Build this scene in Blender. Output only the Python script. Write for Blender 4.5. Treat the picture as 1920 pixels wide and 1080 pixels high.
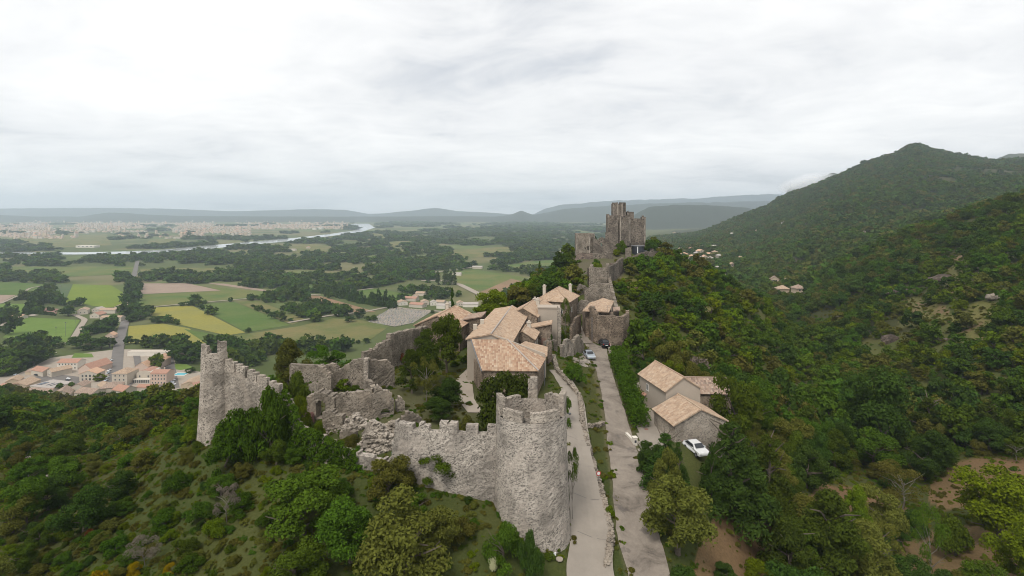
import bpy, bmesh, math, random
import numpy as np
from mathutils import Vector, Matrix
for o in list(bpy.data.objects): bpy.data.objects.remove(o)
SC = bpy.context.scene
C = SC.collection
rnd = random.Random(7)
# ------------------------------------------------------------------ camera, sky, sun, exposure
CZ, F, HY = 135.0, 1000.0, 398.0            # camera height above the plain, focal length and horizon row in photo pixels
cam_d = bpy.data.cameras.new('camera'); cam = bpy.data.objects.new('camera', cam_d); C.objects.link(cam)
cam.location = (0, 0, CZ); cam.rotation_euler = (math.radians(90), 0, 0)
cam_d.sensor_width = 36; cam_d.lens = 36 * F / 1920; cam_d.shift_y = -(540 - HY) / 1920
cam_d.clip_start = 0.5; cam_d.clip_end = 80000
SC.camera = cam
SUN_EL, SUN_AZ = math.radians(55), math.radians(205)     # azimuth clockwise from +Y
W = bpy.data.worlds.new('World'); SC.world = W; W.use_nodes = True
nt = W.node_tree; nt.nodes.clear()
def N(nt, t, **kw):
    n = nt.nodes.new(t)
    for k, v in kw.items():
        if k == 'ins':
            for i, x in v.items(): n.inputs[i].default_value = x
        else: setattr(n, k, v)
    return n
def L(nt, a, b): nt.links.new(a, b)
sky = N(nt, 'ShaderNodeTexSky', sky_type='NISHITA', sun_disc=False, sun_elevation=SUN_EL, sun_rotation=SUN_AZ, altitude=150, dust_density=2.0)
bgA = N(nt, 'ShaderNodeBackground', ins={1: 0.09}); L(nt, sky.outputs[0], bgA.inputs[0])
tc = N(nt, 'ShaderNodeTexCoord')
sep = N(nt, 'ShaderNodeSeparateXYZ'); L(nt, tc.outputs['Generated'], sep.inputs[0])
mx = N(nt, 'ShaderNodeMath', operation='MAXIMUM', ins={1: 0.0}); L(nt, sep.outputs[2], mx.inputs[0])
ad = N(nt, 'ShaderNodeMath', operation='ADD', ins={1: 0.16}); L(nt, mx.outputs[0], ad.inputs[0])
dv = N(nt, 'ShaderNodeVectorMath', operation='DIVIDE'); L(nt, tc.outputs['Generated'], dv.inputs[0])
cmb = N(nt, 'ShaderNodeCombineXYZ', ins={2: 1.0}); L(nt, ad.outputs[0], cmb.inputs[0]); L(nt, ad.outputs[0], cmb.inputs[1])
L(nt, cmb.outputs[0], dv.inputs[1])
mp = N(nt, 'ShaderNodeMapping', ins={1: (3.1, 1.7, 0), 2: (0, 0, 0.35), 3: (0.7, 0.85, 0.35)}); L(nt, dv.outputs[0], mp.inputs[0])
n1 = N(nt, 'ShaderNodeTexNoise', ins={'Scale': 1.0, 'Detail': 9.0, 'Roughness': 0.56, 'Distortion': 0.45}); L(nt, mp.outputs[0], n1.inputs[0])
n2 = N(nt, 'ShaderNodeTexNoise', ins={'Scale': 3.4, 'Detail': 7.0, 'Roughness': 0.6, 'Distortion': 0.8}); L(nt, mp.outputs[0], n2.inputs[0])
av = N(nt, 'ShaderNodeMix', data_type='FLOAT', ins={0: 0.28}); L(nt, n1.outputs[0], av.inputs[2]); L(nt, n2.outputs[0], av.inputs[3])
rc = N(nt, 'ShaderNodeValToRGB'); L(nt, av.outputs[0], rc.inputs[0])
e = rc.color_ramp.elements
e[0].position, e[0].color = 0.34, (0.59, 0.60, 0.62, 1)
e[1].position, e[1].color = 0.63, (0.90, 0.89, 0.875, 1)
m_ = e.new(0.47); m_.color = (0.755, 0.755, 0.758, 1)
bgB = N(nt, 'ShaderNodeBackground', ins={1: 0.92}); L(nt, rc.outputs[0], bgB.inputs[0])
rf = N(nt, 'ShaderNodeMapRange', ins={1: 0.30, 2: 0.44, 3: 0.80, 4: 0.97}); L(nt, av.outputs[0], rf.inputs[0])
ms = N(nt, 'ShaderNodeMixShader'); L(nt, rf.outputs[0], ms.inputs[0]); L(nt, bgA.outputs[0], ms.inputs[1]); L(nt, bgB.outputs[0], ms.inputs[2])
wo = N(nt, 'ShaderNodeOutputWorld'); L(nt, ms.outputs[0], wo.inputs[0])
sd = bpy.data.lights.new('sun', 'SUN'); sd.energy = 2.0; sd.angle = math.radians(18); sd.color = (1, 0.96, 0.9)
sun = bpy.data.objects.new('sun', sd); C.objects.link(sun)
_d = Vector((math.sin(SUN_AZ) * math.cos(SUN_EL), math.cos(SUN_AZ) * math.cos(SUN_EL), math.sin(SUN_EL)))
sun.rotation_euler = _d.to_track_quat('Z', 'Y').to_euler(); sun.location = (0, -50, 300)
vs = SC.view_settings; vs.view_transform = 'Standard'; vs.look = 'None'; vs.exposure = 0.50; vs.gamma = 1.0; vs.use_curve_mapping = False
SC.render.engine = 'CYCLES'
cy = SC.cycles; cy.use_denoising = True; cy.max_bounces = 5; cy.diffuse_bounces = 3; cy.glossy_bounces = 2; cy.transmission_bounces = 2; cy.volume_bounces = 4
cy.filter_width = 1.0; cy.use_adaptive_sampling = True; cy.adaptive_threshold = 0.01; cy.use_fast_gi = False
# ------------------------------------------------------------------ numeric noise
def _hash(ix, iy, s):
    h = (ix.astype(np.int64) * 374761393 + iy.astype(np.int64) * 668265263 + s * 974634777) & 0xffffffff
    h = ((h ^ (h >> 13)) * 1274126177) & 0xffffffff
    return ((h ^ (h >> 16)) & 0xffff) / 65535.0
def vnoise(x, y, s=0):
    x = np.asarray(x, float); y = np.asarray(y, float)
    ix = np.floor(x); iy = np.floor(y); fx = x - ix; fy = y - iy
    fx = fx * fx * (3 - 2 * fx); fy = fy * fy * (3 - 2 * fy)
    a = _hash(ix, iy, s); b = _hash(ix + 1, iy, s); c = _hash(ix, iy + 1, s); d = _hash(ix + 1, iy + 1, s)
    return (a * (1 - fx) + b * fx) * (1 - fy) + (c * (1 - fx) + d * fx) * fy
def fbm(x, y, s=0, o=4):
    r = 0; a = .5; t = 0
    for i in range(o):
        r = r + a * vnoise(np.asarray(x) * 2 ** i, np.asarray(y) * 2 ** i, s + i); t += a; a *= .5
    return r / t
# ------------------------------------------------------------------ terrain: height profiles (depth, z) read along photo columns
COLS = {
 -900: [(20,98),(40,96),(60,90),(100,78),(180,48),(300,8),(360,0)],
 0:    [(20,101),(40,100),(60,97),(90,92),(120,85),(180,66),(260,40),(330,18),(385,2),(410,0)],
 250:  [(20,102),(40,101),(60,100),(80,97),(110,90),(150,77),(200,60),(260,39),(330,16),(378,1),(400,0)],
 120:  [(20,101.5),(40,100.5),(60,98),(90,92),(120,83),(150,75),(200,58),(260,36),(330,12),(372,1),(400,0)],
 400:  [(20,97),(40,99),(60,104),(70,106),(80,104),(100,97),(150,80),(200,62),(300,28),(385,2),(410,0)],
 500:  [(20,97),(40,100),(55,104),(64,106),(85,105),(110,97),(150,82),(200,64),(300,28),(390,1),(410,0)],
 580:  [(20,96),(40,99.5),(54,104),(62,106.5),(85,105.5),(98,104.5),(115,97),(150,84),(200,64),(300,28),(395,0)],
 660:  [(20,95),(40,98),(52,103),(58.5,106.5),(80,106.5),(97,106),(105,104),(130,94),(200,66),(300,30),(400,0)],
 780:  [(20,95),(40,98),(51,103),(57,106.5),(70,107.2),(85,107),(100,106),(120,105),(140,98),(200,72),(300,36),(420,0)],
 880:  [(20,95),(40,98),(50,102.6),(56,105.5),(70,106),(85,105.5),(110,106),(135,106),(160,100),(250,70),(400,15),(480,0)],
 960:  [(20,95),(40,98),(48,101.2),(52,103.2),(60,105),(85,105.2),(100,107),(130,108),(150,108),(180,103),(250,85),(400,30),(550,0)],
 1040: [(20,95.5),(40,98),(50,100.2),(60,102.5),(80,105),(96,107),(120,107),(150,109),(180,110),(220,111),(260,104),(400,45),(620,0)],
 1075: [(20,95.5),(40,97.6),(51,100),(60,102),(85,105.6),(96,106.2),(117,105),(130,106.5),(150,109.5),(180,111),(220,114),(250,116),(275,110),(400,55),(700,0)],
 1120: [(20,95.5),(40,97.2),(51,99.5),(60,100.8),(85,103.2),(117,104.5),(130,106),(150,110),(180,112),(210,114),(235,117),(255,119),(275,113),(350,80),(500,30),(800,6),(2500,0)],
 1180: [(20,95.5),(40,97),(53,99),(68,101),(85,101.8),(94,102.3),(116,103.8),(125,104.4),(135,103),(160,106),(200,111),(230,116),(250,119.5),(270,118),(300,108),(400,75),(600,48),(900,34),(2500,10),(4000,0)],
 1240: [(20,94),(40,96),(53,98),(64,100.5),(72,101.8),(95,102),(110,101),(130,100),(160,103),(200,109),(235,114.5),(255,115),(290,104),(400,72),(600,50),(1000,42),(2500,30),(4500,5)],
 1300: [(20,91),(40,94),(55,97.5),(66,101),(74,102),(88,102),(100,100),(120,97),(150,97),(190,102),(230,107.5),(250,107.5),(280,100),(400,68),(600,52),(850,54),(1100,60),(2000,45),(4500,10)],
 1400: [(20,88),(40,91),(60,94),(80,96),(100,93),(130,90),(160,91),(200,99),(225,101),(260,92),(350,70),(500,58),(650,56),(1100,57),(1500,88),(1900,130),(2300,90),(3500,40),(6000,10)],
 1500: [(20,85),(40,88),(60,89.5),(80,90),(100,89),(150,83),(220,74),(300,67),(400,65),(550,66),(800,78),(1100,100),(1500,150),(1800,189),(2200,150),(3500,60),(6000,10)],
 1600: [(20,82),(40,85),(60,87),(80,87),(120,84),(170,79),(230,77),(300,82),(400,89),(450,93),(600,88),(800,108),(1100,162),(1400,224),(1700,281),(2100,240),(4000,80),(7000,10)],
 1715: [(20,80),(40,83),(60,85),(100,84),(150,82),(200,84),(270,92),(350,104),(430,117),(550,108),(800,120),(1100,190),(1400,272),(1690,355),(2000,310),(4000,100),(7000,20)],
 1820: [(20,82),(40,85),(60,86),(100,86),(150,87),(200,95),(270,110),(340,123),(400,132),(500,126),(800,140),(1100,196),(1400,258),(1750,323),(2100,280),(4000,120),(7000,20)],
 1920: [(20,84),(40,86),(60,86),(80,87),(110,88),(150,93),(200,105),(270,122),(330,136),(380,146),(480,140),(700,146),(1100,196),(1400,252),(1750,311),(2100,290),(4000,150),(7000,20)],
 2300: [(20,86),(60,88),(100,92),(150,102),(200,118),(270,136),(380,165),(480,165),(700,180),(1750,320),(4000,160),(7000,20)],
 3000: [(20,88),(60,92),(100,100),(150,118),(270,150),(480,180),(1750,320),(7000,20)],
}
LY0, LY1, NLY = math.log(18), math.log(40000), 620
K0, K1, NK = -2.2, 2.2, 441
_ly = np.linspace(LY0, LY1, NLY); _ks = np.linspace(K0, K1, NK)
_px = sorted(COLS)
_tab = np.array([np.interp(_ly, np.log([p[0] for p in COLS[c]]), [p[1] for p in COLS[c]]) for c in _px])
_kc = np.array([(c - 960) / F for c in _px])
TAB = np.array([np.interp(_ks, _kc, _tab[:, j]) for j in range(NLY)]).T          # [k, ly]
def _smooth(a, sg, ax):
    r = int(3 * sg) + 1; w = np.exp(-.5 * (np.arange(-r, r + 1) / sg) ** 2); w /= w.sum()
    p = np.pad(a, [(r, r) if i == ax else (0, 0) for i in range(2)], mode='edge')
    return sum(w[i] * np.take(p, range(i, i + a.shape[ax]), axis=ax) for i in range(2 * r + 1))
TAB = _smooth(_smooth(TAB, 1.6, 1), 1.5, 0)
# the mountain's crest line follows the skyline of the photo
_sky = np.array([(1400,402),(1440,389),(1455,379),(1485,364),(1512,356),(1580,329),(1620,309),(1650,299),(1680,289),(1700,277),(1712,271),(1722,271),(1740,279),(1775,287),(1820,297),(1860,304),(1915,301),(1990,300),(2200,300)])
for _i, _k in enumerate(_ks):
    _p = 960 + _k * F
    if 1400 <= _p <= 2200:
        Ys = np.exp(_ly); zone_ = (Ys > 1300) & (Ys < 2250); ang = np.where(zone_, (TAB[_i] - CZ) / Ys, -9); _j = int(np.argmax(ang)); dt = (HY - np.interp(_p, _sky[:, 0], _sky[:, 1])) / F - ang[_j]
        TAB[_i] += dt * Ys * np.exp(-((np.log(Ys) - np.log(Ys[_j])) / .28) ** 2)
# far ranges: skyline rows of the photo turned into ridge heights at a set depth
def _range(Yc, w, pts, s, rough):
    return (Yc, w, np.array([(p[0] - 960) / F for p in pts]), np.array([max(0, CZ + (HY - p[1]) * Yc / F) for p in pts]), s, rough)
RANGES = [
 _range(12000, .10, [(-400,392),(0,391),(100,390),(250,390),(300,391),(430,396),(480,395),(590,392),(650,394),(690,401),(720,400),(780,394),(815,389),(860,396),(930,399),(965,403),(1000,402),(1020,392),(1050,384),(1100,380),(1160,376),(1220,374),(1300,372),(1380,367),(1440,364),(1600,364),(2400,360)], 3, .05),
 _range(8000, .11, [(-400,404),(0,403),(60,406),(150,406),(205,398),(260,401),(340,405),(560,406),(700,406),(760,406),(840,405),(930,406),(960,402),(978,395),(1000,403),(1030,398),(1060,391),(1110,388),(1200,383),(1280,380),(1400,378),(1600,376),(2400,370)], 5, .06),
 _range(4700, .10, [(1000,430),(1130,424),(1190,402),(1215,388),(1260,384),(1320,384),(1380,388),(1430,394),(1500,400),(1700,420),(2400,430)], 9, .05),
 _range(3300, .12, [(1380,440),(1440,440),(1478,352),(1500,345),(1535,331),(1560,325),(1620,330),(1740,330),(1830,312),(1868,298),(1890,290),(1920,286),(2100,270),(2400,280)], 13, .03),
]
def T(x, y):
    """ground height at world x, y"""
    x = np.asarray(x, float); y = np.asarray(y, float)
    ye = np.maximum(y, 18.5); k = np.clip(x / ye, K0 + 1e-6, K1 - 1e-6); ly = np.clip(np.log(ye), LY0 + 1e-6, LY1 - 1e-6)
    a = (k - K0) / (K1 - K0) * (NK - 1); b = (ly - LY0) / (LY1 - LY0) * (NLY - 1)
    i = np.minimum(a.astype(int), NK - 2); j = np.minimum(b.astype(int), NLY - 2); u = a - i; v = b - j
    z = (TAB[i, j] * (1 - u) + TAB[i + 1, j] * u) * (1 - v) + (TAB[i, j + 1] * (1 - u) + TAB[i + 1, j + 1] * u) * v
    h = np.clip((z - 4) / 30, 0, 1)
    wild = np.clip((ye - 130) / 250, 0, 1) * h * (1 - .7 * np.clip((ye - 1400) / 200, 0, 1))
    z = z + wild * ((fbm(x / 60, y / 60, 21) - .5) * 10)
    mt = np.clip((ye - 480) / 500, 0, 1) * np.clip((k - .35) / .2, 0, 1)
    rg = 1 - np.abs(fbm(x / 260 + .3 * y / 260, y / 420, 31, 4) * 2 - 1)
    z = z + mt * (rg - .80) * 46 * (1 - .85 * np.clip((ye - 1250) / 300, 0, 1))
    z = z + np.clip((ye - 30) / 40, 0, 1) * h * (fbm(x / 7, y / 7, 41, 3) - .5) * .9 * (k < 1.0)
    for Yc, w, kk, hh, s, ro in RANGES:
        m = np.abs(ly - math.log(Yc)) < w * 3.2
        if np.any(m):
            km = k[m] if k.ndim else k; lm = ly[m] if ly.ndim else ly
            amp = np.interp(km, kk, hh) * (1 + ro * (fbm(km * 60, lm * 30, s) - .5) * 2)
            g = np.exp(-((lm - math.log(Yc)) / w) ** 2) * (1 + .18 * (fbm(km * 25, lm * 20, s + 2) - .5) * (np.abs(lm - math.log(Yc)) > w * .25))
            zz = amp * g
            if z.ndim: z[m] = np.maximum(z[m], zz)
            else: z = np.maximum(z, zz)
    return z
def T1(x, y): return float(T(np.array([x]), np.array([y]))[0])
def P(px, py, Y): return Vector(((px - 960) / F * Y, Y, CZ - (py - HY) / F * Y))
def XY(px, Y): return ((px - 960) / F * Y, Y)
_YS = np.exp(np.linspace(math.log(30), math.log(15000), 2600))
def G(px, py, ymin=30):
    """point where the sight line through a photo pixel meets the ground"""
    xs = (px - 960) / F * _YS; zr = CZ - (py - HY) / F * _YS
    ok = (zr <= T(xs, _YS)) & (_YS >= ymin)
    i = int(np.argmax(ok)) if ok.any() else len(_YS) - 1
    Y = _YS[i]; return Vector(((px - 960) / F * Y, Y, T1((px - 960) / F * Y, Y)))
def GP(px, py):
    Y = CZ * F / (py - HY); return Vector(((px - 960) / F * Y, Y, 0))
# ------------------------------------------------------------------ object helpers
def link(o, parent=None):
    C.objects.link(o)
    if parent is not None: o.parent = parent
    return o
def tag(o, label=None, cat=None, group=None, kind=None):
    if label: o['label'] = label
    if cat: o['category'] = cat
    if group: o['group'] = group
    if kind: o['kind'] = kind
    return o
def empty(name, loc=(0, 0, 0), rz=0, label=None, cat=None, group=None):
    o = bpy.data.objects.new(name, None); o.empty_display_size = .5
    o.location = loc; o.rotation_euler = (0, 0, rz); C.objects.link(o); return tag(o, label, cat, group)
def mesh(name, verts, faces, mat, parent=None, uvs=None, smooth=False):
    me = bpy.data.meshes.new(name)
    me.from_pydata([tuple(v) for v in verts], [], [tuple(f) for f in faces])
    if uvs is not None:
        ul = me.uv_layers.new(name='UVMap'); idx = np.zeros(len(me.loops), int); me.loops.foreach_get('vertex_index', idx)
        ul.data.foreach_set('uv', np.asarray(uvs, np.float32)[idx].ravel())
    if smooth: me.polygons.foreach_set('use_smooth', np.ones(len(me.polygons), bool))
    me.update()
    if mat: me.materials.append(mat)
    return link(bpy.data.objects.new(name, me), parent)
def np_mesh(name, V, Fq, mat):
    """fast quad mesh data from numpy arrays"""
    me = bpy.data.meshes.new(name); V = np.asarray(V, np.float32); Fq = np.asarray(Fq, np.int32); n = Fq.shape[1]
    me.vertices.add(len(V)); me.vertices.foreach_set('co', V.ravel())
    me.loops.add(Fq.size); me.loops.foreach_set('vertex_index', Fq.ravel())
    me.polygons.add(len(Fq)); me.polygons.foreach_set('loop_start', np.arange(0, Fq.size, n, dtype=np.int32))
    me.update(calc_edges=True)
    if mat: me.materials.append(mat)
    return me
def box_vf(x0, x1, y0, y1, z0, z1, b=0):
    v = [(x0, y0, z0), (x1, y0, z0), (x1, y1, z0), (x0, y1, z0), (x0, y0, z1), (x1, y0, z1), (x1, y1, z1), (x0, y1, z1)]
    f = [(3, 2, 1, 0), (4, 5, 6, 7), (0, 1, 5, 4), (1, 2, 6, 5), (2, 3, 7, 6), (3, 0, 4, 7)]
    return v, f
def merge(parts):
    V, Fs = [], []
    for v, f in parts:
        n = len(V); V += list(v); Fs += [tuple(i + n for i in q) for q in f]
    return V, Fs
def tube_vf(pts, rs, n=6):
    V, Fs = [], []
    for i, p in enumerate(pts):
        p = Vector(p); d = Vector(pts[min(i + 1, len(pts) - 1)]) - Vector(pts[max(i - 1, 0)])
        d = d.normalized() if d.length > 1e-6 else Vector((0, 0, 1))
        a = d.orthogonal().normalized(); b = d.cross(a)
        for j in range(n):
            t = 2 * math.pi * j / n; V.append(p + (a * math.cos(t) + b * math.sin(t)) * rs[i])
    for i in range(len(pts) - 1):
        for j in range(n):
            k = (j + 1) % n; Fs.append((i * n + j, i * n + k, (i + 1) * n + k, (i + 1) * n + j))
    Fs.append(tuple(range(n))[::-1]); Fs.append(tuple(range((len(pts) - 1) * n, len(pts) * n)))
    return V, Fs
# ------------------------------------------------------------------ materials
MT = {}
def new_mat(name):
    m = bpy.data.materials.new(name); m.use_nodes = True; nt = m.node_tree; nt.nodes.clear(); MT[name] = m
    return m, nt
def out(nt, sh): o = N(nt, 'ShaderNodeOutputMaterial'); L(nt, sh, o.inputs[0])
def ramp(nt, src, stops):
    r = N(nt, 'ShaderNodeValToRGB'); L(nt, src, r.inputs[0]); el = r.color_ramp.elements
    while len(el) > 2: el.remove(el[-1])
    for i, (p, c) in enumerate(stops):
        q = el[i] if i < 2 else el.new(p)
        q.position = p; q.color = (*c, 1)
    return r.outputs[0]
def mixc(nt, f, a, b, blend='MIX'):
    m = N(nt, 'ShaderNodeMix', data_type='RGBA', blend_type=blend)
    for s, i in ((f, 0), (a, 6), (b, 7)):
        if isinstance(s, (int, float)): m.inputs[i].default_value = s
        elif isinstance(s, tuple): m.inputs[i].default_value = (*s, 1)
        else: L(nt, s, m.inputs[i])
    return m.outputs[2]
def noise(nt, co, scale, detail=4, rough=.55, dist=0):
    n = N(nt, 'ShaderNodeTexNoise', ins={'Scale': scale, 'Detail': detail, 'Roughness': rough, 'Distortion': dist})
    L(nt, co, n.inputs[0]); return n.outputs[0]
def coord(nt, which='Object'):
    return N(nt, 'ShaderNodeTexCoord').outputs[which]
def pos(nt): return N(nt, 'ShaderNodeNewGeometry').outputs['Position']
def mth(nt, op, a, b=0.0):
    m = N(nt, 'ShaderNodeMath', operation=op)
    for s, i in ((a, 0), (b, 1)):
        if isinstance(s, (int, float)): m.inputs[i].default_value = s
        else: L(nt, s, m.inputs[i])
    return m.outputs[0]
def princ(nt, col, rough=.85, bump=None, bs=.5, bd=.05, spec=.25, metal=0):
    p = N(nt, 'ShaderNodeBsdfPrincipled'); p.inputs['Roughness'].default_value = rough; p.inputs['Specular IOR Level'].default_value = spec; p.inputs['Metallic'].default_value = metal
    if isinstance(col, tuple): p.inputs[0].default_value = (*col, 1)
    else: L(nt, col, p.inputs[0])
    if bump is not None:
        b = N(nt, 'ShaderNodeBump', ins={'Strength': bs, 'Distance': bd}); L(nt, bump, b.inputs['Height']); L(nt, b.outputs[0], p.inputs['Normal'])
    return p.outputs[0]
def stone_mat(name, light, dark, size=.32, darkness=.5, mortar=(.30, .265, .225), patch=.3):
    m, nt = new_mat(name); co = pos(nt)
    ds = noise(nt, co, 1.7, 3); v3 = N(nt, 'ShaderNodeVectorMath', operation='MULTIPLY', ins={1: (1, 1, 1.7)}); L(nt, co, v3.inputs[0])
    of = N(nt, 'ShaderNodeVectorMath', operation='ADD'); L(nt, v3.outputs[0], of.inputs[0]); L(nt, ds, of.inputs[1])
    vo = N(nt, 'ShaderNodeTexVoronoi', ins={'Scale': 1 / size}); L(nt, of.outputs[0], vo.inputs[0])
    ve = N(nt, 'ShaderNodeTexVoronoi', feature='DISTANCE_TO_EDGE', ins={'Scale': 1 / size}); L(nt, of.outputs[0], ve.inputs[0])
    sp = N(nt, 'ShaderNodeSeparateColor'); L(nt, vo.outputs['Color'], sp.inputs[0])
    mid = tuple((a + b) / 2 for a, b in zip(light, dark))
    c = ramp(nt, sp.outputs[0], [(0.0, dark), (darkness + .25, light), (darkness, mid)])
    big = noise(nt, co, patch, 5, .65)
    c = mixc(nt, mth(nt, 'MULTIPLY', ramp(nt, big, [(.44, (0, 0, 0)), (.62, (1, 1, 1))]), .74), c, tuple(x * .38 for x in mid))
    sv = N(nt, 'ShaderNodeVectorMath', operation='MULTIPLY', ins={1: (1.1, 1.1, .16)}); L(nt, co, sv.inputs[0])
    c = mixc(nt, mth(nt, 'MULTIPLY', ramp(nt, noise(nt, sv.outputs[0], 1.0, 4, .6), [(.52, (0, 0, 0)), (.72, (1, 1, 1))]), .5), c, tuple(x * .35 for x in mid))
    c = mixc(nt, mth(nt, 'MULTIPLY', ramp(nt, noise(nt, co, .45, 3, .5), [(.56, (0, 0, 0)), (.62, (1, 1, 1))]), .45), c, tuple(min(1, x * 1.12) for x in mortar))
    ed = ramp(nt, ve.outputs['Distance'], [(.02, (1, 1, 1)), (.10, (0, 0, 0))])
    c = mixc(nt, mth(nt, 'MULTIPLY', ed, .55), c, mortar)
    fine = noise(nt, co, 9, 4); c = mixc(nt, .5, c, mixc(nt, fine, tuple(x * .45 for x in light), tuple(min(1, x * 1.5) for x in light)), 'OVERLAY')
    out(nt, princ(nt, c, .92, mth(nt, 'ADD', ve.outputs['Distance'], mth(nt, 'MULTIPLY', fine, .3)), .35, .04, .1)); return m
stone_mat('stone_pale', (0.45, 0.41, 0.36), (0.06, 0.053, 0.047), .15, .26)
stone_mat('stone_tower', (0.45, 0.415, 0.37), (0.05, 0.047, 0.045), .14, .30, (.38, .34, .30), .22)
stone_mat('stone_ruin', (0.34, 0.305, 0.26), (0.05, 0.045, 0.04), .18, .30, (.33, .285, .235), .35)
stone_mat('stone_house', (0.316, 0.260, 0.206), (.06, .05, .043), .26, .42, (.36, .31, .255), .5)
stone_mat('stone_castle', (0.3, 0.265, 0.225), (0.05, 0.044, 0.04), .45, .36, (.20, .175, .15), .13)
stone_mat('stone_rock', (.22, .18, .15), (.07, .058, .05), .9, .4, (.12, .10, .085), .12)
def plaster_mat(name, col, var=.25):
    m, nt = new_mat(name); co = pos(nt); a = noise(nt, co, .55, 6, .65); b = noise(nt, co, 6, 4)
    c = mixc(nt, mth(nt, 'MULTIPLY', a, var * 2), col, tuple(x * .55 for x in col)); c = mixc(nt, mth(nt, 'MULTIPLY', b, .25), c, tuple(min(1, x * 1.25) for x in col))
    out(nt, princ(nt, c, .9, b, .3, .03, .15))
plaster_mat('plaster_cream', (.52, .46, .38)); plaster_mat('plaster_grey', (.41, .35, .285), .35); plaster_mat('plaster_white', (.66, .61, .53)); plaster_mat('plaster_tan', (.50, .40, .29)); plaster_mat('plaster_pink', (.56, .43, .35))
plaster_mat('concrete_paving', (.30, .262, .218), .45); plaster_mat('quoin', (.52, .47, .40))
def tile_mat(name, cols, dirt=.35):
    m, nt = new_mat(name); uv = coord(nt, 'UV'); sv = N(nt, 'ShaderNodeVectorMath', operation='DIVIDE', ins={1: (.3, .42, 1)}); L(nt, uv, sv.inputs[0])
    fl = N(nt, 'ShaderNodeVectorMath', operation='FLOOR'); L(nt, sv.outputs[0], fl.inputs[0])
    oi = N(nt, 'ShaderNodeObjectInfo'); ad = N(nt, 'ShaderNodeVectorMath', operation='ADD'); L(nt, fl.outputs[0], ad.inputs[0]); L(nt, oi.outputs['Random'], ad.inputs[1])
    wn = N(nt, 'ShaderNodeTexWhiteNoise', noise_dimensions='3D'); L(nt, ad.outputs[0], wn.inputs[0])
    c = ramp(nt, wn.outputs[0], [(i / (len(cols) - 1), q) for i, q in enumerate(cols)] if len(cols) > 1 else cols)
    big = noise(nt, pos(nt), 1.1, 6, .75)
    c = mixc(nt, mth(nt, 'MULTIPLY', ramp(nt, big, [(.42, (0, 0, 0)), (.7, (1, 1, 1))]), dirt), c, (.17, .135, .11))
    fr = N(nt, 'ShaderNodeVectorMath', operation='FRACTION'); L(nt, sv.outputs[0], fr.inputs[0]); s2 = N(nt, 'ShaderNodeSeparateXYZ'); L(nt, fr.outputs[0], s2.inputs[0])
    hgt = mth(nt, 'SUBTRACT', mth(nt, 'SINE', mth(nt, 'MULTIPLY', s2.outputs[0], math.pi)), mth(nt, 'MULTIPLY', s2.outputs[1], .5))
    out(nt, princ(nt, c, .88, hgt, .55, .06, .15))
tile_mat('tiles_mixed', [(.32, .19, .12), (.47, .365, .265), (.38, .25, .165), (.27, .16, .105), (.43, .31, .215), (.36, .225, .145)], .35)
tile_mat('tiles_pale', [(.38, .265, .18), (.44, .33, .235), (.40, .285, .195), (.32, .215, .145), (.46, .36, .265)], .45)
tile_mat('tiles_brown', [(.26, .18, .135), (.38, .285, .22), (.31, .215, .16), (.20, .145, .115), (.42, .33, .26)], .4)
tile_mat('tiles_red', [(.36, .19, .13), (.42, .25, .18), (.33, .18, .13), (.40, .22, .155)], .3)
tile_mat('tiles_orange', [(.50, .30, .19), (.54, .36, .25), (.47, .27, .17)], .2)
tile_mat('tiles_grey', [(.36, .32, .29), (.42, .38, .34), (.33, .29, .26)], .25)
def flat_mat(name, col, rough=.6, spec=.3, metal=0, var=.15, sc=2.0):
    m, nt = new_mat(name); n = noise(nt, pos(nt), sc, 4); c = mixc(nt, n, tuple(x * (1 - var) for x in col), tuple(min(1, x * (1 + var)) for x in col))
    out(nt, princ(nt, c, rough, spec=spec, metal=metal))
flat_mat('glass_dark', (.025, .028, .032), .15, .5); flat_mat('frame_white', (.62, .59, .54)); flat_mat('shutter', (.20, .12, .09)); flat_mat('wood', (.42, .26, .13), var=.4, sc=6); flat_mat('wood_grey', (.25, .21, .18), var=.3)
flat_mat('metal_dark', (.045, .05, .06), .4, .5, .3); flat_mat('zinc', (.17, .17, .175), .5, .3, .2); flat_mat('tarp', (.07, .12, .10), .5); flat_mat('pale_tarp', (.55, .55, .56), .5)
flat_mat('car_dark', (.035, .038, .045), .25, .6, .3); flat_mat('car_silver', (.42, .46, .50), .3, .5, .4); flat_mat('car_white', (.58, .58, .57), .25, .5); flat_mat('rubber', (.018, .018, .018), .9); flat_mat('lamp_red', (.35, .02, .02), .3); flat_mat('lamp_clear', (.6, .6, .58), .2)
flat_mat('pool_water', (.16, .48, .56), .08, .5, var=.1); flat_mat('river_water', (.42, .43, .42), .12, .5, var=.12, sc=.004); flat_mat('sign_white', (.72, .72, .70)); flat_mat('sign_red', (.45, .05, .05)); flat_mat('panel_solar', (.02, .025, .04), .2, .5)
flat_mat('marking', (.68, .67, .64), .8); flat_mat('asphalt_far', (.15, .137, .125), .9, .1, var=.25, sc=.15); flat_mat('gravel_pale', (.31, .265, .215), .95, .05, var=.2, sc=.3); flat_mat('court_red', (.22, .125, .10), .9, .1)
flat_mat('bark', (.11, .09, .07), .95, .05, var=.4, sc=5); flat_mat('bark_pale', (.17, .15, .125), .95, .05, var=.3, sc=5)
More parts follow.
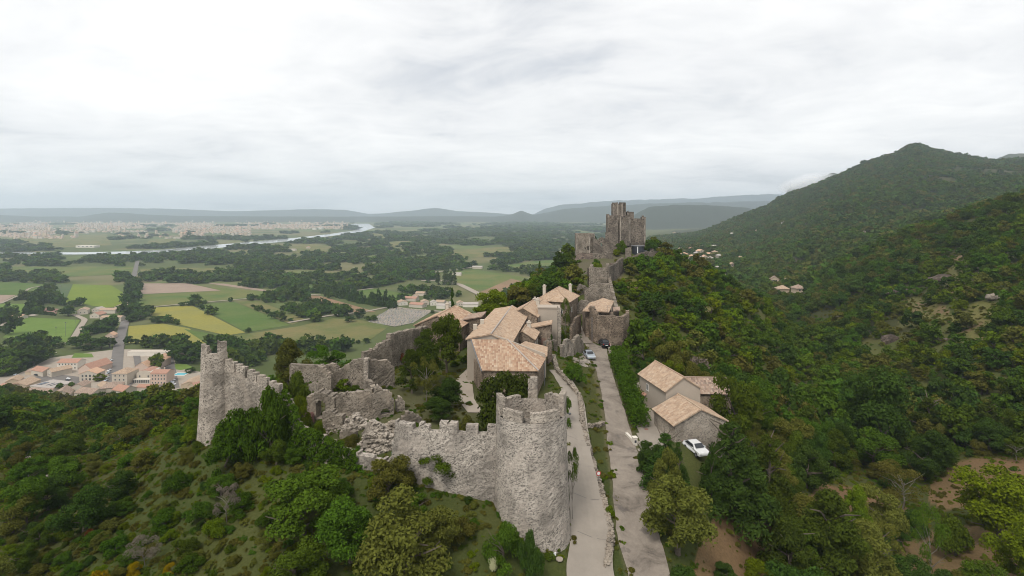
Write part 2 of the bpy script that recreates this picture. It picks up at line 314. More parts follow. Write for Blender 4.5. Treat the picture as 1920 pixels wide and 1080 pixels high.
def road_mat():
    m, nt = new_mat('road_asphalt'); co = pos(nt); a = noise(nt, co, .28, 7, .7, .6); b = noise(nt, co, 3.5, 5, .7)
    c = ramp(nt, a, [(.30, (.095, .08, .066)), (.62, (.26, .222, .182)), (.46, (.205, .173, .142))])
    c = mixc(nt, mth(nt, 'MULTIPLY', ramp(nt, noise(nt, co, .6, 3), [(.62, (0, 0, 0)), (.66, (1, 1, 1))]), .5), c, (.10, .088, .08))
    c = mixc(nt, .4, c, mixc(nt, b, (.2, .2, .2), (.8, .8, .8)), 'OVERLAY'); out(nt, princ(nt, c, .9, b, .25, .03, .15))
road_mat()
def ground_mat():
    m, nt = new_mat('ground_soil'); at = N(nt, 'ShaderNodeVertexColor', layer_name='cover'); co = pos(nt)
    a = noise(nt, co, .5, 7, .75); b = noise(nt, co, 3.5, 6, .75)
    c = mixc(nt, mth(nt, 'MULTIPLY', a, .9), at.outputs[0], mixc(nt, b, (.035, .05, .016), (.11, .085, .045)), 'MIX')
    c = mixc(nt, .55, at.outputs[0], c); c = mixc(nt, .55, c, mixc(nt, b, (.0, .0, .0), (1, 1, 1)), 'OVERLAY')
    out(nt, princ(nt, c, .95, mth(nt, 'ADD', a, mth(nt, 'MULTIPLY', b, .4)), .6, .25, .05))
ground_mat()
def crop_mat(name, c1, c2, row=0.0, ang=0.0, big=.02):
    m, nt = new_mat(name); co = pos(nt); n = noise(nt, co, big, 6, .6, .4); c = mixc(nt, ramp(nt, n, [(.38, (0, 0, 0)), (.62, (1, 1, 1))]), c1, c2)
    f = noise(nt, co, .25, 5, .75); c = mixc(nt, .45, c, mixc(nt, f, (.15, .15, .15), (.85, .85, .85)), 'OVERLAY')
    if row:
        rt = N(nt, 'ShaderNodeVectorRotate', rotation_type='Z_AXIS', ins={'Angle': ang}); L(nt, co, rt.inputs[0])
        wv = N(nt, 'ShaderNodeTexWave', ins={'Scale': 1 / row, 'Distortion': .6, 'Detail': 2}); L(nt, rt.outputs[0], wv.inputs[0])
        c = mixc(nt, mth(nt, 'MULTIPLY', wv.outputs[1], .22), c, tuple(x * .55 for x in c1))
    out(nt, princ(nt, c, .95, spec=.05))
crop_mat('crop_bright', (.155, .20, .030), (.13, .18, .03), 16, 1.3); crop_mat('crop_green', (.075, .125, .028), (.105, .14, .04), 13, .7); crop_mat('crop_yellow', (.25, .225, .05), (.215, .205, .06), 14, .25); crop_mat('crop_blue', (.07, .105, .05), (.085, .11, .05))
crop_mat('soil_pink', (.27, .20, .155), (.31, .235, .18), 11, 1.1); crop_mat('soil_brown', (.24, .155, .095), (.20, .14, .08)); crop_mat('meadow_dry', (.17, .145, .06), (.10, .12, .04), 0, 0, .018); crop_mat('lawn', (.10, .16, .032), (.125, .18, .04), 0); crop_mat('crop_mid', (.085, .13, .035), (.15, .15, .05), 16, .3, .012); crop_mat('grave_gravel', (.28, .25, .22), (.22, .21, .17), 0, 0, .05)
def leaf_mat(name, c_dark, c_light, hue=.02, transl=.14, far=0.0):
    m, nt = new_mat(name); oi = N(nt, 'ShaderNodeObjectInfo'); co = pos(nt)
    g = N(nt, 'ShaderNodeNewGeometry'); big = noise(nt, co, .035, 3); fine = noise(nt, co, 1.1, 3)
    f = mth(nt, 'ADD', mth(nt, 'MULTIPLY', oi.outputs['Random'], .55), mth(nt, 'MULTIPLY', g.outputs['Random Per Island'], .45))
    c = mixc(nt, f, c_dark, c_light)
    wide = noise(nt, co, .007, 4, .6); c = mixc(nt, mth(nt, 'MULTIPLY', ramp(nt, wide, [(.46, (0, 0, 0)), (.62, (1, 1, 1))]), .22), c, tuple(a * b for a, b in zip(c_light, (1.08, .98, .9))))
    hs = N(nt, 'ShaderNodeHueSaturation'); L(nt, c, hs.inputs['Color'])
    L(nt, mth(nt, 'ADD', .5 - hue, mth(nt, 'MULTIPLY', oi.outputs['Random'], hue * 2)), hs.inputs['Hue'])
    L(nt, mth(nt, 'ADD', .06, mth(nt, 'MULTIPLY', mth(nt, 'ADD', big, mth(nt, 'MULTIPLY', fine, .6)), .84)), hs.inputs['Value'])
    hs.inputs['Saturation'].default_value = 1.12
    d = N(nt, 'ShaderNodeBsdfDiffuse'); L(nt, hs.outputs[0], d.inputs[0])
    t = N(nt, 'ShaderNodeBsdfTranslucent'); L(nt, mixc(nt, .5, hs.outputs[0], (.16, .2, .03)), t.inputs[0])
    mxs = N(nt, 'ShaderNodeMixShader', ins={0: transl}); L(nt, d.outputs[0], mxs.inputs[1]); L(nt, t.outputs[0], mxs.inputs[2]); out(nt, mxs.outputs[0])
leaf_mat('leaf_oak', (0.049, 0.083, 0.017), (0.117, 0.180, 0.034), .025); leaf_mat('leaf_dark', (0.035, 0.066, 0.019), (0.076, 0.123, 0.030), .015); leaf_mat('leaf_bright', (0.094, 0.138, 0.019), (0.166, 0.212, 0.033), .02); leaf_mat('leaf_olive', (0.085, 0.092, 0.024), (0.170, 0.170, 0.048), .02)
leaf_mat('leaf_pine', (0.037, 0.059, 0.015), (0.091, 0.117, 0.025), .015); leaf_mat('leaf_red', (.14, .05, .025), (.20, .08, .04), .01); leaf_mat('leaf_yellow', (.30, .22, .03), (.42, .32, .06), .01); leaf_mat('leaf_ivy', (0.040, 0.078, 0.016), (0.098, 0.165, 0.028), .015); leaf_mat('leaf_grass', (0.085, 0.095, 0.024), (0.199, 0.184, 0.054), .03); leaf_mat('flower_cream', (.55, .52, .32), (.65, .62, .42)); leaf_mat('flower_pink', (.30, .14, .15), (.36, .2, .2)); leaf_mat('twig', (.16, .135, .11), (.26, .22, .185)); leaf_mat('leaf_far', (0.044, 0.074, 0.020), (0.109, 0.158, 0.041), .03, .1)
# ------------------------------------------------------------------ terrain sheet
def inpoly(x, y, poly):
    x = np.asarray(x, float); y = np.asarray(y, float); r = np.zeros(x.shape, bool); n = len(poly)
    for i in range(n):
        x1, y1 = poly[i][0], poly[i][1]; x2, y2 = poly[(i + 1) % n][0], poly[(i + 1) % n][1]
        if y1 == y2: continue
        r ^= ((y1 > y) != (y2 > y)) & (x < (x2 - x1) * (y - y1) / (y2 - y1) + x1)
    return r
def dist_line(x, y, pts):
    x = np.asarray(x, float); y = np.asarray(y, float); d = np.full(x.shape, 1e9)
    for (ax, ay), (bx, by) in zip(pts[:-1], pts[1:]):
        vx, vy = bx - ax, by - ay; t = np.clip(((x - ax) * vx + (y - ay) * vy) / (vx * vx + vy * vy + 1e-9), 0, 1)
        d = np.minimum(d, np.hypot(x - ax - t * vx, y - ay - t * vy))
    return d
# ways on the ridge, as world points found from the pixels they cross
def way(pix): return [tuple(G(a, b))[:2] for a, b in pix]
ROAD = way([(1216, 1079), (1194, 1000), (1182, 920), (1168, 850), (1154, 780), (1142, 730), (1130, 690), (1122, 664), (1116, 647)])
ROAD = [(ROAD[0][0] + (ROAD[0][0] - ROAD[1][0]) * 2.2, ROAD[0][1] + (ROAD[0][1] - ROAD[1][1]) * 2.2)] + ROAD
RAMP = way([(1106, 1079), (1110, 1010), (1098, 930), (1086, 860), (1080, 800), (1078, 755), (1062, 720), (1042, 695)])
RAMP = [(RAMP[0][0] - .6, RAMP[0][1] - 14)] + RAMP
LOWWALL = way([(1138, 1070), (1146, 1010), (1136, 960), (1116, 890), (1102, 840), (1092, 795), (1088, 750), (1066, 722), (1046, 700), (1038, 672)])
CLEAR = [[tuple(G(a, b))[:2] for a, b in q] for q in (
    [(1745, 905), (1770, 868), (1840, 858), (1930, 862), (1960, 900), (1900, 930), (1840, 950), (1780, 960), (1740, 940)],
    [(1680, 1110), (1690, 1010), (1780, 985), (1880, 990), (1930, 1040), (1920, 1110)], [(1290, 1100), (1315, 1000), (1350, 960), (1420, 950), (1450, 990), (1440, 1100)], [(1500, 950), (1540, 905), (1640, 915), (1700, 950), (1720, 1000), (1640, 1010), (1560, 985)])]
GRASSY = [[tuple(G(a, b))[:2] for a, b in q] for q in (
    [(1670, 580), (1700, 560), (1740, 555), (1770, 570), (1790, 600), (1760, 610)], [(1780, 600), (1830, 570), (1860, 560), (1880, 590), (1850, 640), (1840, 660)], [(1760, 540), (1790, 480), (1830, 470), (1800, 530), (1780, 570)],
    [(1270, 570), (1300, 565), (1350, 585), (1330, 592)], [(1160, 520), (1200, 515), (1215, 540), (1180, 550)])]
COURT = [XY(a, b) for a, b in ((545, 66), (585, 62), (660, 60), (760, 58), (900, 57), (935, 60), (915, 80), (880, 92), (800, 90), (740, 98), (590, 98), (545, 90))]
GARDEN = [tuple(G(a, b))[:2] for a, b in ((1185, 722), (1206, 716), (1236, 800), (1262, 815), (1244, 842), (1198, 848), (1196, 812))]
rows = np.exp(np.linspace(math.log(14), math.log(15000), 440)); cols = np.concatenate([np.linspace(-2, -1.15, 60)[:-1], np.linspace(-1.15, 1.15, 640), np.linspace(1.15, 2, 60)[1:]])
KK, YY = np.meshgrid(cols, rows); XX = KK * YY; ZZ = T(XX.ravel(), YY.ravel()).reshape(XX.shape)
nr, nc = XX.shape; ii = np.arange(nr * nc).reshape(nr, nc)
Fq = np.stack([ii[:-1, :-1], ii[:-1, 1:], ii[1:, 1:], ii[1:, :-1]], -1).reshape(-1, 4)
gm = np_mesh('ground', np.stack([XX, YY, ZZ], -1).reshape(-1, 3), Fq, MT['ground_soil'])
xf, yf, zf = XX.ravel(), YY.ravel(), ZZ.ravel(); kf = KK.ravel()
col = np.zeros((len(xf), 4), np.float32); col[:, 3] = 1
def paint(mask, c):
    m = np.asarray(mask, float)[:, None]; col[:, :3] = col[:, :3] * (1 - m) + np.array(c) * m
col[:, :3] = (.082, .098, .028)
n_a = fbm(xf / 14, yf / 14, 3); n_b = fbm(xf / 40, yf / 40, 5); n_c = fbm(xf / 220, yf / 220, 8)
paint(np.clip((n_a - .45) * 5, 0, 1) * .8, (.125, .12, .04)); paint(np.clip((n_b - .60) * 7, 0, 1) * .4, (.135, .10, .05))
pl = (zf < 5) & (yf > 300)
paint(pl, (.085, .11, .038)); paint(pl * np.clip((n_c - .46) * 8, 0, 1) * .85, (.19, .17, .085)); paint(pl * np.clip((fbm(xf / 160, yf / 300, 18) - .55) * 8, 0, 1) * .7, (.12, .165, .05))
hill = (yf > 230) & (kf > .3) & (zf > 20)
paint(hill * .8, (.035, .042, .016)); paint(hill * np.clip((fbm(xf / 30, yf / 30, 15) - .6) * 9, 0, 1) * .7, (.13, .105, .07))
paint((yf > 3800) & (zf > 8), (.028, .036, .02))
for q in CLEAR: paint(inpoly(xf, yf, q) * (.55 + .45 * n_a), (.19, .105, .062))
_g = fbm(xf / 9, yf / 9, 44)
for q in GRASSY: paint(inpoly(xf + (_g - .5) * 14, yf + (n_a - .5) * 22, q) * (.5 + .5 * np.clip((n_a - .3) * 3, 0, 1)), (.15, .135, .045)); paint(inpoly(xf, yf, q) * np.clip((_g - .56) * 12, 0, 1) * .8, (.20, .12, .08))
CRAG = [XY(a, b) for a, b in ((1074, 190), (1150, 180), (1172, 205), (1180, 240), (1110, 246), (1070, 244))]
paint(inpoly(xf, yf, CRAG) * np.clip((n_a - .3) * 4, 0, 1) * .85, (.15, .12, .10))
near_road = np.clip((2.7 - dist_line(xf, yf, ROAD)) / .8, 0, 1) * (yf < 135); paint(near_road * .8, (.17, .135, .10))
paint(inpoly(xf, yf, COURT) * np.clip((n_a - .45) * 5, 0, 1) * .7, (.20, .165, .115))
paint(np.clip((12 - np.hypot(xf - P(870, 700, 92).x, yf - 92)) / 6, 0, 1) * .0, (.2, .15, .1))
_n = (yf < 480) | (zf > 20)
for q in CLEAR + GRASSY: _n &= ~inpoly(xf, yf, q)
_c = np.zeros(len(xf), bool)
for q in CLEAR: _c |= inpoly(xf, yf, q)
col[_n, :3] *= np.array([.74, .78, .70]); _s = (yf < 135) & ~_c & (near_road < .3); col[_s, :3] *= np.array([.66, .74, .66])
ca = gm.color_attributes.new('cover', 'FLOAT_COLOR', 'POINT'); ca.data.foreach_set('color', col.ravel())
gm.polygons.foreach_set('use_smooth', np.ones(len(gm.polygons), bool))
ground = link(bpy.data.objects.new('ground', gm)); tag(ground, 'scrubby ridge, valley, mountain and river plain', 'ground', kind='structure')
# ------------------------------------------------------------------ ways: ribbons laid on the ground
def spline(pts, step):
    p = np.array(pts, float); d = np.r_[0, np.cumsum(np.hypot(*(p[1:] - p[:-1]).T))]; n = max(2, int(d[-1] / step)); s = np.linspace(0, d[-1], n)
    q = np.stack([np.interp(s, d, p[:, 0]), np.interp(s, d, p[:, 1])], 1)
    for _ in range(3): q[1:-1] = (q[:-2] + 2 * q[1:-1] + q[2:]) / 4
    return q
def ribbon(name, pts, w, mat, lift=.06, step=1.0, across=5, label=None, smooth_z=9, z=None):
    q = spline(pts, step); t = np.gradient(q, axis=0); t /= np.linalg.norm(t, axis=1)[:, None] + 1e-9; nrm = np.stack([-t[:, 1], t[:, 0]], 1)
    ws = np.interp(np.linspace(0, 1, len(q)), np.linspace(0, 1, len(w)), w) if isinstance(w, (list, tuple)) else np.full(len(q), w)
    if step < 2: ws = ws * (1 + .10 * (fbm(q[:, 0] / 1.5, q[:, 1] / 1.5, 91, 3) - .5) * 2)
    V, Fs = [], []
    zc = T(q[:, 0], q[:, 1])
    for j in range(across):
        a = (j / (across - 1) - .5) * ws; x = q[:, 0] + nrm[:, 0] * a; y = q[:, 1] + nrm[:, 1] * a
        zz = np.maximum(T(x, y), zc - .15) + lift if z is None else np.full(len(q), z)
        V.append(np.stack([x, y, zz], 1))
    n = len(q); V = np.concatenate(V)
    for j in range(across - 1):
        for i in range(n - 1): Fs.append((j * n + i, (j + 1) * n + i, (j + 1) * n + i + 1, j * n + i + 1))
    o = mesh(name, V, [f[::-1] for f in Fs], MT[mat]); tag(o, label or name.replace('_', ' ') + ' across the land', 'road', kind='structure'); return o
ribbon('road', ROAD, [4.6, 4.6, 4.4, 4.0, 3.4, 3.0, 3.4, 4.6], 'road_asphalt', .10, .8, 7, 'worn asphalt lane climbing beside the ramp to the village')
ribbon('path', RAMP, [4.2, 4.6, 4.4, 3.4, 3.2, 3.0, 2.6], 'concrete_paving', .14, .7, 7, 'pale concrete ramp curving past the round tower')
ribbon('path', way([(890, 690), (868, 715), (872, 750), (892, 775)]), [2.6, 3.0, 2.4], 'gravel_pale', .10, .8, 5, 'beige gravel walk between pines and the hip roofed house')
ribbon('path', [tuple(G(a, b))[:2] for a, b in ((1400, 512), (1418, 516), (1428, 530), (1432, 545), (1431, 552))], [5, 5.5, 5], 'gravel_pale', .6, 6, 3, 'pale dirt track in the wooded valley')
ribbon('path', [tuple(G(a, b))[:2] for a, b in ((1303, 505), (1308, 518), (1310, 522))], 4, 'gravel_pale', .6, 6, 3, 'short pale lane below the valley houses')
def flat(name, poly, mat, z, label, parent=None, kind='structure'):
    o = mesh(name, [(p[0], p[1], z) for p in poly], [tuple(range(len(poly)))], MT[mat], parent)
    if o.data.polygons[0].normal.z < 0: o.data.flip_normals()
    return tag(o, label, name.split('_')[-1], kind=kind)
def draped(name, poly, mat, lift, label, step=1.0):
    xs = [p[0] for p in poly]; ys = [p[1] for p in poly]; gx = np.arange(min(xs), max(xs) + step, step); gy = np.arange(min(ys), max(ys) + step, step)
    A, B = np.meshgrid(gx, gy); Z = T(A.ravel(), B.ravel()).reshape(A.shape) + lift; idx = np.arange(A.size).reshape(A.shape)
    keep = inpoly((A[:-1, :-1] + step / 2).ravel(), (B[:-1, :-1] + step / 2).ravel(), poly)
    Q = np.stack([idx[:-1, :-1], idx[:-1, 1:], idx[1:, 1:], idx[1:, :-1]], -1).reshape(-1, 4)[keep]
    o = link(bpy.data.objects.new(name, np_mesh(name, np.stack([A, B, Z], -1).reshape(-1, 3), Q, MT[mat]))); return tag(o, label, 'paving', kind='structure')
rq = spline(RAMP, .5)
for jn in range(26, len(rq) - 4, 11):
    t_ = rq[jn + 1] - rq[jn - 1]; t_ /= np.hypot(*t_); nn_ = np.array([-t_[1], t_[0]]); a_ = [rq[jn] + nn_ * w_ + t_ * d_ for w_ in np.linspace(-1.5, 1.5, 6) for d_ in (-.03, .03)]
    mesh('joint', [(q[0], q[1], max(T1(*q), T1(*rq[jn]) - .15) + .150) for q in a_], [(2 * i, 2 * i + 1, 2 * i + 3, 2 * i + 2) for i in range(5)], MT['asphalt_far'], bpy.data.objects['path'])
draped('pavement', GARDEN, 'concrete_paving', .12, 'pale paved yard beside the tall gabled house', .5)
# ------------------------------------------------------------------ the plain: fields, roads, river (outlines found on the flat plain)
FIELDS = [
 ('crop_bright', 'bright lime green crop field beside the straight road', [(137,533),(208,535),(230,548),(230,573),(200,577),(122,566)]),
 ('crop_blue', 'dull blue green crop strip beside the lime field', [(105,532),(136.5,533),(121.5,566),(97,556)]),
 ('crop_green', 'green field with a curved edge by the belt of trees', [(-60,529),(0,529),(104,533),(68,556),(0,552),(-60,552)]),
 ('soil_pink', 'small ploughed pinkish field next to a cemetery plot', [(-40,553),(30,553.5),(0,568),(-40,568)]),
 ('lawn', 'mown practice pitch beside the row of dark trees', [(-40,569),(58,570),(42,592),(-40,592)]),
 ('lawn', 'mown football pitch with white goals', [(50,595),(150,600),(125,642),(5,633)]),
 ('soil_pink', 'ploughed pale pink field beside the straight road', [(268,531.5),(350,531),(415,545),(257,552)]),
 ('crop_mid', 'large green field crossed by a farm track', [(257,552.5),(415,545.5),(392,538),(480,546),(525,551),(450,561),(290,576),(253,573)]),
 ('soil_pink', 'narrow pale ploughed strip along the trees', [(386,531),(420,532),(522,547),(515,549),(470,543)]),
 ('crop_yellow', 'large yellow flowering crop field', [(273,578),(360,573),(460,624),(425,629),(328,607),(276,590)]),
 ('crop_yellow', 'rounded yellow field with drill rows', [(241,612),(305,607),(355,616),(388,647),(240,644)]),
 ('crop_green', 'long green strip beside the yellow crop', [(366,571.5),(440,566.5),(545,610),(462,623.5)]),
 ('meadow_dry', 'mottled tan and green plot of weeds', [(442,566),(480,563),(572,599),(548,609.5)]),
 ('meadow_dry', 'wide dry brown meadow behind the ruins', [(425,632),(560,612),(625,597),(690,602),(730,612),(690,640),(450,648)]),
 ('crop_green', 'small dark green plot between yellow fields', [(345,617),(420,631),(432,650),(392,648)]),
 ('soil_brown', 'ploughed brown strip beside dark conifers', [(574,554),(600,555),(705,585),(665,586),(576,564)]),
 ('crop_green', 'rich green field behind dark conifers', [(655,548),(698,541),(775,553),(735,570),(700,562)]),
 ('crop_mid', 'pale green field beside the curving road', [(830,518),(890,506),(1000,522),(930,541),(890,545)]),
 ('soil_brown', 'tan ploughed field beyond the cypress', [(898,549),(958,523),(1010,535),(945,552)]),
 ('crop_mid', 'long pale green field beyond the castle rock', [(935,499),(1000,490),(1090,484),(1085,505),(1000,509),(950,508)]),
 ('meadow_dry', 'tan clearing in the riverside wood', [(520,468),(570,458),(622,460),(620,470),(560,475)]),
 ('meadow_dry', 'dry green clearing among the far trees', [(715,455),(770,451),(778,459),(740,463)]),
 ('crop_mid', 'pale meadow strip between belts of trees', [(20,500),(250,500),(252,513),(140,519),(0,516)]),
 ('meadow_dry', 'pale marsh strip beside the belt of trees', [(262,504),(460,502),(470,508),(380,518),(265,512)]),
 ('meadow_dry', 'tan strip beside the far river bend', [(690,435),(720,440),(725,452),(700,444)]),
 ('crop_mid', 'narrow light grass strip in the wood', [(630,490),(700,478),(760,473),(700,484)]),
 ('meadow_dry', 'flat brown meadows near the far town', [(20,442),(200,440),(210,460),(100,465),(30,455)]),
 ('meadow_dry', 'pale meadow by the bridge road', [(280,450),(330,448),(325,460),(270,462)]),
 ('crop_mid', 'small green field by the riverside farm', [(425,473),(460,472),(470,478),(430,480)]),
 ('crop_green', 'small green plot in the tree belt', [(565,535),(590,534),(600,548),(572,548)]),
 ('meadow_dry', 'scrubby tan ground with low bushes', [(840,470),(960,462),(965,478),(860,485)]),
 ('grave_gravel', 'grey gravel cemetery crowded with low tombs', [(690,604),(735,577),(812,583),(775,606),(740,613)]),
]
FPOLY = []
for i, (m, lb, poly) in enumerate(FIELDS):
    w = [tuple(GP(a, b))[:2] for a, b in poly]; FPOLY.append(w); flat('field', w, m, .12 + .012 * i, lb)
RIVER = [tuple(GP(a, b))[:2] for a, b in [(-120,473),(0,472.5),(140,473.5),(225,472),(287,469.5),(325,466.5),(392,460.5),(480,452.5),(555,446),(617,439),(660,433),(672,429),(664,424),(656,420.5),(668,418),(690,418.5),(703,427),(676,435.5),(630,441.5),(555,451),(480,458.5),(400,466),(330,471),(287,475.5),(140,477.5),(0,477),(-120,478)]]
flat('river', RIVER, 'river_water', .6, 'wide pale river winding across the plain'); 
def proad(pix, w, mat, lb, z=.7): return ribbon('road', [tuple(GP(a, b))[:2] for a, b in pix], w, mat, 0, 6, 2, lb, z=z)
PROADS = [([(212,735),(217,700),(222,655),(228,625),(236,600),(241,570),(247,535),(253,510),(258,490)], 9, 'asphalt_far', 'straight grey road running from the town to the river'),
 ([(275,577),(330,572),(400,566),(470,560),(530,552)], 5, 'gravel_pale', 'pale farm track between the crop fields'), ([(138,590),(160,600),(150,615),(135,640),(122,648)], 6, 'gravel_pale', 'lane curving past the football pitch'),
 ([(5,612),(25,600),(55,590),(65,593)], 8, 'gravel_pale', 'pale apron beside the clubhouse'), ([(0,570),(30,557),(58,540),(105,533)], 4, 'gravel_pale', 'narrow pale track between green fields'),
 ([(540,606),(620,592),(680,586),(735,575),(760,580),(830,585)], 6, 'gravel_pale', 'pale lane leading to the cemetery'), ([(650,548),(700,541)], 5, 'gravel_pale', 'pale lane at the edge of the green field'), ([(570,552),(600,554)], 6, 'gravel_pale', 'pale yard at the end of the ploughed strip'),
 ([(720,525),(760,520),(800,513),(860,505),(900,500)], 9, 'gravel_pale', 'pale canal road in the wood'), ([(790,527),(830,526),(862,534),(890,548),(920,562)], 12, 'gravel_pale', 'pale curving main road behind the village'),
 ([(500,494),(545,500)], 10, 'gravel_pale', 'pale bridge deck in the wood'), ([(1000,478),(1035,455),(1045,447)], 10, 'gravel_pale', 'pale track on the far wooded plain'), ([(1042,466),(1050,474),(1070,479)], 10, 'gravel_pale', 'curved pale track behind the castle'),
 ([(255,664),(262,700),(236,728)], 5, 'asphalt_far', 'narrow lane between the hall and the square house')]
for i, a in enumerate(PROADS): proad(a[0], a[1], a[2], a[3], .72 + .02 * i)
TOWN_GROUND = [tuple(GP(a, b))[:2] for a, b in ((-60, 735), (-60, 716), (30, 704), (95, 672), (150, 664), (218, 656), (320, 656), (332, 690), (385, 700), (400, 745), (240, 748), (100, 752))]
flat('pavement', TOWN_GROUND, 'gravel_pale', .5, 'pale paved streets and yards of the small town')
flat('lawn', [tuple(GP(a, b))[:2] for a, b in ((134, 672), (140, 663), (172, 664), (176, 671))], 'lawn', .56, 'small lawn behind the white hostel')
flat('lawn', [tuple(GP(a, b))[:2] for a, b in ((320, 693), (322, 683), (350, 684), (362, 690), (340, 695))], 'lawn', .57, 'clipped lawn behind the swimming pool')
flat('parking', [tuple(GP(a, b))[:2] for a, b in ((300, 660), (322, 660), (337, 728), (298, 735), (312, 700))], 'asphalt_far', .58, 'grey car park beside the pink building')
flat('parking', [tuple(GP(a, b))[:2] for a, b in ((40, 712), (100, 702), (150, 708), (150, 722), (60, 722))], 'asphalt_far', .59, 'grey car park among tiled houses')
flat('court', [tuple(GP(a, b))[:2] for a, b in ((72, 577), (110, 580), (105, 590), (62, 587))], 'court_red', .8, 'red clay tennis court beside the hedge')
WALLS = []
# ------------------------------------------------------------------ masonry: a wall of cells with a broken outline
def masonry(name, path, bot, top, mat, parent=None, thick=.8, cell=.3, openings=(), jag=.25, closed=False, batter=0.0, seed=1, rough=.04, wob=None):
    """path: xy points; bot/top: functions of distance along (or numbers); openings: (s0, s1, z0, z1, arched)"""
    p = np.array(path, float)
    if name == 'wall' and len(path) > 1: WALLS.append(path)
    if closed: p = np.vstack([p, p[:1]])
    d = np.r_[0, np.cumsum(np.hypot(*(p[1:] - p[:-1]).T))]; Ltot = d[-1]; n = max(2, int(round(Ltot / cell))); s = np.linspace(0, Ltot, n + 1)
    q = np.stack([np.interp(s, d, p[:, 0]), np.interp(s, d, p[:, 1])], 1)
    t = np.gradient(q, axis=0)
    if closed: t[0] = t[-1] = q[1] - q[-2]
    t /= np.linalg.norm(t, axis=1)[:, None]; nr = np.stack([t[:, 1], -t[:, 0]], 1)
    B = np.array([bot(x) if callable(bot) else bot for x in s]); Tp = np.array([top(x) if callable(top) else top for x in s])
    z0, z1 = B.min(), Tp.max() + jag; m = max(1, int(math.ceil((z1 - z0) / cell))); zs = z0 + np.arange(m + 1) * cell
    sc = (s[:-1] + s[1:]) / 2; zc = (zs[:-1] + zs[1:]) / 2
    tp = np.interp(sc, s, Tp) + (fbm(sc / .9, sc * 0 + seed, seed) - .5) * 2 * jag; bt = np.interp(sc, s, B)
    pres = (zc[None, :] < tp[:, None]) & (zc[None, :] > bt[:, None] - cell)
    for (a, b, c, e, arch) in openings:
        mask = (sc[:, None] > a) & (sc[:, None] < b) & (zc[None, :] > c) & (zc[None, :] < (e - (0 if not arch else 1) * (np.abs(sc[:, None] - (a + b) / 2) / ((b - a) / 2)) ** 2 * (b - a) * .45))
        pres &= ~mask
    rng = np.random.RandomState(seed); V = []; vid = {}; Fs = []
    jit = rng.uniform(-1, 1, (n + 1, m + 1, 2, 3)) * rough
    if closed: jit[-1] = jit[0]
    def vert(i, j, side):
        if closed: i %= n
        key = (i, j, side)
        if key not in vid:
            h = (zs[j] - z0) / max(1e-6, z1 - z0); off = (thick / 2 + batter * (1 - h) ** 1.6) if side == 0 else -thick / 2
            if wob is not None: off += wob(s[i], zs[j])
            vid[key] = len(V); a = jit[i, j, side]
            V.append((q[i, 0] + nr[i, 0] * off + a[0], q[i, 1] + nr[i, 1] * off + a[1], zs[j] + a[2] * .8))
        return vid[key]
    def has(i, j):
        if closed: i %= n
        return 0 <= i < n and 0 <= j < m and pres[i, j]
    for i in range(n):
        for j in range(m):
            if not pres[i, j]: continue
            a, b, c, e = (i, j), (i + 1, j), (i + 1, j + 1), (i, j + 1)
            Fs.append([vert(*k, 0) for k in (a, b, c, e)]); Fs.append([vert(*k, 1) for k in (e, c, b, a)])
            if not has(i, j + 1): Fs.append([vert(*e, 0), vert(*c, 0), vert(*c, 1), vert(*e, 1)])
            if not has(i, j - 1): Fs.append([vert(*b, 0), vert(*a, 0), vert(*a, 1), vert(*b, 1)])
            if not has(i - 1, j): Fs.append([vert(*a, 0), vert(*e, 0), vert(*e, 1), vert(*a, 1)])
            if not has(i + 1, j): Fs.append([vert(*c, 0), vert(*b, 0), vert(*b, 1), vert(*c, 1)])
    return mesh(name, V, Fs, MT[mat], parent)
def seg(path, a, b, step=.4):
    p = np.array(path, float); d = np.r_[0, np.cumsum(np.hypot(*(p[1:] - p[:-1]).T))]; s = np.linspace(a, b, max(2, int((b - a) / step) + 1)); return list(zip(np.interp(s, d, p[:, 0]), np.interp(s, d, p[:, 1])))
def lin(*pts):
    a = [p[0] for p in pts]; b = [p[1] for p in pts]; return lambda x: float(np.interp(x, a, b))
def plen(path): p = np.array(path, float); return float(np.hypot(*(p[1:] - p[:-1]).T).sum())
WALLS = []
EXCL = []      # (x, y, radius) kept free of scattered plants
# --- round tower
tx, ty = XY(996, 56.5); R0 = 3.72
tow = empty('round_tower', (0, 0, 0), 0, 'round battered stone tower with crenellated open top beside the concrete ramp', 'tower')
circ = [(tx + (R0 - .4) * math.sin(a), ty - (R0 - .4) * math.cos(a)) for a in [i * 2 * math.pi / 72 for i in range(72)]]
zt = CZ - (792 - HY) / F * (56.5 - R0)
masonry('wall', circ, 98.2, zt, 'stone_tower', tow, .8, .26, closed=True, batter=.62, seed=3, jag=.06, rough=.025)
for a0, a1, h in ((-84, -62, 1.9), (-54, -16, .95), (-4, 50, .9), (62, 92, 2.1), (100, 150, .8), (166, 184, 2.3), (200, 268, .45)):
    pts = [(tx + (R0 - .3) * math.sin(math.radians(a)), ty - (R0 - .3) * math.cos(math.radians(a))) for a in np.linspace(a0, a1, 10)]
    masonry('merlon', pts, zt - .12, lambda s, h=h, l=plen(pts): zt + h - .35 * abs(s / l - .5), 'stone_pale', tow, .58, .24, seed=int(a0 + 90), jag=.12, rough=.03)
fl_v = [(tx + 2.95 * math.cos(i * math.pi / 16), ty + 2.95 * math.sin(i * math.pi / 16), zt - 1.9) for i in range(32)]
mesh('floor', fl_v, [tuple(range(32))], MT['stone_ruin'], tow); EXCL.append((tx, ty, 5.0))
ang = math.radians(28); sx, sy = tx + (R0 + .62) * math.sin(ang), ty - (R0 + .62) * math.cos(ang)
sg = empty('notice_plate', (sx, sy, 101.0), ang, 'small green and white notice plate on the foot of the round tower', 'sign')
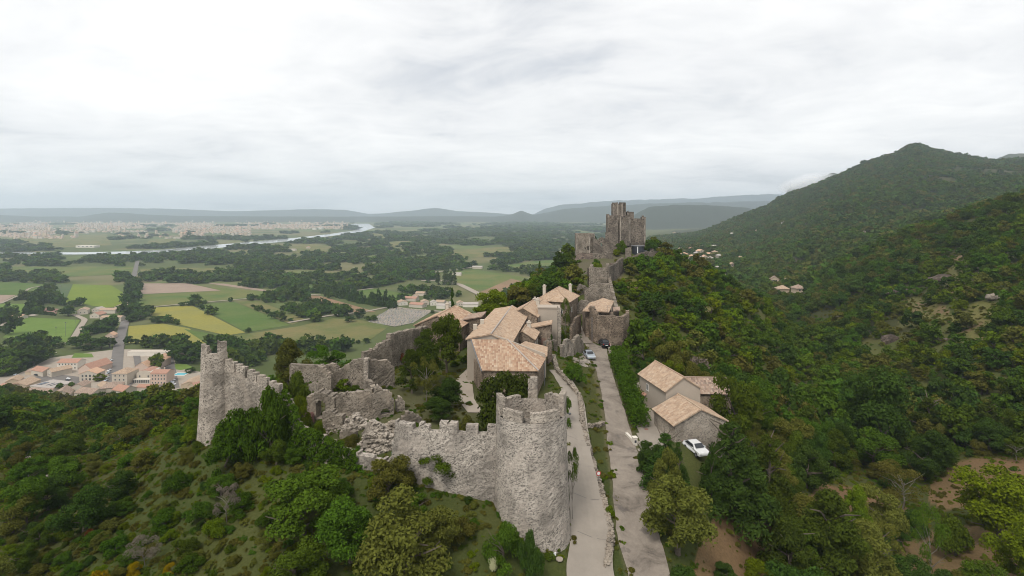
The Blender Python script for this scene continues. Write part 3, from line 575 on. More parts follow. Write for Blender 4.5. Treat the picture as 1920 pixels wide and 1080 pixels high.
v, f = box_vf(-.3, .3, -.05, .02, 0, .36); mesh('plate', v, f, MT['sign_white'], sg); v, f = box_vf(-.28, -.02, -.06, -.052, .03, .33); mesh('stripe', v, f, MT['tarp'], sg)
# --- curtain wall left of the tower, with merlons, dipping to a low wall
cw = [XY(672, 59.5), XY(745, 58), XY(800, 57), XY(860, 56.5), XY(934, 56.2)]
cl = plen(cw)
cur = empty('curtain_wall', (0, 0, 0), 0, 'grey crenellated curtain wall joining the round tower to the ivy covered low wall', 'wall')
def cz(px, py, Y): return CZ - (py - HY) / F * Y
ctop = lin((0, cz(672, 852, 59)), (cl * .27, cz(745, 866, 58)), (cl * .29, cz(752, 806, 58)), (cl * .5, cz(800, 806, 57)), (cl, cz(934, 812, 56)))
masonry('wall', cw, lambda s: 104.0 - 2.2 * s / cl, ctop, 'stone_tower', cur, .9, .3, seed=11, jag=.18)
for i, (a, b, h) in enumerate(((.30, .43, .85), (.475, .545, .6), (.615, .735, .95), (.79, .87, .8), (.93, .99, .9))):
    pts = seg(cw, a * cl, b * cl); zb = ctop((a + b) / 2 * cl)
    masonry('merlon', pts, zb - .1, zb + h, 'stone_tower', cur, .75, .22, seed=20 + i, jag=.24)
# --- ivy covered wall curving up to the stepped rampart and the tall half tower
iv = [XY(672, 59.6), XY(620, 61), XY(580, 62.5), XY(558, 64), XY(545, 66), XY(535, 66.5)]
il = plen(iv); iz = lin((0, cz(672, 850, 59.6)), (il * .4, cz(615, 822, 61)), (il * .7, cz(565, 795, 63.5)), (il * .85, cz(548, 765, 66)), (il, cz(532, 735, 66.5)))
ivw = empty('low_wall', (0, 0, 0), 0, 'low curved rampart buried in ivy below the ruined courtyard', 'wall'); masonry('wall', iv, lambda s: 103.5, iz, 'stone_pale', ivw, .7, .32, seed=31, jag=.12)
rp = [XY(528, 66.3), XY(500, 67), XY(470, 68), XY(424, 69.5)]; rl = plen(rp)
ram = empty('stepped_rampart', (0, 0, 0), 0, 'pale crenellated rampart stepping down from the tall half tower into the ivy', 'wall')
masonry('wall', rp, 104.5, lin((0, cz(528, 738, 66.3)), (rl * .5, cz(480, 712, 67.5)), (rl, cz(424, 686, 69.5))), 'stone_pale', ram, .7, .26, seed=33, jag=.08)
nm = 5
for i in range(nm):
    a, b = (i + (.04, .1, .02, .07, .05)[i]) / nm, (i + (.92, .95, .86, .93, .9)[i]) / nm; pts = seg(rp, a * rl, b * rl, .3); px = 528 - 104 * (a + b) / 2
    zb = lin((0, cz(528, 738, 66.3)), (rl * .5, cz(480, 712, 67.5)), (rl, cz(424, 686, 69.5)))((a + b) / 2 * rl)
    sl = (cz(424, 686, 69.5) - cz(528, 738, 66.3)) / rl
    masonry('merlon', pts, zb - .5, lambda s, zb=zb, sl=sl, l=plen(pts): zb + 1.05 + (s - l / 2) * sl * .95, 'stone_pale', ram, .6, .24, seed=40 + i, jag=.07, rough=.025)
lt = empty('half_tower', (0, 0, 0), 0, 'tall pale open backed tower with two merlons above the wooded slope', 'tower')
lx, lyy = XY(409, 70.5); a_l = [math.radians(a) for a in np.linspace(-118, 62, 26)]
ltp = [(lx + 1.72 * math.sin(a), lyy - 1.72 * math.cos(a)) for a in a_l]
lzt = cz(405, 662, 69)
masonry('wall', ltp, 101.5, lzt, 'stone_pale', lt, .55, .25, batter=.75, seed=51, jag=.06, rough=.025)
ltl = plen(ltp)
for a, b, h in ((.22, .60, 1.05), (.80, .99, 1.5)):
    pts = seg(ltp, a * ltl, b * ltl, .25); masonry('merlon', pts, lzt - .12, lzt + h, 'stone_pale', lt, .5, .22, seed=int(a * 100), jag=.1, rough=.025)
EXCL += [(lx, lyy, 2.4)]
# --- ruined house and the smaller ruins of the courtyard
rh = empty('ruined_house', (0, 0, 0), 0, 'roofless ruined stone house with broken walls standing in the courtyard', 'ruin')
w1 = [XY(599, 84.5), XY(623, 84)]; l1 = plen(w1)
masonry('wall', w1, 103, lin((0, cz(600, 687, 84.5)), (l1 * .3, cz(600, 688, 84.5)), (l1, cz(623, 704, 84))), 'stone_ruin', rh, .7, .26, seed=61, jag=.15)
w2 = [XY(604, 91), XY(600, 85)]; l2 = plen(w2); masonry('wall', w2, 103, lin((0, cz(603, 684, 91)), (l2, cz(600, 686, 85))), 'stone_ruin', rh, .65, .28, seed=62, jag=.2)
w3 = [XY(606, 89), XY(688, 86)]; l3 = plen(w3); masonry('wall', w3, 103, lin((0, cz(606, 685, 89)), (l3 * .12, cz(620, 681, 89)), (l3 * .3, cz(632, 684, 88)), (l3 * .4, cz(640, 692, 88)), (l3 * .55, cz(652, 684, 87)), (l3 * .75, cz(668, 672, 87)), (l3, cz(688, 670, 86))), 'stone_ruin', rh, .65, .26, seed=63, jag=.22, openings=((l3 * .58, l3 * .68, cz(660, 728, 87), cz(660, 717, 87), False), (l3 * .60, l3 * .64, cz(660, 710, 87), cz(660, 706, 87), False), (l3 * .76, l3 * .79, cz(660, 709, 87), cz(660, 705, 87), False)))
w4 = [XY(687, 84), XY(738, 86.5)]; l4 = plen(w4); masonry('wall', w4, 103.5, lin((0, cz(687, 672, 84)), (l4 * .8, cz(727, 676, 86)), (l4, cz(738, 690, 86.5))), 'stone_ruin', rh, .8, .28, seed=64, jag=.25)
masonry('pillar', [XY(683, 83.2), XY(691, 83.2)], 103.5, cz(687, 670, 83.5), 'stone_pale', rh, .7, .25, seed=65, jag=.2)
masonry('wall', [XY(545, 96), XY(604, 95)], 102, cz(575, 682, 96), 'stone_ruin', empty('back_wall', (0, 0, 0), 0, 'dark rubble boundary wall behind the wooden pallet and ruined house', 'wall'), .7, .32, seed=66, jag=.12)
def ruin(label, px0, px1, Y0, Y1, tops, bot, openings=(), seed=70, thick=.8, mat='stone_ruin', cat='ruin', name='ruined_wall', jag=.35):
    e_ = empty(name, (0, 0, 0), 0, label, cat); w_ = [XY(px0, Y0), XY(px1, Y1)]; l_ = plen(w_)
    tp = [(l_ * (p - px0) / (px1 - px0), cz(p, y, Y0 + (Y1 - Y0) * (p - px0) / (px1 - px0))) for p, y in tops]
    op = [(l_ * (a - px0) / (px1 - px0), l_ * (b - px0) / (px1 - px0), cz(0, yb, (Y0 + Y1) / 2), cz(0, yt, (Y0 + Y1) / 2), ar) for a, b, yb, yt, ar in openings]
    masonry('wall', w_, bot, lin(*tp), mat, e_, thick, .27, op, jag, seed=seed); return e_
ruin('ruined vaulted wall with a dark cave like opening', 580, 632, 75.5, 75, ((580, 745), (600, 733), (632, 742)), 103.5, ((596, 616, 780, 748, True),), 71, 1.6)
ruin('grey leaning ruined wall with a broken top below the roofless house', 626, 700, 75, 73.5, ((626, 742), (660, 735), (700, 728)), 104, (), 72, .8)
ruin('ruined chimney wall with a blind arch and ragged peak', 698, 738, 73, 74, ((698, 745), (703, 726), (712, 724), (716, 734), (730, 732), (738, 750)), 104, ((713, 732, 776, 764, True),), 73, .9)
ruin('low broken wall between the vaulted ruin and the rubble', 608, 645, 71, 70.5, ((608, 772), (630, 770), (645, 782)), 104.5, (), 74, 1.0)
ruin('ruined rampart climbing towards the round ended house', 728, 800, 98, 112, ((728, 628), (745, 622), (770, 618), (800, 612)), 101, (), 75, .9)
ruin('ragged lower rampart behind the red shrub', 680, 732, 93, 98, ((680, 660), (700, 655), (715, 640), (732, 636)), 102, (), 76, .8)
ruin('low terrace wall in the courtyard grass beside the mound of stones', 640, 668, 68, 67, ((640, 806), (655, 800), (668, 808)), 104.5, (), 77, .7)
ruin('short ruined pier beside the chimney wall', 742, 758, 75, 75.5, ((742, 752), (750, 742), (758, 756)), 104.5, (), 78, .9)
ruin('ragged wall stub under the bushy pines', 752, 790, 70, 71, ((752, 784), (765, 772), (778, 780), (790, 778)), 104.5, (), 79, .8)
ruin('broken side wall joining the vaulted ruin to the roofless house', 690, 704, 82, 76, ((690, 712), (698, 722), (704, 735)), 104.5, (), 80, .7)
ruin('half buried wall corner beside the wooden panel', 582, 600, 88, 84, ((582, 722), (592, 716), (600, 722)), 103.5, (), 82, .6)
# rubble heaps: many stones too small to pick apart
def stone_vf(c, r, rng, flat_=.7):
    bm = bmesh.new(); bmesh.ops.create_icosphere(bm, subdivisions=1, radius=1)
    V = []; sx_, sy_, sz_ = r * rng.uniform(.7, 1.3), r * rng.uniform(.7, 1.3), r * rng.uniform(.5, .95) * flat_; a = rng.uniform(0, 6.3)
    for v_ in bm.verts:
        k_ = rng.uniform(.8, 1.15); x_, y_, z_ = v_.co.x * sx_ * k_, v_.co.y * sy_ * k_, v_.co.z * sz_ * k_
        V.append((c[0] + x_ * math.cos(a) - y_ * math.sin(a), c[1] + x_ * math.sin(a) + y_ * math.cos(a), c[2] + z_))
    Fs = [tuple(q.index for q in f_.verts) for f_ in bm.faces]; bm.free(); return V, Fs
def heap(label, px, py, Y, rx, ry, h, n, seed, mat='stone_ruin', size=.3):
    rng = random.Random(seed); x0, y0 = XY(px, Y); e_ = empty('rubble_heap', (0, 0, 0), 0, label, 'rubble'); ps = []
    for i in range(n):
        a, r = rng.uniform(0, 6.283), math.sqrt(rng.random()); x, y = x0 + math.cos(a) * r * rx, y0 + math.sin(a) * r * ry
        ps.append(stone_vf((x, y, T1(x, y) + h * (1 - r ** 1.3) + rng.uniform(-.1, .15)), size * rng.uniform(.6, 1.7), rng))
    # solid core under the stones
    V = [(x0, y0, T1(x0, y0) + h)] + [(x0 + math.cos(t) * rx * q, y0 + math.sin(t) * ry * q, T1(x0 + math.cos(t) * rx * q, y0 + math.sin(t) * ry * q) + h * (1 - q ** 1.3) - .15) for q in (.5, 1.0) for t in [k * .524 for k in range(12)]]
    Fs = [(0, 1 + k, 1 + (k + 1) % 12) for k in range(12)] + [(1 + k, 13 + k, 13 + (k + 1) % 12, 1 + (k + 1) % 12) for k in range(12)]
    mesh('core', V, Fs, MT[mat], e_); v_, f_ = merge(ps); tag(mesh('stones', v_, f_, MT[mat], e_), kind='stuff')
heap('big pale heap of rubble ending in a ruined buttress beside the curtain wall', 705, 820, 64, 2.4, 1.6, 3.2, 170, 5, 'stone_pale', .28)
heap('mound of pale stones on the courtyard grass', 664, 790, 71, 1.9, 1.4, 2.0, 110, 6, 'stone_pale', .3)
heap('scatter of fallen stones below the vaulted ruin', 628, 778, 70.5, 1.6, 1.1, .9, 60, 7, 'stone_ruin', .25)
heap('low spread of rubble under the chimney wall', 735, 790, 69, 2.6, 2.2, .9, 90, 8, 'stone_ruin', .26)
heap('small white outcrop of stones on the grassy slope', 55, 850, 92, 1.3, 1.0, 1.5, 40, 9, 'stone_pale', .4)
heap('crumbling white stones spilling down the slope', 78, 880, 84, .9, 2.2, .5, 40, 10, 'stone_pale', .22)
masonry('wall', [XY(684, 66.5), XY(702, 64.5)], 104, lin((0, cz(684, 808, 66.5)), (2, cz(702, 790, 64.5))), 'stone_pale', empty('ruined_buttress', (0, 0, 0), 0, 'sloping ruined buttress rising from the big rubble heap', 'ruin'), .8, .26, seed=81, jag=.25)
wp = empty('wooden_pallet', tuple(P(578, 736, 94)), -.1, 'orange planked wooden panel leaning on the dark rubble wall', 'panel')
for i in range(9):
    v, f = box_vf(-1.05 + i * .235, -1.05 + i * .235 + .215, -.03, .03, 0, 1.1); v = [(a, b + c * .45, c) for a, b, c in v]; mesh('plank', v, f, MT['wood'], wp)
v, f = box_vf(-1.05, 1.05, .04, .1, .2, .32); v = [(a, b + c * .45, c) for a, b, c in v]; mesh('batten', v, f, MT['wood_grey'], wp)
tp_ = empty('tarpaulin', tuple(P(749, 852, 60.2)), .3, 'green and white tarpaulin draped over a hump behind the curtain wall', 'tarpaulin')
tv, tf = [], []
for j in range(9):
    for i in range(11):
        x, y = (i / 10 - .5) * 1.7, (j / 8 - .5) * 1.3; tv.append((x, y, .95 * max(0, 1 - (x / .9) ** 2) * max(0, 1 - (y / .75) ** 2) + .06 * math.sin(x * 9 + y * 5)))
for j in range(8):
    for i in range(10): tf.append((j * 11 + i, j * 11 + i + 1, (j + 1) * 11 + i + 1, (j + 1) * 11 + i))
for nm_, sel, mt_ in (('cover', [q for k, q in enumerate(tf) if k % 10 < 6], 'tarp'), ('flap', [q for k, q in enumerate(tf) if k % 10 >= 6], 'pale_tarp')):
    ids = sorted({j for q in sel for j in q}); mp2 = {a: b for b, a in enumerate(ids)}; mesh(nm_, [tv[i] for i in ids], [tuple(mp2[i] for i in q) for q in sel], MT[mt_], tp_, smooth=True)
# --- low stone wall along the ramp: coping stones joined
def low_wall(label, pts, h, size, seed, mat='stone_pale', hs=None):
    rng = random.Random(seed); q = spline(pts, size * .85); ps = []; e_ = empty('low_wall', (0, 0, 0), 0, label, 'wall'); Lw = plen(pts)
    for i, (x, y) in enumerate(q):
        z = T1(x, y); nl = int(h / (size * .55)) + 1
        for k in range(nl):
            for s_ in (-.14, .14): ps.append(stone_vf((x + s_ * rng.uniform(.8, 1.5), y + rng.uniform(-.08, .08), z + k * size * .5), size * .62 * rng.uniform(.75, 1.2), rng, .75))
    v_, f_ = merge(ps); tag(mesh('stones', v_, f_, MT[mat], e_), kind='stuff')
    masonry('core', [tuple(a) for a in q], lambda s: 96, lambda s: T1(*[float(np.interp(s / max(Lw, 1e-6), np.linspace(0, 1, len(q)), q[:, k])) for k in (0, 1)]) + h - .15, 'stone_ruin', e_, .34, .4, seed=seed, jag=.05)
low_wall('low rubble wall with rounded coping following the concrete ramp', LOWWALL, .8, .42, 3, 'stone_ruin')
low_wall('short broken dry stone wall on the grass bank between ramp and lane', way([(1094, 800), (1110, 802), (1130, 796)]), .6, .4, 4, 'stone_ruin')
low_wall('low parapet beside the lane below the round walled house', way([(1146, 668), (1143, 656), (1141, 645)]), .7, .4, 5)
low_wall('pale retaining wall stones on the far side of the yard', [tuple(G(a, b))[:2] for a, b in ((1396, 782), (1412, 788), (1422, 794), (1440, 794))], .7, .45, 6)
# ------------------------------------------------------------------ buildings
def facet_data(pts, pitch=.30, row=.42, ribs=True, amp=.05, thick=.13):
    """tiled roof slope on a convex polygon; pts[0]->pts[1] is the eave. Returns verts, faces, uvs"""
    p = [Vector(q) for q in pts]; nrm = Vector((0, 0, 0))
    for i in range(1, len(p) - 1): nrm += (p[i] - p[0]).cross(p[i + 1] - p[0])
    nrm.normalize()
    if nrm.z < 0: nrm = -nrm
    eu = (p[1] - p[0]).normalized(); ev = nrm.cross(eu).normalized()
    if sum((q - p[0]).dot(ev) for q in p) < 0: ev = -ev
    uv = [((q - p[0]).dot(eu), (q - p[0]).dot(ev)) for q in p]
    V, Fs, U = [], [], []
    if ribs:
        us = [a for a, b in uv]; u0, u1 = min(us), max(us); nu = max(2, int((u1 - u0) / pitch * 4)); n = len(uv)
        lo, hi = [], []; ul = np.linspace(u0 + 1e-3, u1 - 1e-3, nu + 1)
        for u in ul:
            vs_ = []
            for i in range(n):
                (a, b), (c, d) = uv[i], uv[(i + 1) % n]
                if (a - u) * (c - u) <= 0 and abs(a - c) > 1e-9: vs_.append(b + (d - b) * (u - a) / (c - a))
            lo.append(min(vs_) if vs_ else 0); hi.append(max(vs_) if vs_ else 0)
        nv = max(1, int((max(hi) - min(lo)) / row))
        for j in range(nv + 1):
            for i, u in enumerate(ul):
                v = lo[i] + (hi[i] - lo[i]) * j / nv; h = amp * abs(math.sin(math.pi * u / pitch)) + amp * .35 * math.sin(u * 1.7 + v * 2.3)
                V.append(p[0] + eu * u + ev * v + nrm * h); U.append((u, v))
        w = nu + 1
        for j in range(nv):
            for i in range(nu): Fs.append((j * w + i, j * w + i + 1, (j + 1) * w + i + 1, (j + 1) * w + i))
    b0 = len(V); m = len(p)
    for off in (0.0, -thick):
        for q, u in zip(p, uv): V.append(q + nrm * (off - (.012 if ribs else 0))); U.append(u)
    Fs.append(tuple(b0 + i for i in range(m))); Fs.append(tuple(b0 + m + i for i in range(m))[::-1])
    for i in range(m): k = (i + 1) % m; Fs.append((b0 + i, b0 + m + i, b0 + m + k, b0 + k))
    return V, Fs, U
def roof(facets, mat, parent, ribs=True, name='roof', ridge=True):
    V, Fs, U = [], [], []
    for q in facets:
        v, f, u = facet_data(q, ribs=ribs); n = len(V); V += v; U += u; Fs += [tuple(i + n for i in a) for a in f]
    return mesh(name, V, Fs, MT[mat], parent, U)
def bar(name, a, b, r, mat, parent, n=6):
    v, f = tube_vf([a, b], [r, r], n); return mesh(name, v, f, MT[mat], parent)
_wc = {}
def window(parent, loc, rz, w, h, frame='frame_white', pane='glass_dark', shutters=None):
    key = (round(w, 2), round(h, 2), frame, pane)
    if key not in _wc:
        ps = [box_vf(-w / 2 - .08, w / 2 + .08, -.07, .02, -.1, 0), box_vf(-w / 2 - .08, w / 2 + .08, -.05, .02, h, h + .08), box_vf(-w / 2 - .08, -w / 2, -.05, .02, 0, h), box_vf(w / 2, w / 2 + .08, -.05, .02, 0, h), box_vf(-.03, .03, -.03, .02, 0, h)]
        v, f = merge(ps); a = mesh('window', v, f, MT[frame]); v, f = box_vf(-w / 2, w / 2, -.012, .02, 0, h); b = mesh('pane', v, f, MT[pane]); _wc[key] = (a.data, b.data)
        bpy.data.objects.remove(a); bpy.data.objects.remove(b)
    a = link(bpy.data.objects.new('window', _wc[key][0]), parent); a.location = loc; a.rotation_euler = (0, 0, rz)
    link(bpy.data.objects.new('pane', _wc[key][1]), a)
    if shutters:
        for s in (-1, 1):
            v, f = box_vf(s * (w / 2 + .1) - (.0 if s > 0 else w * .45), s * (w / 2 + .1) + (w * .45 if s > 0 else 0), -.09, -.055, 0, h); o = mesh('shutter', v, f, MT[shutters], a)
    return a
def house(label, x, y, z, rz, w, l, he, hr, kind='gable', wall='plaster_cream', tiles='tiles_pale', wins=(), door=None, chim=(), ov=.35, ribs=True, cat='house', name='house', group=None, sink=2.0, parent=None, excl=True):
    """local x across the ridge, local y along it; wins: (face, offset, height, w, h) with face in f b l r"""
    e_ = empty(name, (x, y, z), rz, label, cat, group)
    a, b = w / 2, l / 2
    if kind == 'gable':
        V = [(-a, -b, -sink), (a, -b, -sink), (a, b, -sink), (-a, b, -sink), (-a, -b, he), (a, -b, he), (a, b, he), (-a, b, he), (0, -b, hr), (0, b, hr)]
        Fs = [(0, 1, 5, 8, 4), (2, 3, 7, 9, 6), (1, 2, 6, 5), (3, 0, 4, 7), (4, 8, 9, 7), (8, 5, 6, 9)]
        sl = (hr - he) / a; zo = he - ov * sl; d = .05
        fc = [[(-a - ov, b + ov * .6, zo + d), (-a - ov, -b - ov * .6, zo + d), (0, -b - ov * .6, hr + d), (0, b + ov * .6, hr + d)], [(a + ov, -b - ov * .6, zo + d), (a + ov, b + ov * .6, zo + d), (0, b + ov * .6, hr + d), (0, -b - ov * .6, hr + d)]]
        rd = [((0, -b - ov * .6, hr + d + .04), (0, b + ov * .6, hr + d + .04))]
    elif kind == 'hip':
        r = max(.2, b - a * .9)
        V = [(-a, -b, -sink), (a, -b, -sink), (a, b, -sink), (-a, b, -sink), (-a, -b, he), (a, -b, he), (a, b, he), (-a, b, he)]
        Fs = [(0, 1, 5, 4), (2, 3, 7, 6), (1, 2, 6, 5), (3, 0, 4, 7), (4, 5, 6, 7)]
        A, B = a + ov, b + ov; zo = he + .02
        q = [(-A, -B, zo), (A, -B, zo), (A, B, zo), (-A, B, zo)]; r0, r1 = (0, -r, hr), (0, r, hr)
        fc = [[q[3], q[0], r0, r1], [q[1], q[2], r1, r0], [q[0], q[1], r0], [q[2], q[3], r1]]; rd = [(r0, r1)] + [(q[0], r0), (q[1], r0), (q[2], r1), (q[3], r1)]
        rd = [((i[0], i[1], i[2] + .05), (j[0], j[1], j[2] + .05)) for i, j in rd]
    elif kind == 'shed':
        V = [(-a, -b, -sink), (a, -b, -sink), (a, b, -sink), (-a, b, -sink), (-a, -b, he), (a, -b, hr), (a, b, hr), (-a, b, he)]
        Fs = [(0, 1, 5, 4), (2, 3, 7, 6), (1, 2, 6, 5), (3, 0, 4, 7), (4, 5, 6, 7)]; sl = (hr - he) / w; d = .05
        fc = [[(-a - ov, b + ov, he - ov * sl + d), (-a - ov, -b - ov, he - ov * sl + d), (a + ov * .3, -b - ov, hr + ov * .3 * sl + d), (a + ov * .3, b + ov, hr + ov * .3 * sl + d)]]; rd = []
    else:
        V = [(-a, -b, -sink), (a, -b, -sink), (a, b, -sink), (-a, b, -sink), (-a, -b, he), (a, -b, he), (a, b, he), (-a, b, he)]
        Fs = [(0, 1, 5, 4), (2, 3, 7, 6), (1, 2, 6, 5), (3, 0, 4, 7), (4, 5, 6, 7)]; rd = []
        v, f = box_vf(-a - .15, a + .15, -b - .15, b + .15, he + .01, he + .25); mesh('roof', v, f, MT[tiles], e_, [(q[0], q[1]) for q in v]); fc = []
    mesh('wall', V, Fs, MT[wall], e_)
    if fc:
        ro = roof(fc, tiles, e_, ribs)
        if ribs:
            for p0, p1 in rd: bar('ridge_tiles', p0, p1, .12, 'tiles_pale' if 'pale' in tiles or 'mixed' in tiles else tiles, ro)
    rot = {'f': 0, 'r': math.pi / 2, 'b': math.pi, 'l': -math.pi / 2}
    for wn in wins:
        fc_, o_, h_, ww, wh = wn[:5]; loc = {'f': (o_, -b - .01, h_), 'b': (-o_, b + .01, h_), 'r': (a + .01, o_, h_), 'l': (-a - .01, -o_, h_)}[fc_]
        window(e_, loc, rot[fc_], ww, wh, shutters=wn[5] if len(wn) > 5 else None)
    if door:
        fc_, o_, ww, wh = door; loc = {'f': (o_, -b - .012, 0), 'b': (-o_, b + .012, 0), 'r': (a + .012, o_, 0), 'l': (-a - .012, -o_, 0)}[fc_]
        v, f = box_vf(-ww / 2, ww / 2, -.04, .02, 0, wh); d_ = mesh('door', v, f, MT['shutter'], e_); d_.location = loc; d_.rotation_euler = (0, 0, rot[fc_])
        v, f = box_vf(ww * .28, ww * .34, -.09, -.041, wh * .45, wh * .52); mesh('handle', v, f, MT['zinc'], d_)
    for cx, cy_, ch in chim:
        v, f = merge([box_vf(cx - .35, cx + .35, cy_ - .35, cy_ + .35, he, ch), box_vf(cx - .45, cx + .45, cy_ - .45, cy_ + .45, ch, ch + .15), box_vf(cx - .2, cx + .2, cy_ - .2, cy_ + .2, ch + .15, ch + .5)]); mesh('chimney', v, f, MT['plaster_cream'], e_)
    if excl:
        for t in np.linspace(-1, 1, max(2, int(l / max(w, 1)) * 2 + 1)): EXCL.append((x - math.sin(rz) * t * b * .8, y + math.cos(rz) * t * b * .8, a + 1.2))
    return e_
def poly_house(label, foot, zg, roofs, wall, tiles, name='house', cat='house', thick_wall=None):
    """free form: foot = [(x, y, eave z)], roofs = list of 3d polygons"""
    e_ = empty(name, (0, 0, 0), 0, label, cat); n = len(foot)
    V = [(x, y, zg) for x, y, h in foot] + [(x, y, h) for x, y, h in foot]
    mesh('wall', V, [(i, (i + 1) % n, n + (i + 1) % n, n + i) for i in range(n)] + [tuple(range(n, 2 * n))], MT[wall], e_)
    if roofs: roof(roofs, tiles, e_)
    cx, cy_ = sum(p[0] for p in foot) / n, sum(p[1] for p in foot) / n; EXCL.append((cx, cy_, max(math.hypot(p[0] - cx, p[1] - cy_) for p in foot) + .5)); return e_
# --- the hip roofed house below the long gabled house
Yf = 84.5; zE = cz(0, 695, Yf)
A_, B_ = P(904, 695, Yf), P(1010, 696, Yf); C_ = P(1024, 671, (CZ - zE) / (671 - HY) * F); D_ = P(951, 637, 91.3); E_ = P(884, 636, 91.3); Lf = P(887, 652, (CZ - zE) / (652 - HY) * F)
hh = poly_house('rubble stone house with a mottled hip tiled roof facing the round tower', [(A_.x + .3, A_.y + .3, zE), (B_.x - .3, B_.y + .3, zE), (C_.x - .3, C_.y, zE), (D_.x + 1, 91.2, zE + .1), (E_.x + .4, 91.2, zE + .1)], 102, [[A_, B_, D_, E_], [B_, C_, D_]], 'stone_house', 'tiles_mixed')
bar('ridge_tiles', B_ + Vector((0, 0, .08)), D_ + Vector((0, 0, .08)), .13, 'tiles_grey', hh); bar('gutter', A_ + Vector((-.1, 0, -.08)), E_ + Vector((-.1, 0, -.08)), .09, 'zinc', hh); pass
window(hh, (XY(928, Yf)[0], Yf + .28, zE - 2.0), 0, .45, .9, 'quoin'); bar('downpipe', Vector((B_.x + 1.2, B_.y + 4.6, zE)), Vector((B_.x + 1.2, B_.y + 4.6, 104)), .06, 'zinc', hh)
# --- long gabled house behind it
Yg = 91.6; apx, le, re = P(921, 626, Yg), P(876, 635, Yg), P(1022, 664, Yg)
lg = empty('house', (0, 0, 0), 0, 'long gabled village house with a big pale tiled roof and cream gable', 'house')
gv = [(le.x, Yg, 103), (re.x, Yg, 103), (re.x, Yg, re.z), (apx.x, Yg, apx.z), (le.x, Yg, le.z)]; gv2 = [(a, b + .5, c) for a, b, c in gv]
mesh('gable_wall', gv + gv2, [(0, 1, 2, 3, 4), (9, 8, 7, 6, 5), (1, 6, 7, 2), (2, 7, 8, 3), (3, 8, 9, 4), (4, 9, 5, 0)], MT['plaster_grey'], lg)
zR = apx.z; r1 = P(960, 574, (CZ - zR) / (574 - HY) * F); l1_ = Vector((r1.x - 3.9, r1.y + 1, le.z)); rz_e = zR - 1.7
ra, rb = Vector((apx.x + 3.2, Yg + .5, rz_e)), Vector((r1.x + 3.6, r1.y - 2, rz_e))
up = Vector((0, 0, .06)); ap0 = Vector((apx.x, Yg - .25, zR)); le0 = Vector((le.x - .3, Yg - .25, le.z - .08)); ra0 = Vector((ra.x + .3, Yg - .1, ra.z - .15))
roof([[l1_ + up, le0 + up, ap0 + up, r1 + up], [ra0 + up, rb + up, r1 + up, ap0 + up]], 'tiles_pale', lg); bar('ridge_tiles', ap0 + up * 2, r1 + up * 2, .14, 'tiles_grey', lg)
fv = [(le.x + .2, Yg + .5), (ra.x, Yg + .5), (rb.x - .3, rb.y), (r1.x, r1.y), (l1_.x + .3, l1_.y)]
hz = [le.z - .1, rz_e - .1, rz_e - .1, le.z - .1, le.z - .1]
mesh('wall', [(a, b, 103) for a, b in fv] + [(a, b, h) for (a, b), h in zip(fv, hz)], [(i, (i + 1) % 5, 5 + (i + 1) % 5, 5 + i) for i in range(5)], MT['stone_house'], lg)
for cxp, cyp in ((891, 612), (904, 603)):
    q = P(cxp, cyp, (CZ - le.z - .6) / (cyp - HY) * F); v, f = box_vf(q.x - .35, q.x + .35, q.y - .35, q.y + .35, le.z - .5, le.z + 1.0); mesh('chimney', v, f, MT['plaster_cream'], lg)
EXCL += [(-1, 96, 6), (-1, 103, 6), (0, 111, 6), (1, 118, 6)]
# strip roof and terrace right of the gable
tr = empty('terrace', (0, 0, 0), 0, 'low lean to roof and terrace edge running along the ramp beside the cream gable', 'terrace')
tq = [P(975, 641, 100), P(1024, 662, 93.5), P(1028, 648, 98), P(990, 634, 104)]
zt_ = 110.3; roof([[(XY(1024, 92.6)[0] + .2, 92.6, zt_ - .3), (XY(1027, 99)[0], 99, zt_ - .3), (XY(985, 99.5)[0], 99.5, zt_ + .7), (XY(965, 92.6)[0] - .5, 92.6, zt_ + .9)]], 'tiles_pale', tr)
v, f = box_vf(.8, 5.9, 92.3, 99, 103, zt_ - .35); mesh('wall', v, f, MT['plaster_cream'], tr); EXCL.append((3.5, 96, 4.5))
masonry('wall', [XY(1026, 99), XY(1034, 100)], 104, cz(1030, 640, 99.5), 'stone_house', tr, .4, .3, seed=91, jag=.05)
# --- further village houses
house('low stone lean to house with small tiled roof in the village yard', *XY(1014, 112)[:1], 112, 107, -.12, 4.6, 3.6, 4.0, 5.0, 'shed', 'stone_house', 'tiles_pale', wins=(), door=('f', .6, 1.0, 2.0))
house('stone house with dormer gap and pale tiled gable roof behind the long roof', XY(990, 120)[0], 120, 106.5, -.25, 6.2, 10, 6.2, 7.9, 'gable', 'stone_house', 'tiles_pale', wins=(('r', -3.2, 4.3, .8, 1.1), ('r', -1.4, 4.3, .8, 1.1), ('r', -3.0, 1.6, .8, 1.2), ('f', 1.2, 4.0, .7, 1.0)), chim=((1.6, 3.2, 8.4),))
house('tall plastered ruin like house front with a thin stone pillar', XY(1029, 117)[0], 117.5, 106.5, -.08, 4.6, 3.2, 7.6, 7.9, 'flat', 'plaster_grey', 'plaster_grey', wins=(('f', -.4, 2.6, .5, .7),), sink=3)
house('large hip roofed pale house at the top of the village street', XY(1046, 137)[0], 137, 106.5, -.35, 8.2, 10.5, 6.4, 9.2, 'hip', 'stone_house', 'tiles_pale', wins=(('f', 2.2, 3.5, .8, 1.1), ('r', -2, 3.6, .8, 1.1)), chim=((-3.0, -2.0, 9.6), (2.4, 3.6, 9.4)))
house('small tiled house with low gable beside the hip roofed one', XY(1012, 128)[0], 128, 107.5, -.3, 4.2, 6, 5.0, 6.0, 'gable', 'plaster_grey', 'tiles_pale', chim=((-.8, -1.5, 6.9),))
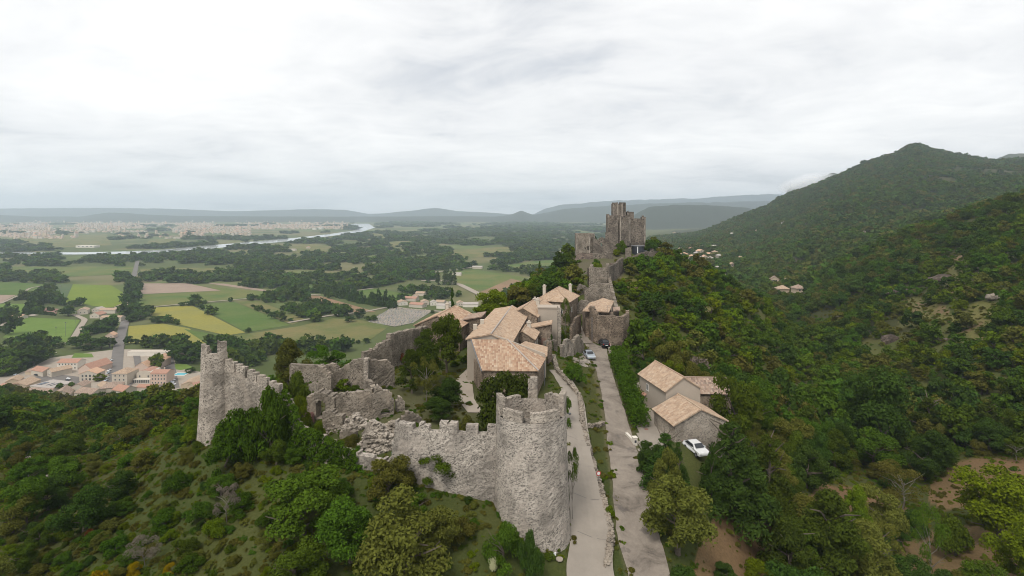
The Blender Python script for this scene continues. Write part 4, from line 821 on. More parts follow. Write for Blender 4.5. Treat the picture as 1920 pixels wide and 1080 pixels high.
rw = house('round ended rubble house with a pink tiled roof at the edge of the village', XY(838, 118)[0], 118, 104.5, -.22, 10, 12, 6.6, 8.8, 'gable', 'stone_house', 'tiles_mixed', wins=(('f', 3.0, 1.2, 1.1, 2.4), ('r', -2, 3, .6, .8)), chim=((-1.5, 4.6, 9.4),))
house('dark stone annex with a brown lean to roof beside the pink roofed house', XY(889, 118.5)[0], 118.5, 105, -.1, 4.4, 5.5, 6.6, 7.4, 'shed', 'stone_house', 'tiles_brown')
house('small roof of pale tiles in the bushes below the pink roofed house', XY(803, 112)[0], 112, 104, -.2, 3.4, 4, 3.6, 4.4, 'gable', 'stone_ruin', 'tiles_pale')
masonry('wall', [XY(1045, 113.5), XY(1052, 113.5)], 104, cz(1048, 576, 113.5), 'stone_pale', empty('stone_pillar', (0, 0, 0), 0, 'tall thin stone pillar ending the plastered house front', 'pillar'), .8, .28, seed=93, jag=.1)
house('narrow stone house with tiled roof squeezed beside the long gabled house', XY(984, 106)[0], 106.5, 106, -.18, 4.6, 6.5, 4.6, 6.0, 'gable', 'stone_house', 'tiles_pale', wins=(('r', -1.2, 2.4, .7, 1.0), ('r', 1.2, 2.4, .7, 1.0), ('f', 0, 2.2, .6, .9)), chim=((.6, 1.8, 6.6),))
ruin('fallen garden wall between the village yard and the ramp', 1020, 1044, 106, 108, ((1020, 640), (1032, 634), (1044, 638)), 104, (), 131, .5, 'stone_ruin')
ruin('crumbling wall on the ridge above the hip roofed house', 1080, 1100, 158, 160, ((1080, 545), (1088, 532), (1100, 538)), 105, (), 132, .8, 'stone_ruin')
ruin('ruined wall running up to the castle crag', 1086, 1108, 190, 196, ((1086, 522), (1098, 512), (1108, 505)), 106, (), 133, .8, 'stone_ruin')
ruin('broken outer wall below the castle gatehouse', 1072, 1086, 222, 226, ((1072, 498), (1080, 490), (1086, 486)), 106, (), 134, 1.0, 'stone_castle')
# --- round walled house on the bend of the lane
rwh = empty('house', (0, 0, 0), 0, 'rubble house with rounded high wall and tiled roof where the lane ends', 'house')
pth = [XY(1104, 127), XY(1110, 123), XY(1122, 121), XY(1146, 120.5), XY(1166, 121.5), XY(1176, 125), XY(1177, 131)]; pl_ = plen(pth)
masonry('wall', pth, 102, lin((0, cz(1104, 582, 127)), (pl_ * .18, cz(1115, 574, 122)), (pl_ * .3, cz(1125, 592, 121)), (pl_ * .7, cz(1158, 594, 121)), (pl_ * .85, cz(1170, 590, 122)), (pl_, cz(1177, 597, 130))), 'stone_house', rwh, .8, .3, seed=95, jag=.3, openings=((pl_ * .74, pl_ * .79, cz(0, 622, 121), cz(0, 612, 121), False),))
zr0 = cz(0, 584, 122)
roof([[P(1092, 583, 124), P(1142, 585, 123), P(1151, 566, 131), P(1131, 558, 133), P(1106, 569, 130)]], 'tiles_pale', rwh); 
v, f = box_vf(XY(1098, 125)[0], XY(1150, 125)[0], 125, 131, 103, cz(0, 588, 124)); mesh('wall', v, f, MT['stone_house'], rwh)
q = P(1143, 583, 123); v, f = merge([box_vf(q.x - .6, q.x - .5, q.y, q.y + .1, q.z - .2, q.z + 1.1), box_vf(q.x + .5, q.x + .6, q.y, q.y + .1, q.z - .2, q.z + 1.1), box_vf(q.x - .6, q.x + .6, q.y, q.y + .1, q.z + 1.1, q.z + 1.2)]); mesh('railing', v, f, MT['wood_grey'], rwh)
roof([[P(1150, 583, 124), P(1163, 582, 124), P(1162, 575, 128), P(1149, 576, 128)]], 'tiles_brown', rwh); EXCL += [(XY(1120, 126)[0], 126, 6), (XY(1155, 126)[0], 126, 6.5)]
bar('drainpipe', P(1110, 595, 121.4), P(1110, 640, 121.4), .08, 'zinc', rwh)
ruin('cream arched ruin wall on the bank beside the silver blue car', 1052, 1074, 104, 108, ((1052, 652), (1060, 636), (1066, 634), (1074, 646)), 104.5, ((1062, 1066, 660, 645, True),), 121, .5, 'stone_pale')
ruin('grey wedge of old wall between lane and arched ruin', 1074, 1093, 109, 116, ((1074, 638), (1082, 628), (1090, 640), (1093, 650)), 104, (), 122, .7, 'stone_ruin')
ruin('stone street wall climbing between the plastered house and the round walled house', 1070, 1088, 118, 128, ((1070, 612), (1078, 596), (1088, 590)), 104, (), 123, .5, 'stone_house', 'wall')
draped('pavement', [tuple(G(a, b))[:2] for a, b in ((1068, 665), (1090, 655), (1108, 676), (1104, 690), (1078, 684))], 'stone_pale', .1, 'bank paved with broken tiles beside the silver blue car', .5)
ribbon('path', way([(1104, 645), (1096, 628), (1090, 610)]), [3.0, 2.6, 2.2], 'road_asphalt', .12, .7, 5, 'narrow street rising between the round walled house and street wall')
# ruins climbing to the castle
ruin('ragged stone enclosure below the ruined stair tower', 1082, 1108, 140, 140, ((1082, 570), (1090, 562), (1108, 566)), 104, (), 101, .7, 'stone_ruin')
e_ = ruin('tall ruined gable wall with two small dark openings above the round walled house', 1096, 1152, 142, 142, ((1096, 545), (1104, 540), (1145, 541), (1152, 560)), 104, ((1123, 1127, 559, 553, False), (1131, 1134, 557, 553, False)), 102, .8, 'stone_ruin')
ruin('long broken rampart wall falling from the ruined tower towards the lane', 1140, 1157, 176, 128, ((1140, 510), (1146, 530), (1152, 556), (1157, 580)), 102, (), 103, .9, 'stone_ruin')
rt = empty('ruined_tower', (0, 0, 0), 0, 'squat ruined tower stub below the castle rock with grass on its top', 'ruin')
for k, (a, b, c, d, y) in enumerate(((1107, 165, 1138, 165, 502), (1138, 165, 1140, 175, 500), (1107, 165, 1110, 176, 503))): masonry('wall', [XY(a, b), XY(c, d)], 106, cz(0, y, b), 'stone_ruin', rt, .9, .32, seed=104 + k, jag=.35)
masonry('wall', [XY(1098, 155), XY(1142, 155)], 106, lin((0, cz(0, 542, 155)), (3, cz(0, 530, 155)), (6.8, cz(0, 532, 155))), 'stone_ruin', rt, .9, .32, seed=108, jag=.4)
v, f = box_vf(*[XY(1109, 166)[0], XY(1137, 166)[0]], 165.4, 175, 108, cz(0, 508, 166)); mesh('fill', v, f, MT['stone_rock'], rt)
ruin('zigzag parapet wall climbing to the castle gate', 1138, 1167, 178, 205, ((1138, 500), (1148, 497), (1158, 489), (1167, 483)), 106, (), 109, .8, 'stone_castle', 'wall', 'parapet_wall')
# --- castle on the crag
Yc = 242
def prism(name, pix, Y, ztop, zbot, mat, parent, jag=.5, cell=.7, seed=1, thick=1.0, openings=()):
    return masonry(name, pix, zbot, ztop, mat, parent, thick, cell, openings, jag, closed=True, seed=seed, rough=.10)
def tower_block(parent, pxs, Y, depth, ytop, ybot, seed, mat='stone_castle', jag=.75, name='tower', skew=.3, openings=(), cren=False):
    """pxs: silhouette corner columns; the middle ones step towards the viewer"""
    n = len(pxs); front = [XY(p, Y - (depth * skew if 0 < i < n - 1 else 0)) for i, p in enumerate(pxs)]
    back = [(front[-1][0] - .3, Y + depth), (front[0][0] + .3, Y + depth)]
    zt = cz(0, ytop, Y); o = masonry(name, front + back, cz(0, ybot, Y) - 2, zt, mat, parent, .9, .6, openings, jag, closed=True, seed=seed, rough=.07)
    a = [(p[0], p[1], zt - .9) for p in front + back]; mesh('floor', a, [tuple(range(len(a)))], MT['stone_rock'], o)
    for p in front[:: 1]:
        v, f = box_vf(p[0] - .28, p[0] + .28, p[1] - .50, p[1] + .3, cz(0, ybot, Y), zt - .2); mesh('quoin', v, f, MT['stone_pale'], o)
    return o
ck = empty('castle_keep', (0, 0, 0), 0, 'ruined castle keep of stepped angular towers on top of the crag', 'castle')
tower_block(ck, [1151, 1158, 1166, 1172], 246, 6, 381, 430, 1)
tower_block(ck, [1158.5, 1163, 1179], 241, 6, 405, 452, 2, jag=.5)
tower_block(ck, [1181, 1208.5], 243, 6, 410, 456, 3, jag=.3)
tower_block(ck, [1177, 1187], 249, 4, 398, 430, 4)
tower_block(ck, [1141, 1159], 245, 6, 403, 462, 5, jag=.9)
masonry('wall', [XY(1135, 240), XY(1159, 239)], 110, lin((0, cz(0, 437, 240)), (2.5, cz(0, 420, 240)), (5.8, cz(0, 411, 240))), 'stone_castle', ck, 1.2, .55, seed=6, jag=.7)
tower_block(ck, [1205, 1209], 246, 4, 407, 440, 17, name='turret')
cg = empty('castle_gatehouse', (0, 0, 0), 0, 'square pale ruined castle tower with dark window at the cliff edge', 'castle')
tower_block(cg, [1081.5, 1105, 1113.5], 236, 6, 438, 478, 7, 'stone_ruin', .3, openings=((5.0, 5.9, cz(0, 468, 236), cz(0, 461, 236), False), (3.6, 4.2, cz(0, 466, 236), cz(0, 463, 236), False)))
ruin('broken castle curtain wall with bushes between gatehouse and keep', 1112, 1150, 234, 233, ((1112, 444), (1120, 449), (1128, 444), (1140, 449), (1150, 462)), 112, ((1126, 1128.5, 462, 456, False),), 110, 1.2, 'stone_castle')
ruin('lower castle terrace wall of dark stone above the rock', 1112, 1148, 226, 225, ((1112, 472), (1125, 476), (1148, 474)), 109, (), 111, 1.2, 'stone_castle')
ruin('lone stone pier in front of the castle keep', 1173, 1183, 226, 226, ((1173, 466), (1183, 464)), 110, (), 112, 1.6, 'stone_ruin', 'pier', 'stone_pier', .1)
ruin('curved low terrace wall under the castle keep', 1184, 1222, 224, 234, ((1184, 482), (1205, 473), (1222, 472)), 108, (), 113, 1.0, 'stone_castle')
ruin('castle bastion wall at the end of the crag terrace', 1221, 1241, 238, 242, ((1221, 466), (1236, 463), (1241, 470)), 106, (), 114, 1.6, 'stone_castle')
rot_ = empty('metal_cistern', tuple(P(1196, 474, 236)), 0, 'dark round metal structure with flat roof beside the castle keep', 'cistern')
v, f = tube_vf([(0, 0, -1.5), (0, 0, 3.0)], [2.6, 2.6], 20); mesh('drum', v, f, MT['metal_dark'], rot_); v, f = tube_vf([(0, 0, 3.0), (0, 0, 3.25)], [2.95, 2.95], 20); mesh('lid', v, f, MT['zinc'], rot_)
v, f = box_vf(-.9, -.55, -2.75, -2.62, 0, 2.9); mesh('post', v, f, MT['sign_white'], rot_); v, f = box_vf(1.2, 3.6, -2.6, -.5, 0, 1.1); mesh('plinth', v, f, MT['metal_dark'], rot_)
# crag under the castle
def crag(label, pix, Y0, Y1, seed):
    rng = random.Random(seed); V, Fs = [], []; n = len(pix)
    for i, (px, yt, yb) in enumerate(pix):
        for j in range(9):
            t = j / 8; Y = Y1 + (Y0 - Y1) * t ** .8 + rng.uniform(-1, 1); p = P(px, yt + (yb - yt) * t, Y); V.append((p.x + rng.uniform(-.5, .5), p.y, p.z + rng.uniform(-.5, .5)))
    for i in range(n - 1):
        for j in range(8): Fs.append((i * 9 + j, i * 9 + j + 1, (i + 1) * 9 + j + 1, (i + 1) * 9 + j))
    o = mesh('crag', V, Fs, MT['stone_rock']); md = o.modifiers.new('s', 'SOLIDIFY'); md.thickness = 3; md.offset = -1; return tag(o, label, 'rock')
crag('dark rock face under the castle gatehouse', [(1076, 484, 520), (1082, 476, 520), (1090, 475, 518), (1098, 476, 514), (1106, 476, 508), (1114, 474, 506), (1122, 476, 504), (1130, 478, 502), (1140, 480, 500), (1150, 482, 497), (1158, 486, 494)], 214, 233, 2)
EXCL += [(XY(a, b)[0], b, r) for a, b, r in ((1085, 226, 5), (1098, 222, 6), (1115, 216, 7), (1130, 206, 8), (1150, 212, 7), (1140, 222, 6), (1178, 224, 3.5), (1192, 228, 5), (1205, 229, 5), (1218, 232, 5), (1232, 236, 5), (1195, 219, 4), (1212, 221, 4), (1128, 185, 6), (1150, 190, 4), (1160, 202, 4))]
EXCL += [(XY(1160, 245)[0], 245, 13), (XY(1195, 243)[0], 243, 8), (XY(1097, 238)[0], 238, 7), (XY(1130, 232)[0], 232, 8), (XY(1122, 168)[0], 168, 6), (XY(1196, 234)[0], 234, 5), (XY(1120, 150)[0], 150, 6)]
# --- houses beside the lane
hx, hy = XY(1252, 90)[0], 90.5
house('tall plastered house with pale tiled gable roof beside the paved yard', XY(1257, 88)[0], 89.0, 101.8, .22, 6.0, 9.2, 5.2, 7.1, 'gable', 'plaster_grey', 'tiles_pale', wins=(('l', -1.6, 3.2, .7, 1.0),), sink=3, chim=())
house('lower tiled house with speckled stone gable and a tiny dark window', XY(1297, 80)[0] - .2, 80.6, 101.2, .20, 8.2, 6.4, 3.3, 5.2, 'gable', 'stone_pale', 'tiles_pale', sink=3)
house('low stone outbuilding with dark brown channel tiles behind the plastered house', XY(1325, 92)[0], 93.5, 101.0, 1.52, 5.2, 7.6, 3.3, 5.0, 'gable', 'stone_house', 'tiles_brown', sink=3)
house('small lean to shed against the plastered house wall', XY(1212, 91)[0], 92, 101.9, .22, 1.4, 2.6, 2.2, 2.9, 'shed', 'plaster_grey', 'tiles_red', sink=1, excl=False)
mb = empty('meter_cabinet', (*tuple(G(1190, 835))[:2], T1(*tuple(G(1190, 835))[:2])), .2, 'low white gate pier with a black meter box at the yard entrance', 'pier')
v, f = merge([box_vf(-.3, .3, -.3, .3, -.3, 1.1), box_vf(-.36, .36, -.36, .36, 1.1, 1.2)]); mesh('pier', v, f, MT['plaster_white'], mb); v, f = box_vf(-.15, .15, -.33, -.301, .45, .8); mesh('box', v, f, MT['metal_dark'], mb); v, f = box_vf(-.22, .12, .3, 2.8, -.3, .7); mesh('wall', v, f, MT['plaster_white'], mb)
# --- town houses on the plain (front base pixel, size in metres)
def wrow(face, n, width, hs, w=.95, h=1.3, sh=None): return [(face, (i + .5) / n * width - width / 2, z, w, h) + ((sh,) if sh else ()) for z in hs for i in range(n)]
def town(label, px, py, w, l, he, hr, rz=0, kind='gable', wall='plaster_white', tiles='tiles_red', wins=(), cat='house', chim=(), group=None, ribs=False, name='house', door=None):
    g = GP(px, py); return house(label, g.x, g.y + (w if abs(rz) > .8 else l) / 2, .5, rz, w, l, he, hr, kind, wall, tiles, wins, door, chim, .4, ribs, cat, name, group, .6)
Q = math.pi / 2
town('long white two storey hostel with rows of windows', 126, 694, 9, 17.5, 6, 8.2, Q, 'gable', 'plaster_white', 'tiles_red', wrow('l', 6, 16, (.9, 3.8)), 'building')
town('barn like building with a large red roof beside the hostel', 162, 703, 12, 20, 4.5, 8.5, -.12, 'gable', 'plaster_pink', 'tiles_red')
town('orange roofed house with a dark arcade by the square', 164, 716, 13, 10, 6, 8.5, .1, 'gable', 'plaster_cream', 'tiles_orange', wrow('f', 4, 11, (.6, 3.4), 1.3, 1.8))
town('square cream three storey house with a wide pale hip roof', 224, 724, 11.8, 13, 9.2, 12, 0, 'hip', 'plaster_cream', 'tiles_pale', wrow('f', 3, 10, (.8, 3.8, 6.9)), door=('f', 1.2, 1.4, 2.4))
town('long hall with an ochre gable roof', 265, 702, 11, 30, 6, 9.5, 0, 'gable', 'plaster_pink', 'tiles_orange')
town('flat roofed school canopy behind the hall', 277, 669, 6, 38, 4, 4.3, Q, 'flat', 'plaster_white', 'plaster_cream')
town('pink three storey building with rows of windows beside the barrel roof', 297, 722, 10, 12.5, 8.6, 10.4, Q, 'gable', 'plaster_pink', 'tiles_red', wrow('l', 5, 11.5, (.7, 3.6, 6.2)), 'building', chim=((1, -1, 11.4), (1, 3, 11.4)))
# barrel roofed hall
g = GP(270, 718); bh = empty('hall', (g.x, g.y + 6, .5), 0, 'cream hall with a rounded red barrel roof and glazed front', 'hall')
ar = [(6 * math.cos(t), 6.5 + 2.6 * math.sin(t)) for t in np.linspace(0, math.pi, 13)]
bv = [(-6, -6, -.5), (6, -6, -.5)] + [(a, -6, b) for a, b in ar]; bv2 = [(a, 6, c) for a, b, c in bv]; n = len(bv)
mesh('wall', bv + bv2, [tuple(range(n)), tuple(range(n, 2 * n))[::-1]] + [(i, i + n, (i + 1) % n + n, (i + 1) % n) for i in range(n)], MT['plaster_cream'], bh)
rv = [(a * .93, y, b + .12) for y in (-5.4, 6) for a, b in ar]; mesh('roof', rv, [(i, i + 1, i + 14, i + 13) for i in range(12)], MT['tiles_red'], bh, [(q[0], q[1]) for q in rv])
for s in (-3.4, 3.4): window(bh, (s, -6.01, 3.9), 0, 1.2, 1.6)
v, f = box_vf(-7, 6.4, -8.6, -6.02, -.5, 3.2); mesh('veranda', v, f, MT['plaster_white'], bh)
for i in range(9): window(bh, (-6.2 + i * 1.45, -8.62, .4), 0, 1.1, 2.2)
town('low pale house with a broad tan roof beside the pool', 352, 730, 12, 16, 3.2, 5.4, .15, 'gable', 'plaster_tan', 'tiles_pale'); town('pink roofed house at the end of the pool garden', 366, 735, 10, 12, 3.6, 6, -.5, 'gable', 'plaster_tan', 'tiles_red')
town('house with long red roof and pale gable by the trees', 72, 706, 9, 16, 4.2, 6.4, 1.2, 'gable', 'plaster_cream', 'tiles_red'); town('cream gabled annex at the corner of the car park', 98, 708, 9, 14, 4.4, 6.4, -.5, 'gable', 'plaster_cream', 'tiles_pale', wrow('f', 2, 6, (1.2,)))
town('low brown roofed workshop beside dark cars', 64, 704, 6, 16, 2.6, 3.6, 1.45, 'shed', 'plaster_tan', 'tiles_brown'); town('yellow ochre roofed house with two gables', 28, 736, 13, 15, 4.5, 7, .15, 'gable', 'plaster_tan', 'tiles_pale')
town('small ochre wing of the two gabled house', 14, 728, 8, 12, 4.6, 6.6, .5, 'gable', 'plaster_tan', 'tiles_pale')
fr = town('flat grey roofed depot carrying black solar panels', 80, 738, 16, 22, 4, 4.3, 1.3, 'flat', 'plaster_white', 'tiles_grey')
for sx_, sy_, w_, l_ in ((-1.5, 7, 3.0, 4.5), (-1, -.2, 3, 1.2), (-1, -4, 3, 1.2)): v, f = box_vf(sx_ - w_, sx_ + w_, sy_ - l_ / 2, sy_ + l_ / 2, 4.4, 4.5); mesh('solar_panel', v, f, MT['panel_solar'], fr)
for lb, px, py, w, l, he, hr, rz, tl in (('first of the brown roofed row houses at the foot of the wooded slope', 5, 742, 9, 10, 5, 7, 1.4, 'tiles_red'), ('long pinkish row roof behind the wooded slope edge', 62, 748, 8, 26, 4.5, 6.4, 1.5, 'tiles_brown'), ('steep brown gable peeping over the wooded slope', 104, 756, 10, 14, 5, 8, .5, 'tiles_brown'), ('broad brown roofed house with a white end wall', 158, 753, 11, 16, 5.2, 7.6, 1.3, 'tiles_brown'), ('tall brown roofed house beside palms', 142, 744, 8, 10, 7, 9, .2, 'tiles_brown'), ('brown hip roofed corner house below the square house', 198, 742, 12, 13, 5, 7.6, .3, 'tiles_brown'), ('reddish roofed house with small dormer below the square house', 224, 748, 10, 12, 5.5, 8, 1.2, 'tiles_red'), ('low red roof in front of the glazed hall', 275, 735, 6, 16, 3, 4.4, 1.5, 'tiles_red'), ('tan roofed cottage next to the reddish house', 190, 735, 7, 9, 4, 6, .9, 'tiles_pale')):
    town(lb, px, py, w, l, he, hr, rz, 'hip' if 'hip' in lb else 'gable', 'plaster_cream', tl, wrow('f', 2, w * .8, (1.0,)))
town('orange roofed cottage among trees beside the straight road', 202, 637, 8, 10, 4, 6.5, .3, 'gable', 'plaster_pink', 'tiles_orange'); town('low clubhouse beside the football pitch', 32, 598, 8, 16, 3, 4.6, 1.35, 'gable', 'plaster_cream', 'tiles_orange')
for lb, px, py, w, l, he, hr, rz, tl in (('pale farmhouse at the bend of the lane', 148, 590, 11, 16, 5, 7.4, .5, 'tiles_pale'), ('dark red roofed barn of the farm', 177, 597, 12, 13, 4, 7, 0, 'tiles_red'), ('long farm range with pale roof', 200, 588, 9, 22, 4.5, 6.5, Q, 'tiles_pale'), ('tall farmhouse beside the straight road', 223, 585, 12, 16, 7, 9.6, 0, 'tiles_pale'), ('front range of the farm with a row of windows', 207, 603, 8, 26, 4.6, 6.4, Q, 'tiles_pale'), ('cream roofed farm wing', 178, 586, 9, 12, 4, 6, 0, 'tiles_grey')):
    town(lb, px, py, w, l, he, hr, rz, 'gable', 'plaster_cream', tl, wrow('l', 6, l * .85, (1.4,)) if 'windows' in lb else wrow('f', 2, w * .7, (1.5,)))
for lb, px, py, w, l, rz, tl in (('white roofed villa at the corner of the cemetery', 752, 573, 13, 16, .4, 'tiles_pale'), ('long villa with pink roof behind the cemetery', 770, 565, 13, 20, 1.3, 'tiles_red'), ('small gabled villa beside the long pink one', 778, 560, 9, 10, 0, 'tiles_pale'), ('villa among dark trees beside the green field', 788, 555, 11, 15, 1.4, 'tiles_pale'), ('wide villa with broken pink roofs above the cemetery', 782, 577, 13, 22, 1.2, 'tiles_red'), ('pink roofed villa behind the cemetery wall', 795, 572, 11, 14, .3, 'tiles_pale'), ('cream villa with light walls', 812, 573, 10, 12, .2, 'tiles_grey'), ('villa with tan roof near the tall cypress', 826, 572, 11, 14, 1.2, 'tiles_pale'), ('white walled bungalow near the tall cypress', 827, 579, 9, 12, 1.4, 'tiles_grey'), ('grey gabled house left of the tall cypress', 842, 576, 8, 12, 0, 'tiles_grey'), ('beige gabled house behind the pink roofed village house', 862, 574, 10, 12, .2, 'tiles_pale'), ('long white shed behind the pink roofed village house', 882, 576, 8, 22, Q, 'tiles_grey'), ('white house hidden in trees near the bend of the canal road', 797, 549, 8, 12, 1.2, 'tiles_grey'), ('white farm by the pale green field', 857, 517, 10, 18, 1.4, 'tiles_grey'), ('grey barn near the pale green field', 895, 504, 12, 24, 1.5, 'tiles_grey'), ('red brick works on the tan clearing', 575, 466, 14, 30, .3, 'tiles_red'), ('white roofed sheds beside the red works', 545, 470, 12, 36, 1.4, 'tiles_grey')):
    town(lb, px, py, w, l, 4, 6.2, rz, 'gable', 'plaster_white' if 'white' in lb or 'cream' in lb else 'plaster_cream', tl, wrow('f', 2, w * .7, (1.2,)))
# valley houses
VH = [(1276,470,8,'tiles_pale'),(1252,482,8,'tiles_pale'),(1334,508,9,'tiles_orange'),(1286,492,9,'tiles_pale'),(1372,500,9,'tiles_pale'),(1262,492,9,'tiles_pale'),(1272,486,9,'tiles_grey'),(1288,473,9,'tiles_pale'),(1306,478,8,'tiles_grey'),(1321,485,9,'tiles_orange'),(1340,476,9,'tiles_pale'),(1306,496,9,'tiles_grey'),(1320,508,9,'tiles_pale'),(1283,480,13,'tiles_orange'),(1297,484,14,'tiles_orange'),(1313,474,13,'tiles_orange'),(1329,480,17,'tiles_orange'),(1318,465,11,'tiles_pale'),(1337,465,11,'tiles_grey'),(1296,469,9,'tiles_red'),(1326,499,10,'tiles_pale'),(1298,507,15,'tiles_pale'),(1345,507,13,'tiles_grey'),(1359,524,18,'tiles_pale'),(1389,488,10,'tiles_pale'),(1348,483,8,'tiles_grey'),(1481,531,17,'tiles_pale'),(1452,529,12,'tiles_brown'),(1467,549,17,'tiles_pale'),(1497,548,17,'tiles_brown'),(1373,441,8,'tiles_grey'),(1355,444,9,'tiles_grey'),(1421,435,12,'tiles_pale'),(1243,444,7,'tiles_grey'),(1264,437,7,'tiles_pale'),(1332,488,10,'tiles_grey'),(1315,489,9,'tiles_grey'),(1470,421,11,'tiles_grey')]
for i, (px, py, w, tl) in enumerate(VH):
    g = G(px, py, 330); s = max(9, w * g.y / F); EXCL += [(g.x * (1 - d_ / g.y), g.y - d_, s * .55) for d_ in (9, 20, 32)]; lb = {'tiles_orange': 'orange roofed house', 'tiles_pale': 'pale tile roofed house', 'tiles_grey': 'white house with grey roof', 'tiles_red': 'red roofed house', 'tiles_brown': 'brown roofed house'}[tl] + (' in the cluster on the valley floor' if i < 26 or i in (35, 36) else ' by the dirt track under the wooded slope' if i < 30 else ' high on the wooded mountain flank')
    house(lb, g.x, g.y, g.z + .5, [.3, 1.2, -.4, 1.5, .1][i % 5], min(s, 13) * .85, s * .9, 3.2, 6, 'hip' if i % 3 else 'gable', 'plaster_cream' if tl == 'tiles_grey' else 'plaster_tan', tl, wrow('f', 2, 6, (1.0,), 1.4, 1.4), None, (), .9, False, 'house', 'house', 'houses in the valley', 4)
house('tan roofed house behind cypresses below the castle rock', XY(1062, 205)[0], 205, 100, .4, 8, 12, 8, 10.5, 'gable', 'plaster_cream', 'tiles_pale', sink=6)
# rock slabs breaking through the scrub
def outcrop(label, px, py, w, h, seed, mat='stone_rock'):
    g = G(px, py); r_ = random.Random(seed); s = w * g.y / F; hh_ = h * g.y / F; bm = bmesh.new(); bmesh.ops.create_icosphere(bm, subdivisions=3, radius=1)
    for v_ in bm.verts:
        c = v_.co; k_ = 1 + .35 * (float(fbm(np.array([c.x * 1.7 + seed]), np.array([c.z * 2.5 + c.y]), seed)[0]) - .5) * 2; v_.co = Vector((c.x * s / 2 * k_, c.y * s * .28 * k_, (c.z * k_ + .25 * c.x) * hh_ * .6))
    me = bpy.data.meshes.new('rock_outcrop'); bm.to_mesh(me); bm.free(); me.materials.append(MT[mat]); o = link(bpy.data.objects.new('rock_outcrop', me)); o.location = (g.x, g.y, g.z + hh_ * .15); o.rotation_euler = (0, 0, r_.uniform(-.4, .4)); EXCL.append((g.x, g.y - s * .4, s * .42)); EXCL.append((g.x, g.y, s * .35)); return tag(o, label, 'rock')
for i_, (a, b, c, d, lb) in enumerate(((1765, 527, 46, 16, 'smooth brown rock slab above the grassy patch of the valley side'), (1690, 552, 50, 14, 'dark ribbed rock ledge left of the brown slab on the valley side'), (1668, 642, 34, 20, 'grey scree patch in the scrub of the valley side'), (1765, 642, 24, 12, 'pinkish rock under the grassy patch'), (1735, 668, 14, 22, 'narrow red gully rock below the grassy patch'), (1868, 560, 36, 12, 'pale broken rock band across the tan strip'), (1590, 598, 40, 10, 'long thin grey ledge leaning up the valley side'), (1562, 528, 24, 14, 'pale crag in the forest at the mountain foot'), (1620, 442, 7, 12, 'small white cliff high on the mountain'), (1694, 432, 10, 9, 'second white cliff on the mountain slope'), (1605, 455, 8, 8, 'little pale rock under the white cliff'), (1522, 495, 12, 7, 'pale boulder in the forest beside the valley'), (1660, 470, 8, 8, 'reddish rock face on the crest of the near spur'), (1690, 460, 10, 8, 'pink crumbling rock on the spur crest'))): outcrop(lb, a, b, c, d, 200 + i_, 'stone_ruin' if 'white' in lb or 'pale' in lb else 'stone_rock')
EXCL += [(XY(a, b)[0], b, r) for a, b, r in ((1015, 46, 4.5), (1040, 49.5, 3.5), (975, 47.5, 2.5), (1283, 67.5, 4.0), (1312, 66, 3.6), (1256, 68.5, 2.5), (1322, 87, 3.0), (1290, 73, 4.5), (1255, 75, 4.0), (1325, 74, 4.0), (1350, 80, 3.5))]
# swimming pools
for px, py, w, l, lb in ((339, 703, 9, 6.5, 'turquoise swimming pool beside the hedge and tan roofed house'), (90, 664, 9, 5, 'small pale blue pool beside the dark wood')):
    g = GP(px, py); e_ = empty('swimming_pool', (g.x, g.y, .62), 0, lb, 'pool'); v, f = box_vf(-w / 2, w / 2, -l / 2, l / 2, -.02, .04); mesh('water', v, f, MT['pool_water'], e_)
    v, f = merge([box_vf(-w / 2 - 1, w / 2 + 1, -l / 2 - 1, -l / 2, -.02, .12), box_vf(-w / 2 - 1, w / 2 + 1, l / 2, l / 2 + 1, -.02, .12), box_vf(-w / 2 - 1, -w / 2, -l / 2, l / 2, -.02, .12), box_vf(w / 2, w / 2 + 1, -l / 2, l / 2, -.02, .12)]); mesh('coping', v, f, MT['plaster_white'], e_); EXCL.append((g.x, g.y, 7))
# football goals, lamp poles
for px, py, rz, lb in ((61, 629, 0, 'white football goal at the end of the pitch near the town'), (37, 609, 1.2, 'white football goal on the side near the clubhouse')):
    g = GP(px, py); e_ = empty('football_goal', (g.x, g.y, .2), rz, lb, 'goal')
    for s in (-3.6, 3.6): bar('post', (s, 0, 0), (s, 0, 2.4), .16, 'frame_white', e_); bar('stay', (s, 0, 2.4), (s, 1.8, 0), .08, 'frame_white', e_)
    bar('crossbar', (-3.6, 0, 2.4), (3.6, 0, 2.4), .16, 'frame_white', e_)
for px, py in ((105, 640), (123, 630), (113, 552), (142, 607), (208, 660)):
    g = GP(px, py); e_ = empty('floodlight_pole', (g.x, g.y, 0), 0, 'slim grey floodlight pole standing by the football pitch' if py != 660 else 'slim lamp pole at the railway bridge', 'pole', 'floodlight poles'); bar('pole', (0, 0, 0), (0, 0, 15), .12, 'zinc', e_); v, f = box_vf(-.9, .9, -.2, .2, 14.6, 15.1); mesh('lamp_head', v, f, MT['zinc'], e_)
